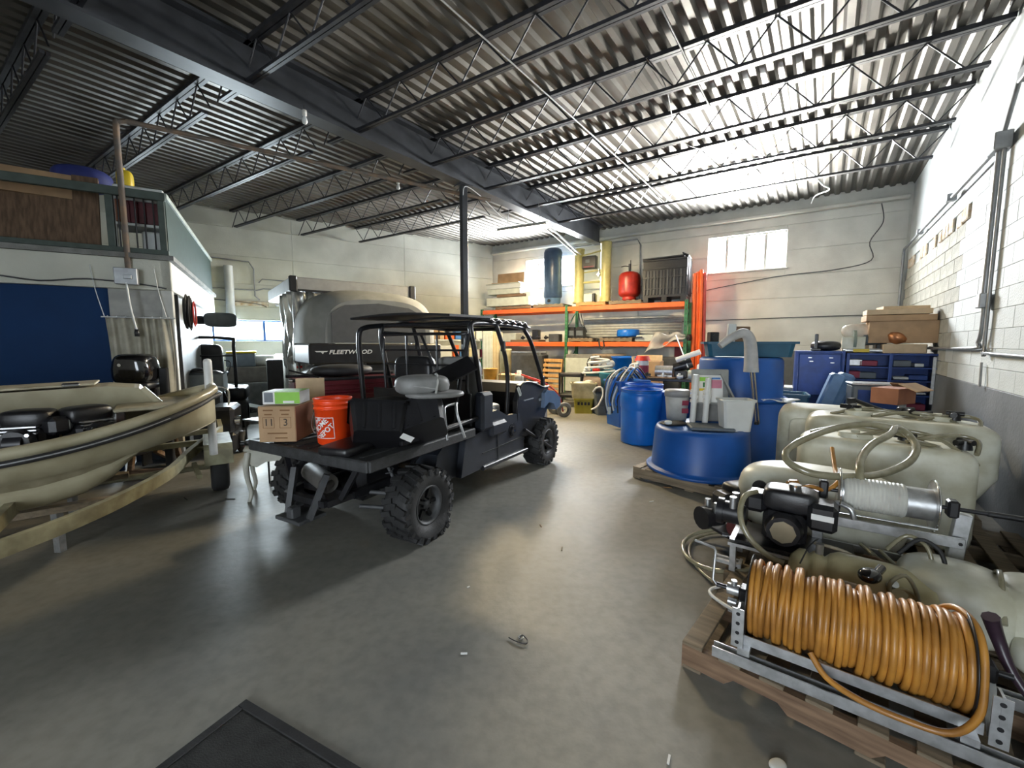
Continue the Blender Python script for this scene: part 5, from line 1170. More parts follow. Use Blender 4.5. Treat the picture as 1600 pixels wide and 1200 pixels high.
# hand truck, red, with grey wheels, in front of the vehicle
p = fl(868, 646); HX = Vector((p.x - .05, p.y, 0))
t = thing('hand_truck', 'red tubular hand truck with grey wheels in front of the vehicle hood', 'hand truck', (HX.x, HX.y, 0), math.radians(200))
obj('wheel', tirem(MB(), (0, .05, .17), .17, .07, (0, 1, 0)), grey_fab, t); obj('wheel', tirem(MB(), (0, .55, .17), .17, .07, (0, 1, 0)), grey_fab, t); obj('axle', MB().cyl((0, .05, .17), (0, .55, .17), .015), galv, t)
for y in (.1, .5): obj('frame_tube', MB().tube([(0, y, .12), (.12, y, .5), (.45, y, .78), (1.0, y, .98)], .018, sub=3), red_m, t)
for a in ((.12, .5), (.45, .78), (1.0, .98)): obj('cross_tube', MB().cyl((a[0], .1, a[1]), (a[0], .5, a[1]), .014), red_m, t)
obj('cross_tube', MB().cyl((.45, .1, .78), (.2, .5, .56), .012), red_m, t)
# shop trolley, bins, hoses in the middle distance
def px_thing(nm, lab, cat, px, py, Y_, rz=0, z=0.0):
    p = at(px, py, Y_); return thing(nm, lab, cat, (p.x, p.y, z), rz)
t = px_thing('utility_cart', 'dark grey two-shelf cart behind the pale bin near the leaning pallet', 'cart', 893, 600, 10.9, -.3)
for z in (.30, .84): obj('shelf', MB().box((0, 0, z), (.62, .45, .09), b=.02), black_pl, t)
for x in (-.28, .28):
    for y in (-.2, .2): obj('post', MB().box((x, y, .5), (.05, .05, .8), b=.008), black_pl, t); obj('caster', MB().cyl((x - .02, y, .05), (x + .02, y, .05), .05), black_rub, t)
def openbox(nm, lab, cat, loc, rz, a, b, h, mt, tp=.85, th=.012, rim=True, rot=None):
    t = thing(nm, lab, cat, loc, rz, rot=rot)
    def ring(k, z, i): return [(x * (a / 2 * k - i), y * (b / 2 * k - i), z) for x, y in ((-1, -.9), (-.9, -1), (.9, -1), (1, -.9), (1, .9), (.9, 1), (-.9, 1), (-1, .9))]
    m = MB().loft([ring(tp, 0, 0), ring(1, h, 0)], cap=False, smooth=False); m.put(ring(tp, 0, 0), [tuple(range(8))[::-1]])
    m.loft([ring(1, h, th)[::-1], ring(tp, th, th)[::-1]], cap=False, smooth=False); m.put(ring(tp, th, th), [tuple(range(8))]); m.loft([ring(1, h, 0), ring(1, h, th)], cap=False, smooth=False)
    obj('shell', m, mt, t)
    if rim: obj('rim', MB().loft([ring(1.05, h - .03, 0), ring(1.07, h - .03, 0), ring(1.07, h + .003, 0), ring(1.0, h + .003, 0), ring(1.0, h - .03, 0)], cap=False, smooth=False), mt, t)
    return t
p = at(911, 641, 9.9)
t = openbox('plastic_crate', 'olive yellow plastic crate on the floor under the pale bin', 'crate', (p.x, p.y, 0), -.1, .44, .36, .36, yellow_crate, .9)
for i in range(4): obj('slot', MB().box((-.12 + i * .08, -.172, .24), (.05, .012, .07)), black_pl, t)
t = openbox('pale_bin', 'pale cream plastic bin of parts stacked on the yellow crate', 'bin', (p.x, p.y, .365), -.1, .58, .42, .36, poly_cream, .9); obj('contents', MB().sup((0, 0, .33), (.5, .34, .12), .8).sup((.12, 0, .38), (.2, .15, .08), .9), poly_white, t, kind='stuff')
p = at(944, 641, 9.7); t = openbox('grey_bin', 'round-cornered grey bin with a hose hanging out by the yellow crate', 'bin', (p.x, p.y, 0), .1, .50, .42, .50, slate, .85)
obj('ribs', MB().box((0, -.2, .2), (.44, .02, .02)).box((0, -.2, .3), (.46, .02, .02)), slate, t)
one('white_hose', MB().tube([at(927, 612, 9.5), at(932, 606, 9.4), at(940, 606, 9.4), at(942, 618, 9.35), at(934, 634, 9.3), at(924, 640, 9.3)], .022, n=7), pvc, 'white hose hooked out of the grey bin onto the floor', 'hose')
# barrel with hoses on top
p = at(936, 590, 10.3)
t = thing('brown_barrel', 'brown barrel topped with a pile of white hoses and pump parts', 'barrel', (p.x, p.y, 0))
obj('shell', MB().lathe([(0, 0), (.36, 0), (.38, .03), (.40, .3), (.40, .6), (.38, .84), (0, .84)], 26), mat('brown_barrel_paint', (.17, .12, .09), .6), t); obj('sticker', MB().box((.13, -.40, .68), (.12, .01, .14)), poly_white, t)
one('hose_coil', MB().tube([(.44 * math.cos(a) * (1 - .015 * k), .34 * math.sin(a) * (1 - .015 * k), .87 + .012 * k) for k in range(40) for a in [k * .6]], .028, n=7, sub=2), pvc, 'white hose coiled on top of the brown barrel', 'hose', p[:2] + (0,) if False else (p.x, p.y, 0))
for i, (dx, dy, dz, mt, nm, lab) in enumerate(((-.1, -.1, 1.0, red_m, 'red_fitting', 'red fitting in the pump parts on the brown barrel'), (.02, 0, 1.06, galv, 'metal_pump', 'metal pump head on top of the hose pile'), (.22, .0, 1.12, white_pl, 'white_canister', 'white canister lying on the right of the hose pile'), (-.3, .05, .98, white_pl, 'white_fitting', 'white fitting at the left edge of the hose pile'))):
    m = MB()
    if nm == 'white_canister': m.cyl((-.12, -.1, 0), (.12, .1, .03), .09)
    else: m.cyl((-.08, 0, 0), (.08, 0, 0), .05).cyl((0, 0, -.06), (0, 0, .1), .035).cyl((.05, -.08, .02), (.05, .08, .02), .03)
    one(nm, m, mt, lab, 'part', (p.x + dx, p.y + dy, dz))
one('black_hoop', MB().tube([(.22 * math.cos(a), .0, .2 * math.sin(a)) for a in [k * PI / 6 for k in range(12)]], .014, n=5, sub=1, closed=True), black_rub, 'black hoop standing behind the hose pile', 'hoop', (p.x - .05, p.y + .2, 1.15), 0)
# teal tubs and blue
def round_tub(nm, lab, px, py, Y_, r_, h, mt, z0=0, cat='tub', inv=False, tp=.9, lip=.02):
    p = at(px, py, Y_); t = thing(nm, lab, cat, (p.x, p.y, z0))
    pr = [(0, 0), (r_ * tp, 0), (r_ * tp + .01, .01), (r_, h - .03), (r_ + lip, h - .03), (r_ + lip, h), (r_ - .01, h), (r_ * tp - .01, .02), (0, .02)]
    if inv: pr = [(0, h), (r_ * tp - .03, h), (r_ * tp, h - .03), (r_, .05), (r_ + lip, .05), (r_ + lip, 0), (r_ - .01, 0), (r_ * tp - .02, h - .04), (0, h - .02)]
    obj('shell', MB().lathe(pr, 40), mt, t); obj('rim', MB().lathe([(r_ - .012, h - .012), (r_ + lip + .006, h - .012), (r_ + lip + .006, h + .006), (r_ - .012, h + .006), (r_ - .012, h - .012)], 40), mt, t); return t
round_tub('teal_tub', 'light teal tub at the back, left one of the teal pair', 938, 580, 10.75, .38, 1.0, teal_light)
round_tub('teal_tub', 'light teal tub, right and nearer one of the teal pair', 969, 585, 10.0, .50, .96, teal_light)
round_tub('blue_pail', 'blue round tub set on the teal tubs under the rack', 981, 570, 10.6, .40, .34, blue_drum, .98)
p = at(1012, 570, 10.1); t = thing('cardboard_carton', 'tall open cardboard carton behind the workbench', 'box', (p.x, p.y, .62), RA)
obj('carton', MB().box((0, 0, .31), (.66, .45, .62), b=.01), card, t); obj('flap', MB().box((-.3, -.1, .66), (.02, .4, .14), rot=(0, -.3, 0)).box((.0, .22, .68), (.6, .02, .14), rot=(-.3, 0, 0)), card_l, t)
one('carton_stand', MB().box((0, 0, .31), (.7, .5, .62), b=.02), black_pl, 'dark box under the tall cardboard carton', 'box', (p.x, p.y, 0), RA)
# workbench with pumps
p = at(1030, 592, 8.9)
t = thing('workbench', 'dark steel workbench loaded with pumps behind the blue drums', 'workbench', (p.x, p.y, 0), RA)
obj('top', MB().box((0, 0, .90), (2.0, .62, .05), b=.008), black_met, t); obj('lower_shelf', MB().box((0, 0, .3), (1.9, .55, .03)), black_met, t)
for x in (-.95, .95):
    for y in (-.27, .27): obj('leg', MB().box((x, y, .44), (.06, .06, .88)), black_met, t)
BM = Matrix.Translation((p.x, p.y, 0)) @ Matrix.Rotation(RA, 4, 'Z')
def bench(nm, m, mt, lab, cat, x, y, z=.926): return one(nm, m, mt, lab, cat, tuple(BM @ Vector((x, y, z))), RA)
t = thing('pump_unit', 'white pump with maroon label and red cap on the workbench', 'pump', tuple(BM @ Vector((-.35, -.05, .926))), RA)
obj('body', MB().cyl((0, 0, 0), (0, 0, .36), .13).box((-.1, -.1, .16), (.1, .08, .3), b=.02), white_pl, t); obj('label', MB().cyl((0, 0, .06), (0, 0, .26), .133), mar_ink, t); obj('cap', MB().cyl((0, 0, .36), (0, 0, .46), .17, .13), red_m, t); obj('pipe', MB().tube([(-.1, 0, .3), (-.25, -.02, .25), (-.28, 0, .05)], .025), pvc, t)
bench('metal_motor', MB().cyl((-.2, 0, .14), (.15, 0, .14), .12).box((0, 0, .03), (.3, .2, .06)), galv, 'grey metal motor right of the white pump on the workbench', 'motor', .12, .02)
bench('black_motor', MB().cyl((-.15, 0, .2), (.2, .05, .32), .10).box((0, 0, .08), (.25, .2, .16), b=.02), black_met, 'dark motor lying behind the grey one on the workbench', 'motor', .42, .12)
bench('white_pipe', MB().cyl((-.2, 0, .38), (.26, 0, .56), .055), pvc, 'thick white pipe slanting up on the workbench', 'pipe', .52, .05)
bench('pump_housing', MB().box((0, 0, .22), (.34, .3, .24), b=.05).cyl((-.02, -.17, .2), (-.02, -.12, .2), .06).cyl((0, 0, 0), (0, 0, .12), .12), white_pl, 'white round-cornered pump housing with dark port near the big blue tank', 'pump', .92, -.1)
bench('motor_grey', MB().cyl((-.1, 0, .1), (.12, 0, .1), .09), poly_white, 'small pale motor in front of the pump housing', 'motor', .70, -.2)
bench('flat_pan', MB().box((0, 0, .015), (.7, .3, .02), b=.005), wood_red, 'flat brown pan at the front of the workbench', 'pan', 0, -.15)
for i in range(6): bench('pipe_fitting', MB().cyl((-.05, 0, .05), (.07, .02, .05), .03 + .008 * (i % 3)).cyl((0, 0, 0), (0, 0, .12), .025), (galv, pvc, black_met)[i % 3], 'loose pipe fitting on the workbench, %s from the left' % ORD[i], 'fitting', -.85 + i * .32, -.22 + .05 * (i % 2))
for i in range(5): one('floor_box', MB().box((0, 0, .12), (.26, .3, .24 + .04 * (i % 2)), b=.02), (grey_blk, black_pl, white_pl, dark_grey, card)[i], 'small %s box under the workbench' % ('grey', 'black', 'white', 'charcoal', 'brown')[i], 'box', tuple(BM @ Vector((-.7 + i * .35, 0, .32))), RA)
# drums
def drum(lab, x, y, r_=.29, h=.90, mt=blue_drum, filled=False):
    t = thing('plastic_drum', lab, 'drum', (x, y, 0))
    pr = [(0, .012), (r_ * .90, .012), (r_ * .94, 0), (r_ * .97, .03), (r_ * .985, h * .30), (r_, h * .62), (r_ * 1.0, h * .64), (r_ * 1.035, h * .67), (r_ * 1.04, h * .86), (r_ * 1.01, h * .93), (r_ * .975, h * .95), (r_ * 1.02, h * .965), (r_ * 1.03, h * .985), (r_ * 1.01, h), (r_ * .96, h), (r_ * .95, h * .95), (r_ * .93, .03), (0, .03)]
    obj('shell', MB().lathe(pr, 44), mt, t); obj('rim', MB().lathe([(r_ * .955, h - .008), (r_ * 1.035, h - .008), (r_ * 1.035, h + .006), (r_ * .955, h + .006), (r_ * .955, h - .008)], 44), blue_tank, t); return t
drum('open-topped bright blue plastic drum standing nearest the clear floor', 2.16, 6.90, .325)
drum('blue plastic drum mostly hidden behind the nearest bright blue drum', 2.40, 7.52, .325, .92)
p = at(979, 600, 8.4)
t = openbox('dark_blue_bin', 'dark blue bin draped with hoses left of the bright drums', 'bin', (p.x, p.y, 0), .3, .68, .6, .92, blue_tank, .85)
for k in range(9):
    a = -.30 + .07 * k; f = random.uniform(-.05, .05)
    one('draped_hose', MB().tube([(a * .5 + .3, .1, .95), (a * .6 + .05, -.05, 1.12 + .03 * (k % 3)), (a * .8 - .2, -.22, .98), (a * .5 - .38, -.34, .62 + f), (a * .4 - .36, -.36, .30 + .05 * (k % 4))], .014 + .003 * (k % 2), n=6), (black_rub, pvc, grey_fab, blue_drum)[k % 4], ('black', 'white', 'grey', 'blue')[k % 4] + ' hose draped over the dark blue bin, %s from the left' % ORD[k], 'hose', (p.x, p.y, 0))
one('hose_nozzle', MB().cyl((0, 0, 0), (0, 0, .14), .04, .03), foam, 'pale nozzle hanging on the end of a hose by the dark blue bin', 'nozzle', (p.x - .42, p.y - .36, .28))
# ---------------------------------------------------------------- blue tank pallet
PX = Vector((.673, -.74)).normalized(); PA = math.atan2(PX.y, PX.x)
pallet('weathered wooden pallet under the upturned blue tub', (1.50, 5.04, 0), PA, 1.25, 1.15, wood_pal, 8, h=.14)
def bigtub(lab, x, y, z0, rb_, rt, h, nm='upturned_tub', mt=blue_tank):
    t = thing(nm, lab, 'tub', (x, y, z0))
    obj('shell', MB().lathe([(rb_ + .045, 0), (rb_ + .05, .02), (rb_ + .04, .045), (rb_ + .005, .05), (rb_, .07), (rt + .02, h - .05), (rt, h - .015), (rt - .03, h - .002), (rt - .06, h), (rt - .08, h - .012), (0, h - .012)], 56), mt, t); obj('base_rim', MB().lathe([(rb_ + .044, .004), (rb_ + .058, .008), (rb_ + .060, .034), (rb_ + .044, .040)], 56), mt, t); return t
bx, by = 2.27, 4.93
bigtub('large upturned deep blue round tub on the wooden pallet', bx, by, .145, .55, .50, .53)
bigtub('upturned deep blue tub behind the one on the pallet', 2.80, 6.85, 0, .42, .36, .86)
bigtub('widest deep blue upturned tub, lowest of the stack at the right', 3.45, 6.00, 0, .64, .56, .86, mt=blue_tank)
bigtub('deep blue upturned tub stacked on top of the widest one', 3.32, 6.06, .86, .55, .52, .60)
one('white_film', MB().sheet(lambda u, v: (-.1 + .5 * u, -.55 + .3 * v + .03 * math.sin(u * 9), .015 + .02 * math.sin(u * 7 + v * 5) - .0 * v), 10, 6, .004), paper, 'white paper scrap on the ledge of the widest blue tub', 'paper', (3.42, 6.0, .88))
t = openbox('teal_trough', 'dark teal rectangular trough on top of the blue tub stack', 'trough', (3.42, 6.1, 1.465), -.35, 1.10, .62, .21, teal_tub, .93)
t = openbox('teal_bin', 'upright dark teal bin right of the widest blue tub', 'bin', (4.28, 6.35, 0), -.5, .42, .5, .90, teal_tub, .8)
# goods on the pallet tub
ztub = .145 + .53 - .012
t = thing('waste_bin', 'white plastic waste bin on the near edge of the upturned blue tub', 'bin', (bx + .27, by - .25, ztub + .004), -.12)
def wring(k, z, i): return [(x * (.17 * k - i), y * (.12 * k - i), z) for x, y in ((-1, -.8), (-.85, -1), (.85, -1), (1, -.8), (1, .8), (.85, 1), (-.85, 1), (-1, .8))]
m = MB().loft([wring(.82, 0, 0), wring(1, .36, 0), wring(1.07, .36, 0), wring(1.07, .335, 0)], cap=False, smooth=False); m.put(wring(.82, 0, 0), [tuple(range(8))[::-1]]); m.loft([wring(1, .36, .006)[::-1], wring(.82, .01, .006)[::-1]], cap=False, smooth=False); m.put(wring(.82, .01, .006), [tuple(range(8))]); obj('shell', m, white_pl, t); obj('rim', MB().tube([(x * .179, y * .127, .35) for x, y in ((-1, -.8), (-.85, -1), (.85, -1), (1, -.8), (1, .8), (.85, 1), (-.85, 1), (-1, .8))], .007, n=6, sub=1, closed=True), white_pl, t)
one('slate_lid', MB().box((0, 0, .02), (.46, .34, .035), b=.008), slate, 'flat slate grey lid lying on the upturned tub before the pipes', 'lid', (bx + .03, by - .17, ztub + .004), -.25)
one('black_liner', MB().sup((0, 0, .01), (.34, .24, .03), .6), black_rub, 'flat black pad at the left edge of the upturned tub', 'pad', (bx - .28, by + .12, ztub + .004), .3)
one('plastic_fitting', MB().sup((0, 0, .03), (.09, .06, .05), .8), white_pl, 'small white knob on the left edge of the upturned tub', 'knob', (bx - .40, by - .02, ztub + .02))
for k, (dx, dy, lab) in enumerate(((-.06, .10, 'left'), (.07, .05, 'right'))):
    t = thing('plastic_pipe', lab + ' one of two upright white plastic pipes on the upturned tub', 'pipe', (bx + dx, by + dy, ztub + .035))
    obj('pipe', MB().cyl((0, 0, 0), (.02, 0, .58 - .04 * k), .034), pvc, t)
    for z in (.24, .30, .36): obj('coupling', MB().cyl((.008, 0, z), (.01, 0, z + .035), .046 if z != .30 else .05), pvc, t)
t = thing('display_tray', 'grey plastic tray with a colourful printed panel standing on the tub', 'panel', (bx + .20, by + .22, ztub + .01), -.15)
obj('tray', MB().box((0, .03, .44), (.44, .03, .44), rot=(-.12, 0, 0), b=.01).box((.20, -.02, .42), (.02, .12, .40), rot=(-.12, -.45, 0)), mat('grey_shell', (.30, .31, .30), .5), t)
obj('print_board', MB().box((-.03, -.02, .42), (.34, .02, .34), rot=(-.12, 0, 0), b=.004), paper, t)
def pr(x, z, w_, h_, mt, k=0): obj('printed_patch', MB().box((x, -.034 - .001 * k, .42 + z), (w_, .003, h_), rot=(-.12, 0, 0)), mt, t)
for x, z, w_, h_, mt in ((-.04, -.06, .28, .04, blue_ink), (-.09, .12, .10, .05, green_box), (-.07, .05, .06, .06, green_st), (.06, .06, .12, .10, pink_ink), (.05, .13, .10, .02, blue_ink), (-.08, -.01, .12, .03, yellow_pl), (-.06, -.11, .2, .015, blue_ink), (.09, -.12, .03, .02, grey_fab)): pr(x, z, w_, h_, mt)
obj('support', MB().box((0, .10, .22), (.3, .1, .44)), grey_fab, t)
t = thing('jug', 'clear ribbed bucket with maroon labels and grey lid left of the pipes', 'bucket', (bx - .13, by + .42, ztub + .01), 0)
obj('shell', MB().lathe([(0, 0), (.12, 0), (.15, .33), (.15, .34), (0, .34)], 28), mat('milky_bucket', (.48, .48, .46), .35), t); obj('lid', MB().lathe([(.150, .30), (.157, .30), (.157, .37), (.145, .385), (0, .385)], 28), mat('grey_lid', (.27, .27, .28), .45), t)
for z in (.16, .26): obj('label', MB().box((.05, -.142, z - .03), (.08, .01, .06)), mar_ink, t)
# chrome poles with grey cloth
t = thing('chrome_poles', 'pair of chrome poles topped by a grey cloth sleeve against the big blue tub', 'poles', (0, 0, 0))
pt = at(1172, 560, 5.15); pbm = at(1178, 668, 5.35)
for k in (0, .04): obj('pole', MB().cyl((pt.x + k, pt.y, 1.42), (pbm.x + k + .02, pbm.y, .62 + .0 * k), .014), chrome, t)
c0 = at(1160, 521, 5.15)
obj('sleeve', MB().tube([(pt.x + .02, pt.y, 1.30), (pt.x + .01, pt.y, 1.5), (pt.x - .02, pt.y, 1.70), (pt.x - .10, pt.y, 1.78), (pt.x - .25, pt.y, 1.72), (pt.x - .38, pt.y, 1.62)], lambda k: .085 - .045 * k, n=12), mat('grey_cloth_sleeve', (.42, .42, .42), .7), t, label='grey cloth sleeve'); obj('foot', MB().cyl((pbm.x + .03, pbm.y, .60), (pbm.x + .03, pbm.y, .64), .028), black_pl, t)
# things in and behind the trough
p = at(1142, 525, 6.2); one('white_bracket', MB().box((0, 0, 0), (.12, .05, .36), rot=(0, .06, 0), b=.01), white_pl, 'white upright bracket sticking out of the teal trough', 'bracket', p)
p = at(1157, 525, 6.35); one('brown_box', MB().box((0, 0, 0), (.24, .1, .32), b=.01), wood_red, 'dark brown box behind the grey cloth sleeve in the trough', 'box', (p.x, p.y, p.z - .02))
p = at(1114, 530, 6.2); one('black_speaker', MB().box((0, 0, .0), (.13, .12, .16), b=.01).cyl((0, -.062, 0), (0, -.07, 0), .045), black_pl, 'small black unit on the left rim of the teal trough', 'box', (p.x, p.y, 1.74))
# ---------------------------------------------------------------- white side table with goods behind the tubs
p = at(1222, 620, 7.6)
t = thing('side_table', 'white painted side table with turned legs behind the widest tub', 'table', (p.x - .25, p.y + .1, 0), RA)
obj('top', MB().box((0, 0, .86), (.95, .5, .04), b=.01), wood_white, t); obj('apron', MB().box((0, -.2, .78), (.85, .02, .12)).box((0, .2, .78), (.85, .02, .12)), wood_white, t)
for x in (-.4, .4):
    for y in (-.18, .18): obj('leg', MB().lathe([(.02, 0), (.04, .08), (.025, .12), (.045, .3), (.03, .5), (.05, .56), (.03, .6), (.05, .66), (.05, .84), (0, .84)], 14, Matrix.Translation((x, y, 0))), wood_white, t)
SM = Matrix.Translation((p.x - .25, p.y + .1, 0)) @ Matrix.Rotation(RA, 4, 'Z')
one('small_carton', MB().box((0, 0, .09), (.2, .16, .17), b=.005), card, 'small brown carton on the white side table', 'box', tuple(SM @ Vector((.1, -.1, .882))), RA)
one('picture_frame', MB().box((0, .02, .19), (.4, .04, .36), b=.01).box((0, -.01, .35), (.44, .06, .03)), wood_red, 'dark brown framed box at the back of the white side table', 'frame', tuple(SM @ Vector((-.08, .15, .882))), RA)
for i in range(5): one('bottle', MB().lathe([(0, 0), (.035, 0), (.037, .1), (.015, .14), (.015, .17), (0, .17)], 10), (black_met, white_pl, chrome, slate, mar_ink)[i], ('black', 'white', 'silver', 'slate', 'maroon')[i] + ' small bottle on the white side table', 'bottle', tuple(SM @ Vector((-.38 + i * .08 + (.30 if i > 2 else 0), -.14 + .05 * (i % 2), .882))))
one('leaning_plank', MB().box((0, 0, .55), (.25, .03, 1.0), b=.004), wood_red, 'brown board standing right of the white side table', 'board', tuple(SM @ Vector((.58, .12, 0))), RA)
p = at(1235, 565, 8.5); one('grey_partition', MB().box((0, 0, .75), (1.5, .06, 1.5), b=.006), mat('grey_green_board', (.15, .155, .14), .7), 'dull grey-green board standing behind the white side table', 'board', (p.x + .25, p.y, 0), RA)
p = at(1225, 650, 7.4); one('red_box_low', MB().box((0, 0, .2), (.35, .3, .4), b=.01), card_side, 'reddish brown box under the white side table', 'box', (p.x, p.y, 0), RA)
# ---------------------------------------------------------------- blue cabinets
CB = Vector((4.80, 7.055)); CAg = math.atan2(UB.y, UB.x)
CM = Matrix.Translation((CB.x, CB.y, 0)) @ Matrix.Rotation(CAg, 4, 'Z')
t = thing('blue_cabinet', 'blue steel cabinet with a sheet metal front, left of the pair', 'cabinet', (CB.x, CB.y, 0), CAg)
def cab(t, x0, x1, zt, dep, shelves, front):
    w_ = x1 - x0
    for x in (x0 + .012, x1 - .012): obj('side_panel', MB().box((x, dep / 2, zt / 2), (.024, dep, zt), b=.003), blue_cab, t)
    obj('top_panel', MB().box(((x0 + x1) / 2, dep / 2, zt - .015), (w_, dep, .03), b=.004), blue_cab, t); obj('back_panel', MB().box(((x0 + x1) / 2, dep - .01, zt / 2), (w_, .02, zt)), blue_cab, t)
    for z in shelves: obj('shelf', MB().box(((x0 + x1) / 2, dep / 2, z), (w_ - .03, dep - .03, .02)), blue_cab, t)
    for x in (x0 + .02, x1 - .02): obj('front_post', MB().box((x, -.005, zt / 2), (.045, .03, zt), b=.005), blue_cab, t)
cab(t, 0, .66, 1.53, .5, (.5, .9), True)
obj('door', MB().box((.33, -.02, 1.15), (.60, .02, .70), b=.006), blue_cab, t); obj('door_frame', MB().tube([(.05, -.03, .82), (.05, -.03, 1.48), (.61, -.03, 1.48), (.61, -.03, .82)], .014, sub=1, n=6), blue_cab, t)
for (x, z) in ((.2, 1.42), (.22, 1.36), (.48, 1.42), (.5, 1.34)): obj('door_clip', MB().box((x, -.035, z), (.05, .008, .014)), galv, t)
t = thing('blue_shelf_unit', 'blue open shelving unit with pale goods, right of the pair by the wall', 'shelf unit', (CB.x, CB.y, 0), CAg)
cab(t, .68, 1.78, 1.50, .5, (.35, .62, .86, 1.08, 1.28), False)
obj('divider', MB().box((1.22, 0, .75), (.04, .05, 1.5), b=.005), blue_cab, t); obj('side_light_strip', MB().box((1.70, -.02, 1.1), (.035, .02, .7)), galv, t)
k = 0
for z in (.63, .87, 1.09, 1.29):
    for x in (.78, .96, 1.36, 1.55):
        h_ = random.uniform(.03, .12)
        one('shelf_part', MB().box((0, 0, h_ / 2), (random.uniform(.1, .24), .25, h_), b=.008), (white_pl, galv, slate, blue_cab, mar_ink)[(k * 3) % 5], '%s small part on the %s shelf of the blue unit, %s from the left' % (('white', 'metal', 'slate', 'blue', 'maroon')[(k * 3) % 5], ('lowest visible', 'second lowest', 'third', 'top')[k // 4], ORD[k % 4]), 'part', tuple(CM @ Vector((x, .16, z + .0105))), CAg); k += 1
# cabinet tops
zc = 1.532
def ct(nm, m, mt, lab, cat, x, y, z=zc, rz=0): return one(nm, m, mt, lab, cat, tuple(CM @ Vector((x, y, z))), CAg + rz)
ct('shop_vac_lid', MB().sup((0, 0, .08), (.42, .34, .17), .7, .9), black_pl, 'dark domed tool lid on the left blue cabinet', 'tool', .42, .25)
ct('black_clamp_stand', MB().box((0, 0, .14), (.05, .05, .28), b=.01).box((0, 0, .02), (.14, .12, .04), b=.01), black_met, 'black upright clamp at the left of the cabinet top', 'clamp', .28, .12)
t = thing('miter_saw', 'grey and green mitre saw on the right blue shelving unit', 'saw', tuple(CM @ Vector((.86, .22, 1.502))), CAg)
obj('base', MB().box((.05, 0, .04), (.5, .36, .06), b=.02), galv, t); obj('motor', MB().cyl((.05, -.02, .2), (.32, .04, .22), .08), slate, t); obj('blade_guard', MB().cyl((-.1, -.02, .2), (-.06, -.02, .2), .17, n=28), mat('saw_guard', (.20, .24, .20), .5), t); obj('fence', MB().box((-.1, -.14, .16), (.3, .02, .2), b=.01), poly_white, t); obj('yellow_label', MB().box((.0, -.185, .04), (.2, .01, .05)), yellow_pl, t); obj('arm', MB().bar((.05, 0, .24), (.55, .05, .26), .08, .1), slate, t)
ct('cardboard_tray', MB().box((0, 0, .07), (.5, .34, .14), b=.006), card_l, 'low cardboard tray at the front of the shelving unit top', 'box', 1.36, .2, 1.502, .05)
ct('copper_vase', MB().lathe([(0, 0), (.05, 0), (.12, .08), (.11, .13), (.04, .17), (0, .17)], 18, Matrix.Rotation(.5, 4, 'Y')), copper, 'copper-coloured funnel in the middle of the shelving unit top', 'funnel', 1.24, .1, 1.66)
ct('foam_bag', MB().sup((0, 0, .1), (.4, .3, .24), .8, .9), filmy, 'clear plastic bag of bits left of the cardboard boxes', 'bag', .82, .36, 1.76)
ct('bag_stand', MB().box((0, 0, .12), (.34, .2, .25), b=.01), card_l, 'pale carton under the clear plastic bag', 'box', .82, .4, 1.502)
ct('cardboard_box', MB().box((0, 0, .18), (.80, .38, .34), b=.006), card, 'large brown carton topping the blue shelving unit', 'box', 1.35, .30, 1.65, -.02)
ct('dark_crate', MB().box((0, 0, .07), (.6, .28, .14), b=.01), black_pl, 'dark box under the large brown carton', 'box', 1.36, .34, 1.502)
ct('flat_carton', MB().box((0, 0, .05), (.82, .40, .09), b=.005), card, 'flat brown carton resting on the large carton', 'box', 1.30, .28, 1.995, .03); ct('flat_carton', MB().box((0, 0, .05), (.76, .38, .08), b=.005), card_l, 'paler flat carton second from the top of the carton pile', 'box', 1.28, .28, 2.09, .0); ct('flat_carton', MB().box((0, 0, .03), (.55, .34, .05), b=.005), card_l, 'small flat carton, topmost of the carton pile', 'box', 1.36, .34, 2.175, .1)
ct('dark_bag', MB().box((0, 0, .35), (.10, .24, .66), b=.04), dark_grey, 'dark folded bag standing right of the large carton', 'bag', 1.80, .20, 1.502)
one('wall_board', MB().box((0, 0, .7), (.30, .03, 1.4), b=.004), mat('green_grey_board', (.07, .10, .10), .6), 'dark green-grey board leaning at the right wall behind the sprayers', 'board', tuple(CM @ Vector((1.95, -.05, 0))), CAg - .3)
# blue-grey cases standing before the left cabinet
for i in range(2):
    p = at(1293 + i * 22, 612, 5.9); one('blue_case', MB().box((0, 0, .38), (.18, .3, .76), rot=(0, .3, 0), b=.03), mat('light_blue_case%d' % i, (.10, .20, .38), .5), ('left' if i == 0 else 'right') + ' light blue case leaning before the blue cabinet', 'case', (p.x, p.y + .1 * i, .02 + .46), CAg)
    one('case_stand', MB().box((0, 0, .22), (.16, .3, .44), b=.01), dark_grey, ('left' if i == 0 else 'right') + ' dark box under a light blue case', 'box', (p.x, p.y + .1 * i, 0), CAg)
p = at(1362, 612, 5.2)
t = thing('tool_case', 'slate blue drawer case standing among the sprayers', 'case', (p.x, p.y, .80), CAg + .1)
obj('case', MB().box((0, 0, .17), (.46, .28, .34), b=.02), slate, t); obj('lid', MB().box((0, 0, .35), (.48, .3, .03), b=.01), galv, t); obj('front_panel', MB().box((.02, -.145, .17), (.38, .008, .22)), blue_cab, t)
one('case_stand', MB().box((0, 0, .4), (.44, .28, .8), b=.02), dark_grey, 'dark stand carrying the slate blue drawer case', 'stand', (p.x, p.y, 0), CAg + .1)
p = at(1395, 622, 4.75); t = thing('open_carton', 'open reddish-brown carton on top of the far sprayer tank', 'box', (p.x, p.y, .97), .4)
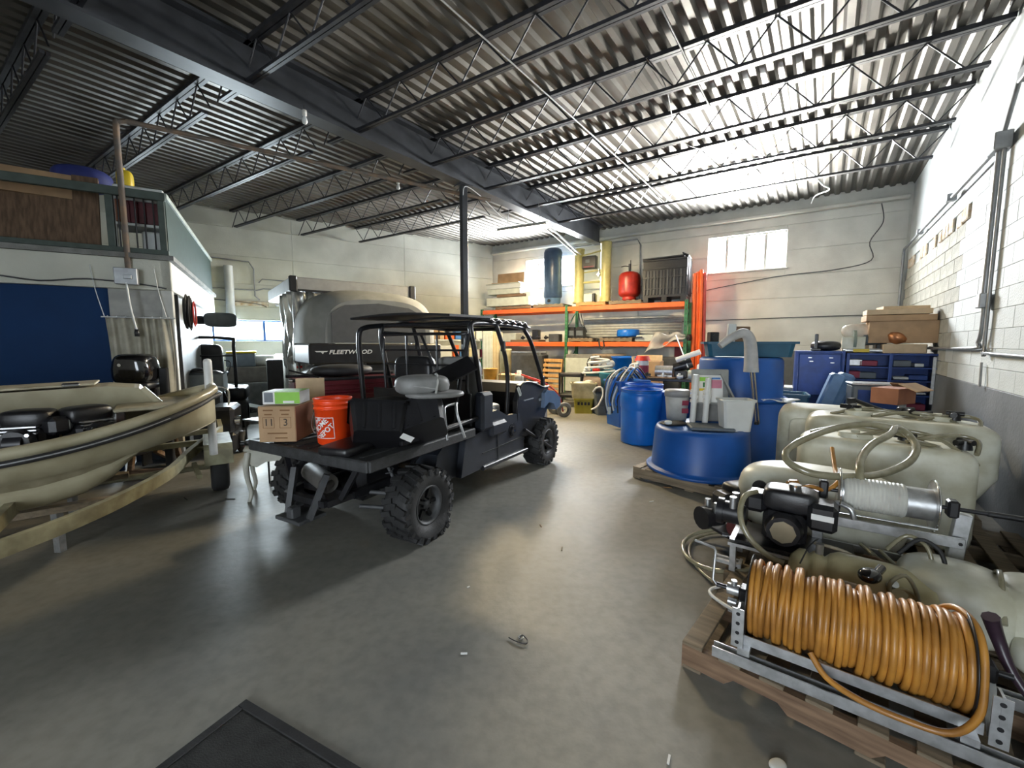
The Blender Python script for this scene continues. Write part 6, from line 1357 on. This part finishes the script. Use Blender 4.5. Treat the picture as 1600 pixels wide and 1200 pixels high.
obj('carton', MB().box((0, 0, .09), (.36, .26, .18), b=.004), card_side, t); obj('flap', MB().box((0, -.2, .2), (.34, .18, .01), rot=(.4, 0, 0)).box((.24, 0, .18), (.16, .24, .01), rot=(0, .5, 0)), card, t)
# ================================================================ field sprayers along the right wall
SA = math.atan2(-.6, .8); SU = Vector((.8, -.6)); SV = Vector((.6, .8))
def sprayer_tank(nm, lab, c, d, mt=poly_white, rz=SA, lids=((0, 0),), ribs=0, e=.22, taper=0):
    t = thing(nm, lab, 'tank', (c[0], c[1], c[2] - d[2] / 2), rz)
    fn = (lambda p: Vector((p.x * (1 - taper * max(0, -p.z / (d[2] / 2)) if p.x > 0 else 1), p.y, p.z))) if taper else None
    obj('shell', MB().sup((0, 0, d[2] / 2), d, e, e * 1.3, 36, 20, fn=fn), mt, t)
    for lx, ly in lids: obj('lid', MB().cyl((lx, ly, d[2] - .02), (lx, ly, d[2] + .035), .12, .11, n=22).cyl((lx, ly, d[2] + .035), (lx, ly, d[2] + .055), .03), poly_white, t)
    for i in range(ribs): obj('rib', MB().tube([((i - (ribs - 1) / 2) * d[0] * .8 / max(1, ribs - 1), -d[1] * .5 - .0, d[2] * .15), ((i - (ribs - 1) / 2) * d[0] * .8 / max(1, ribs - 1), -d[1] * .505, d[2] * .5), ((i - (ribs - 1) / 2) * d[0] * .8 / max(1, ribs - 1), -d[1] * .5, d[2] * .85)], .014), mt, t)
    return t
for i, (x, y, lab) in enumerate(((2.30, 3.35, 'wooden pallet under the middle white sprayer tanks'), (2.85, 4.35, 'wooden pallet under the far white sprayer tank'))):
    pallet(lab, (x, y, 0), SA, 1.5, .95, wood_pal, 8)
ta = sprayer_tank('sprayer_tank', 'farthest white sprayer tank standing before the blue cabinets', (3.55, 4.50, .55), (1.05, .62, .82), lids=((.2, 0),))
obj('moulded_panel', MB().sup((-.10, -.30, .45), (.62, .06, .52), .25), poly_white, ta)
tb2 = sprayer_tank('sprayer_tank', 'long white sprayer tank nearest the right wall with sloping end', (3.50, 3.78, .56), (1.30, .50, .84), lids=((-.25, 0), (.3, .05)), taper=.35)
tb1 = sprayer_tank('sprayer_tank', 'big square-shouldered white sprayer tank behind the white hose drum', (2.98, 3.32, .50), (1.08, .46, .76), lids=((-.15, 0),))
for t_, n_ in ((tb1, 3), (tb2, 3)):
    for i in range(n_): obj('hose', MB().tube([(-.45 + i * .3, -.1, .78 + .06 * (t_ == tb2)), (-.2 + i * .3, .02, .84 + .05 * (t_ == tb2)), (.1 + i * .22, .0, .82 + .05 * (t_ == tb2)), (.36 + i * .08, -.12, .74 + .06 * (t_ == tb2))], .016, n=6), dirt_hose, t_)
for i, (x, y, z) in enumerate(((3.35, 3.02, .88), (3.82, 3.55, 1.0), (3.62, 3.78, 1.0), (3.30, 4.0, 1.0), (3.15, 3.28, .88))):
    one('tank_valve', MB().cyl((0, 0, 0), (0, 0, .07), .045, .035).cyl((-.07, 0, .05), (.09, .0, .05), .022).cyl((0, -.06, .06), (0, .05, .06), .02), black_pl, 'black valve fitting on the white sprayer tanks, %s of five' % ORD[i] if False else ['black valve on the near right shoulder of the square tank', 'black valve at the wall end of the sloping tank', 'black valve in the middle of the sloping tank top', 'black valve at the back of the sloping tank top', 'black valve on the middle of the square tank top'][i], 'valve', (x, y, z - .01), i * .7)
one('black_spray_gun', MB().tube([at(1335, 625, 4.3), at(1375, 640, 4.3), at(1400, 648, 4.2), at(1455, 645, 4.2)], .022, n=7).bar(at(1330, 622, 4.3), at(1332, 662, 4.3), .05), black_met, 'black spray wand and bracket lying over the far tanks', 'spray wand')
one('black_hose', MB().tube([at(1255, 680, 3.9), at(1290, 672, 3.9), at(1320, 664, 3.9), at(1335, 650, 4.0)], .022, n=7), black_rub, 'short black hose in front of the farthest white tank', 'hose')
one('yellow_trough', MB().box((0, 0, .2), (.3, .3, .4), b=.02), poly_cream, 'yellowish box standing left of the farthest white tank', 'box', (fl(1247, 720).x, 4.35, 0), .3)
# engine 2 between
def pump_engine(lab, loc, rz, s_=1.0, tank=black_pl):
    e = thing('pump_engine', lab, 'engine', loc, rz)
    obj('base_plate', MB().box((.05, 0, .012), (.62, .36, .02)), black_met, e)
    obj('crankcase', MB().box((0, 0, .13), (.24, .22, .2), b=.03), black_met, e); obj('recoil_cover', MB().cyl((0, -.12, .14), (0, -.18, .14), .105, .09, n=20), black_met, e)
    obj('recoil_grille', MB().cyl((0, -.18, .14), (0, -.187, .14), .07, n=8), mat('worn_brass_plate', (.40, .36, .26), .35, .6), e)
    obj('fuel_tank', MB().sup((.02, .02, .30), (.30, .22, .15), .4), tank, e); obj('fuel_cap', MB().cyl((.04, .02, .37), (.04, .02, .40), .035), chrome, e)
    obj('air_cleaner', MB().box((.19, -.03, .25), (.15, .19, .17), b=.025), black_pl, e); obj('sticker', MB().box((.19, -.128, .26), (.11, .003, .035)), paper, e)
    obj('muffler', MB().box((-.17, .02, .25), (.13, .17, .13), b=.03), black_met, e)
    obj('pump_body', MB().cyl((-.22, 0, .13), (-.36, 0, .13), .075).cyl((-.36, 0, .13), (-.40, 0, .13), .09), black_met, e)
    for y in (-.05, .05): obj('pump_port', MB().cyl((-.30, y, .18), (-.30, y, .26), .022), galv, e)
    return e
PB_ = Matrix.Translation((1.52, 2.80, 0)) @ Matrix.Rotation(SA, 4, 'Z')
pallet('wooden pallet under the engine and the lying white tank', (1.42, 2.66, 0), SA, 1.35, 1.05, wood_pal, 8)
pump_engine('black engine and pump in front of the lying white tank', tuple(PB_ @ Vector((.32, .02, .345))), SA)
t = thing('engine_skid', 'galvanised skid frame carrying the pump engine', 'frame', tuple(PB_ @ Vector((.32, .02, .14))), SA)
obj('deck_plate', MB().box((.03, 0, .190), (.66, .38, .02)), galv, t)
for x in (-.27, .33):
    for y in (-.16, .16): obj('leg', MB().box((x, y, .09), (.035, .035, .18)), galv, t)
pump_engine('second black pump engine at the left end of the lying tank', tuple(PB_ @ Vector((.0, .62, .14))), SA + .9)
one('red_pump', MB().cyl((-.06, 0, .1), (.08, 0, .1), .06).cyl((0, 0, 0), (0, 0, .22), .03), mat('dull_red_cast', (.12, .03, .03), .5), 'dull red pump body left of the lying white tank', 'pump', tuple(PB_ @ Vector((.02, .30, .16))), .3)
tc_ = sprayer_tank('lying_tank', 'round-ended white tank lying on its side behind the engine', (2.26, 3.00, .46), (1.02, .46, .56), lids=(), e=.55, ribs=0)
obj('port', MB().cyl((-.34, -.205, .40), (-.34, -.225, .40), .05, n=20), black_pl, tc_); obj('port', MB().tube([(-.34, -.23, .40), (-.32, -.27, .33), (-.26, -.28, .22)], .018), black_rub, tc_)
obj('sight_tube', MB().tube([(-.12, -.2, .50), (-.12, -.25, .35), (-.1, -.24, .2)], .008), dirt_hose, tc_)
one('orange_tube', MB().tube([at(1240, 768, 2.72), at(1265, 760, 2.65), at(1290, 766, 2.65), at(1310, 752, 2.65), at(1305, 735, 2.8), at(1300, 700, 3.0)], .014, n=6), orange_hose, 'thin orange tube looping round the lying white tank', 'tube')
one('orange_valve', MB().cyl(at(1232, 758, 2.74), at(1246, 756, 2.74), .028).cyl(at(1238, 750, 2.74), at(1238, 766, 2.74), .02), orange_hose, 'orange valve on the front of the lying white tank', 'valve')
one('white_tag', MB().box((0, 0, 0), (.045, .004, .09), b=.0015), paper, 'pale blank tag hanging over the engine', 'tag', at(1235, 778, 2.6), .2)
# white-hose drum on its frame
L0 = Vector((2.12, 2.62, .70)); RU3 = Vector((.83, -.56, 0)).normalized()
t = thing('metal_hose_reel', 'galvanised hose reel wound with white hose above the lying tank', 'hose reel', (L0.x, L0.y, 0), math.atan2(RU3.y, RU3.x))
def cy(x0, x1, r_, r2=None, n=28): return MB().cyl((x0, 0, .70), (x1, 0, .70), r_, r2, n=n)
hosem = MB()
for i in range(15): hosem.lathe([(.085 + .017 * math.cos(a), .017 * math.sin(a)) for a in [k * PI / 4 for k in range(9)]], 26, Matrix.Translation((.035 + i * .019, 0, .70)) @ Matrix.Rotation(PI / 2, 4, 'Y'))
obj('hose_winding', hosem, mat('white_wound_hose', (.60, .60, .55), .5), t, label='white hose wound on the drum'); obj('drum', cy(0, .44, .092), galv, t)
for x in (0, .44): obj('flange', cy(x - .005, x + .005, .145), galv, t); obj('flange_rim', MB().tube([(x, .147 * math.cos(a), .70 + .147 * math.sin(a)) for a in [k * PI / 12 for k in range(24)]], .006, n=5, sub=1, closed=True), chrome, t)
obj('axle', cy(-.14, .66, .012, n=10), black_met, t); obj('bearing', MB().box((.52, 0, .70), (.05, .07, .10), b=.01), black_pl, t); obj('bearing', MB().box((-.08, 0, .70), (.05, .07, .12), b=.01), black_pl, t)
obj('crank_handle', cy(.66, .80, .016, n=10), black_pl, t)
obj('upright', MB().box((-.10, 0, .46), (.06, .05, .44), rot=(0, -.05, 0), b=.004), galv, t); obj('upright', MB().box((.55, 0, .46), (.07, .05, .44), rot=(0, .08, 0), b=.004), galv, t)
obj('front_rail', MB().box((.22, -.06, .52), (.70, .02, .06), b=.003), galv, t, label='galvanised front rail'); obj('rear_rail', MB().box((.22, .1, .30), (.70, .02, .05), b=.003), galv, t); obj('foot', MB().box((-.1, 0, .16), (.06, .3, .03)).box((-.1, 0, .2), (.05, .05, .1)), galv, t); obj('foot', MB().box((.56, 0, .16), (.06, .3, .03)).box((.56, 0, .2), (.05, .05, .1)), galv, t)
for x in (-.11, .55): obj('bolt', MB().cyl((x, -.075, .52), (x, -.066, .52), .010, n=6), black_met, t)
obj('guide_rod', MB().cyl((.0, -.13, .60), (.44, -.13, .60), .008), chrome, t); obj('fitting', MB().tube([(-.02, -.12, .66), (.05, -.15, .64), (.07, -.15, .58)], .016), galv, t)
# big hose loops over the tanks
def hp(pts): return [at(x, y, d) for x, y, d in pts]
one('clear_hose', MB().tube(hp([(1345, 760, 2.55), (1343, 735, 2.6), (1346, 715, 2.7), (1362, 695, 2.8), (1392, 678, 2.9), (1400, 668, 3.0), (1420, 680, 3.0), (1432, 700, 2.9), (1420, 722, 2.8), (1380, 740, 2.7), (1330, 745, 2.6), (1270, 740, 2.65), (1232, 722, 2.75), (1230, 703, 2.85), (1262, 684, 2.95), (1310, 668, 3.05), (1360, 663, 3.05), (1398, 670, 2.98)]), .024, n=9, sub=4), dirt_hose, 'thick dirty clear hose looped over the square white tank', 'hose')
one('clear_hose', MB().tube(hp([(1430, 690, 3.0), (1470, 700, 3.1), (1500, 712, 3.2), (1530, 728, 3.3)]), .018, n=7), dirt_hose, 'thin clear hose along the shoulder of the sloping tank', 'hose')
one('clear_hose', MB().tube(hp([(1182, 768, 2.7), (1165, 774, 2.65), (1157, 795, 2.6), (1160, 820, 2.55), (1175, 845, 2.5), (1200, 868, 2.45), (1225, 880, 2.4)]), .018, n=8), dirt_hose, 'clear hose dropping from the pump in front of the pallet', 'hose')
def gp_(x, y, z): return fl(x, y, z)
one('floor_hose', MB().tube([gp_(1150, 816, .20), gp_(1120, 826, .10), gp_(1085, 834, .05), gp_(1068, 848, .03), gp_(1072, 868, .03), gp_(1095, 884, .04), gp_(1130, 893, .10), gp_(1180, 889, .16), gp_(1225, 876, .22), gp_(1250, 868, .28)], .017, n=8), dirt_hose, 'brownish clear hose looping out over the floor by the pallets', 'hose')
one('floor_hose', MB().tube([gp_(1150, 832, .03), gp_(1110, 834, .02), gp_(1082, 846, .02), gp_(1078, 868, .02), gp_(1098, 895, .02), gp_(1125, 915, .05)], .011, n=7), dirt_hose, 'thinner hose lying inside the floor loop', 'hose')
one('floor_hose', MB().tube([gp_(1128, 916, .15), gp_(1112, 920, .15), gp_(1110, 928, .15), gp_(1128, 942, .16), gp_(1150, 955, .18)], .010, n=7), pvc, 'short pale hose bent at the left of the orange reel', 'hose')
# ================================================================ front pallet with the orange hose reel
FA = math.atan2(-.67, .74)
pallet('grey wooden pallet with a reddish stringer under the orange hose reel', (.87, 1.99, 0), FA, 1.30, 1.05, wood_pal, 8, h=.14, bw=.095, notch=True, smt=wood_red)
pallet('wooden pallet under the front white tanks by the wall', (1.98, 2.18, 0), FA, .95, .95, wood_pal, 6, h=.14)
GO = Vector((.985, 1.905)); GA = math.atan2(-.6, .8)
t = thing('orange_hose_reel', 'long galvanised reel wound full of orange hose on the front pallet', 'hose reel', (GO.x, GO.y, .142), GA)
ZR = .245
m = MB()
for k, y in enumerate((.0, .07, .40)):
    pass
def channel(x0, x1, y, z, w_=.05, h_=.05): return MB().ext([(y - w_ / 2, z), (y + w_ / 2, z), (y + w_ / 2, z + h_), (y + w_ / 2 - .006, z + h_), (y + w_ / 2 - .006, z + .006), (y - w_ / 2 + .006, z + .006), (y - w_ / 2 + .006, z + h_), (y - w_ / 2, z + h_)], x0, x1, 'X')
obj('base_rail', channel(0, 1.12, 0, 0), galv, t, label='front galvanised channel'); obj('base_rail', channel(0, 1.12, .42, 0), galv, t); obj('cross_rail', MB().box((.13, .22, .065), (.05, .46, .03)), galv, t); obj('cross_rail', MB().box((.86, .22, .065), (.05, .46, .03)), galv, t)
obj('frame_angle', MB().box((.5, .055, .083), (.80, .045, .006)).box((.5, .035, .105), (.80, .006, .045)), galv, t, label='upper galvanised angle')
for x in (.10, .93):
    m = MB().ext([(.0, .08), (.0, .27), (.055, .27), (.055, .08)], x - .004, x + .004, 'X'); m.box((x, .004, .17), (.05, .006, .19))
    obj('perforated_upright', m, galv, t)
    for k in range(4): obj('hole', MB().cyl((x, -.0005, .10 + k * .047), (x, .0015, .10 + k * .047), .009, n=10), black_met, t)
    obj('upright', MB().bar((x, .04, .08), (x, .20, ZR), .04, .008), galv, t); obj('bearing', MB().box((x, .20, ZR), (.05, .08, .07), b=.01), black_met, t)
obj('axle', MB().cyl((-.03, .20, ZR), (1.0, .20, ZR), .012), black_met, t)
for x in (.125, .87): obj('flange', MB().lathe([(0, -.003), (.196, -.003), (.199, 0), (.196, .003), (0, .003)], 40, Matrix.Translation((x, .20, ZR)) @ Matrix.Rotation(PI / 2, 4, 'Y')), black_met, t)
obj('drum', MB().cyl((.125, .2, ZR), (.87, .2, ZR), .075, n=24), black_met, t)
# the wound hose: each turn is a part; radius swells and sags irregularly
rr = random.Random(4); nT = 31; hr = .0132
def turn(x, R_, lean, ph, dy=0, name='hose_turn'):
    pts = []
    for k in range(22):
        a = 2 * PI * k / 22; w_ = 1 + .012 * math.sin(3 * a + ph)
        pts.append((x + lean * math.sin(a) + .002 * math.sin(2 * a + ph), .20 + dy + R_ * w_ * math.cos(a), ZR + R_ * w_ * math.sin(a)))
    return obj(name, MB().tube(pts, hr, n=8, sub=2, closed=True), orange_hose, t)
for i in range(nT):
    x = .142 + i * (.715 / (nT - 1)); u = i / (nT - 1)
    R_ = .168 + .010 * math.sin(i * 1.9) + rr.uniform(-.008, .008) - (.012 if 8 < i < 12 else 0)
    turn(x, R_, rr.uniform(-.008, .010) if i < 14 else rr.uniform(-.003, .005), rr.uniform(0, 6))
for i in range(0, 32, 1):
    turn(.150 + i * .0228, .145, 0, i, name='inner_turn')
# loose end hanging from the reel and looping back round the right flange
obj('loose_hose', MB().tube([(.38, .04, ZR - .09), (.44, -.0, ZR - .15), (.55, -.04, ZR - .165), (.68, -.06, ZR - .16), (.80, -.06, ZR - .14), (.875, -.0, ZR - .08), (.895, .06, ZR + .02), (.895, .12, ZR + .13), (.88, .20, ZR + .18), (.84, .30, ZR + .17), (.78, .35, ZR + .09)], .0125, n=9, sub=5), orange_hose, t, label='loose orange end looping round the right flange')
obj('crank', MB().tube([(-.03, .20, ZR), (-.05, .20, ZR + .02), (-.05, .24, ZR + .16), (-.06, .25, ZR + .17), (-.16, .26, ZR + .18)], .007, n=6, sub=1), galv, t, label='bent wire crank handle')
obj('swivel', MB().cyl((.02, .20, ZR), (.08, .20, ZR), .028).cyl((.05, .2, ZR), (.05, .2, ZR + .05), .014).cyl((.03, .17, ZR - .05), (.07, .17, ZR - .05), .018), galv, t)
obj('motor_arm', MB().tube([(.95, .30, ZR + .17), (.98, .32, ZR + .08), (1.02, .28, ZR - .03), (1.10, .22, ZR - .14)], lambda k: .028 - .016 * k, n=8), mat('dark_maroon_plastic', (.035, .02, .03), .35), t, label='dark curved lever at the right end')
obj('brass_clip', MB().box((1.12, .22, ZR - .16), (.05, .03, .03), b=.006), yellow_pl, t)
# tanks in front right
FM = Matrix.Translation((.87, 1.99, 0)) @ Matrix.Rotation(FA, 4, 'Z')
p = FM @ Vector((.66, .90, .14))
t = thing('ribbed_tank', 'yellowed ribbed plastic tank lying behind the orange hose reel', 'tank', (p.x, p.y, .14), FA + .05)
RY = Matrix.Translation((-.30, 0, .16)) @ Matrix.Rotation(PI / 2, 4, 'Y')
obj('shell', MB().lathe([(0, -.05), (.07, -.04), (.115, 0), (.118, .03), (.098, .05), (.120, .07), (.124, .10), (.102, .125), (.13, .15), (.15, .19), (.155, .42), (.13, .58), (.05, .63), (0, .64)], 30, RY), poly_cream, t)
obj('patch', MB().box((-.06, -.145, .20), (.07, .012, .05), rz=.05, b=.004), paper, t); obj('fitting', MB().cyl((-.20, 0, .28), (-.20, 0, .34), .02).cyl((.1, -.1, .24), (.12, -.14, .28), .02), galv, t)
obj('dial', MB().lathe([(0, .0), (.06, 0), (.065, .01), (.05, .02), (.048, .012), (0, .012)], 22, Matrix.Translation((.16, -.13, .20)) @ Matrix.Rotation(1.1, 4, 'X')), poly_cream, t)
obj('tube', MB().tube([(.12, -.13, .16), (.10, -.16, .28), (.16, -.12, .33), (.21, -.13, .24), (.22, -.15, .12)], .010), dirt_hose, t)
one('star_fitting', MB().sup((0, 0, .03), (.11, .09, .07), .9).cyl((.05, 0, .03), (.12, .02, .04), .02), gl, 'glossy black star-shaped knob between the reel and the white tank', 'knob', at(1358, 908, 2.02), .3)
for i, (a, b, r_, mt, lab) in enumerate((((1272, 848, 2.45), (1375, 895, 2.2), .010, rope_m, 'thin tan tube crossing over the ribbed tank'), ((1278, 842, 2.5), (1250, 880, 2.2), .004, black_rub, 'thin black wire curling over the ribbed tank'), ((1345, 850, 2.5), (1440, 955, 2.0), .013, dirt_hose, 'brown clear tube running past the black knob'), ((1375, 860, 2.4), (1465, 975, 1.95), .011, dirt_hose, 'second brown tube running beside the black knob'), ((1350, 870, 2.4), (1400, 900, 2.2), .016, wood_red, 'short brown stick by the ribbed tank'))):
    A_ = at(*a); B_ = at(*b); M_ = (A_ + B_) / 2 + Vector((0, 0, .03)); one('tube' if i != 4 else 'stick', MB().tube([A_, M_, B_], r_, n=6), mt, lab, 'tube' if i != 4 else 'stick')
# wide-mouthed white tank with hoses, and its body reaching the edge of the frame
e0 = at(1468, 915, 2.12)
t = thing('spot_sprayer_tank', 'white moulded sprayer tank with open wide mouth at the right edge', 'tank', (e0.x, e0.y, .142), FA)
obj('body', MB().sup((.05, .0, .17), (.46, .46, .34), .55, .7, 34, 18), poly_white, t); obj('body_lobe', MB().sup((.42, .02, .17), (.48, .42, .36), .5, .6, 30, 16), poly_white, t); obj('body_lobe', MB().sup((.44, -.2, .08), (.42, .22, .16), .5, .7, 26, 14), poly_white, t)
zn = e0.z - .142
obj('neck', MB().lathe([(.115, zn - .18), (.118, zn - .05), (.124, zn - .045), (.124, zn - .03), (.116, zn - .028), (.116, zn - .01), (.128, zn - .008), (.128, zn + .02), (.105, zn + .02), (.10, zn - .12), (0, zn - .12)], 36), mat('clean_white_poly', (.66, .68, .65), .35), t)
obj('saddle', MB().tube([(.2, -.22, .2), (.2, 0, .37), (.2, .2, .2)], .012), dirt_hose, t)
for i, (dx, dy) in enumerate(((-.02, .0), (.03, -.02))): obj('dip_hose', MB().tube([(dx, dy, zn - .08), (dx - .01, dy + .02, zn + .08), (dx - .04, dy + .05, zn + .18), (dx - .12, dy + .07, zn + .21), (dx - .20, dy + .02, zn + .12)], .011), black_rub if i else dirt_hose, t)
obj('white_cap', MB().cyl((-.16, -.05, zn + .0), (-.10, -.09, zn + .0), .022), paper, t)
one('white_scoop', MB().sup((0, 0, .01), (.07, .05, .02), .7, .9), white_pl, 'white plastic corner just showing on the floor at the bottom edge', 'scoop', fl(1215, 1199), .3)
one('galvanised_strap', MB().box((0, 0, 0), (.26, .05, .012), rz=SA + .15), galv, 'pale metal strap on the pallet under the engine', 'strap', fl(1158, 840, .16))
t = thing('clevis_bracket', 'small grey metal bracket left of the orange reel handle', 'bracket', fl(1135, 880, .15), SA)
obj('arm', MB().box((0, 0, .01), (.16, .03, .02)), galv, t); obj('arm', MB().box((0, .06, .01), (.16, .02, .02)), galv, t); obj('plate', MB().box((.08, .03, .01), (.02, .10, .03)), galv, t)
# ================================================================ floor mat and litter
a = fl(385, 1095); rzm = math.atan2(fl(560, 1200).y - a.y, fl(560, 1200).x - a.x)
t = thing('floor_mat', 'black rubber floor mat corner at the bottom edge of the view', 'mat', (a.x, a.y, .001), rzm)
obj('mat_field', MB().box((.62, -.5, .004), (1.15, .92, .006)), mat_rub, t); obj('mat_border', MB().box((.62, -.02, .006), (1.24, .04, .010), b=.003).box((.02, -.5, .006), (.04, .92, .010), b=.003).box((1.22, -.5, .006), (.04, .92, .010), b=.003).box((.62, -.98, .006), (1.24, .04, .01), b=.003), black_rub, t)
one('bent_wire', MB().tube([fl(795, 996, .008), fl(802, 1000, .008), fl(812, 1004, .01), fl(822, 1006, .01), fl(824, 1000, .01), fl(816, 992, .02), fl(812, 998, .02)], .0035, n=5), black_met, 'bent wire with a metal ring lying on the bare floor', 'wire')
one('metal_ring', MB().tube([(.014 * math.cos(a_), .014 * math.sin(a_), .006) for a_ in [k * PI / 4 for k in range(8)]], .004, n=5, sub=1, closed=True), galv, 'small metal ring lying with the bent wire', 'ring', fl(814, 997))
for i, (x, y, l_, mt, lab) in enumerate(((725, 1022, .035, paper, 'pale chip of litter left of the bent wire'), (732, 918, .02, paper, 'small white chip on the floor in the lamp glare'), (878, 858, .06, wood_pal, 'thin twig on the floor right of the glare'), (680, 829, .08, galv, 'bright sliver on the floor by the flat tire'), (1043, 762, .09, wood_or, 'wood splinter on the floor before the blue tub pallet'), (1018, 784, .05, paper, 'pale chip on the floor before the blue tub pallet'), (1045, 1188, .04, paper, 'pale splinter at the bottom edge near the front pallet'), (845, 822, .05, wood_red, 'dark twig on the floor near the front wheel'), (290, 780, .12, black_rub, 'dark scrap on the floor beside the trailer wheel'), (360, 780, .10, black_rub, 'dark scrap on the floor right of the trailer wheel'))):
    one('litter', MB().box((0, 0, .004), (l_, .009, .006), rz=i * .7), mt, lab, 'litter', fl(x, y))
# background between the vehicle and the back wall (left of the rack)
t = px_thing('storage_rack', 'white shelf of cartons and bottles seen through the vehicle cab', 'shelf', 715, 560, 11.8, .35)
for z in (.25, .75, 1.25, 1.75): obj('shelf_board', MB().box((0, 0, z), (1.7, .5, .035)), white_pl, t)
for x in (-.82, .82):
    for y in (-.22, .22): obj('post', MB().box((x, y, .98), (.04, .04, 1.96)), wood_red, t)
SR = Matrix.Translation(t.location) @ Matrix.Rotation(.35, 4, 'Z'); k = 0
cols = ((card, 'brown'), (white_pl, 'white'), (blue_ink, 'blue'), (card_l, 'tan'), (mar_ink, 'maroon'), (poly_cream, 'cream'), (orange_st, 'orange'))
for j, z in enumerate((.27, .77, 1.27, 1.77)):
    x = -.74; nn = -1
    while x < .7:
        nn += 1
        w_ = random.uniform(.14, .3); h_ = random.uniform(.15, .36); mt, cn = cols[(k * 3) % 7]
        one('stored_box', MB().box((0, 0, h_ / 2), (w_ - .02, .36, h_), b=.01), mt, '%s box, %s from the left on the %s shelf behind the cab' % (cn, ORD[nn], ('lowest', 'second', 'third', 'top')[j]), 'box', tuple(SR @ Vector((x + w_ / 2, 0, z))), .35); x += w_ + .01; k += 1
for i, (px, mt, w_, lab) in enumerate(((762, foam, .30, 'pale green foam board standing left of the cream folded panel'), (776, lightwood, .34, 'cream ribbed folding panel standing beside the rack'))):
    p = at(px, 560, 11.6); t = thing('standing_panel', lab, 'panel', (p.x, p.y, 0), -.2)
    obj('panel', MB().box((0, 0, 1.0 - .01 * i), (w_, .10, 2.0 - .02 * i), b=.03), mt, t)
    for k in range(3): obj('groove', MB().box((-.09 + k * .09, -.052, 1.0), (.012, .006, 1.8)), card if i else white_pl, t)
t = px_thing('cream_worktable', 'cream topped table with containers seen behind the vehicle dash', 'table', 795, 600, 9.2, -.2)
obj('top', MB().box((0, 0, .72), (1.3, .6, .04), b=.008), poly_cream, t)
for x in (-.6, .6):
    for y in (-.25, .25): obj('leg', MB().box((x, y, .35), (.05, .05, .7)), white_pl, t)
TM = Matrix.Translation(t.location) @ Matrix.Rotation(-.2, 4, 'Z')
def tt(nm, m, mt, lab, cat, x, y): return one(nm, m, mt, lab, cat, tuple(TM @ Vector((x, y, .741))), -.2)
tt('amber_bucket', MB().lathe([(0, 0), (.13, 0), (.16, .34), (.165, .36), (.15, .36), (.12, .01), (0, .01)], 24), mat('amber_plastic', (.55, .28, .04), .4, trans=.0), 'amber plastic bucket on the cream table', 'bucket', -.42, 0)
tt('white_bottle', MB().lathe([(0, 0), (.10, 0), (.10, .20), (.08, .24), (.05, .26), (.05, .33), (0, .33)], 20), white_pl, 'white jug with a cap on the cream table', 'jug', .25, -.1)
tt('clear_tub', MB().box((0, 0, .12), (.38, .28, .24), b=.02), poly_cream, 'cream lidded tub on the middle of the table', 'tub', -.05, .1)
tt('wire_basket', MB().tube([(-.14, 0, .0), (-.12, 0, .24), (.0, 0, .28), (.12, 0, .24), (.14, 0, .0)], .008), copper, 'bent copper handle over the cream tub', 'handle', -.05, -.1)
p = at(790, 560, 11.4); one('pale_cylinder', MB().lathe([(0, 0), (.16, 0), (.16, .9), (.17, .92), (.17, .96), (0, .96)], 22), poly_cream, 'pale round canister standing behind the cream table', 'canister', (p.x, p.y, .55)); one('canister_stand', MB().box((0, 0, .27), (.4, .4, .54), b=.02), dark_grey, 'dark block under the pale round canister', 'stand', (p.x, p.y, 0))
t = px_thing('folded_table', 'blue and white folded item leaning behind the cab screen', 'panel', 690, 560, 10.6, .3); obj('panel', MB().box((0, 0, .8), (.5, .05, 1.6), b=.01), white_pl, t); obj('blue_band', MB().box((0, -.03, .5), (.5, .01, .3)), blue_ink, t)
t = px_thing('green_mannequin_base', 'green standing device behind the cab screen', 'device', 615, 580, 8.9, 0); obj('body', MB().sup((0, 0, .95), (.22, .2, .5), .7).box((0, 0, .4), (.3, .3, .8), b=.03), mat('green_plastic', (.02, .18, .10), .4), t)
bpy.context.view_layer.update()
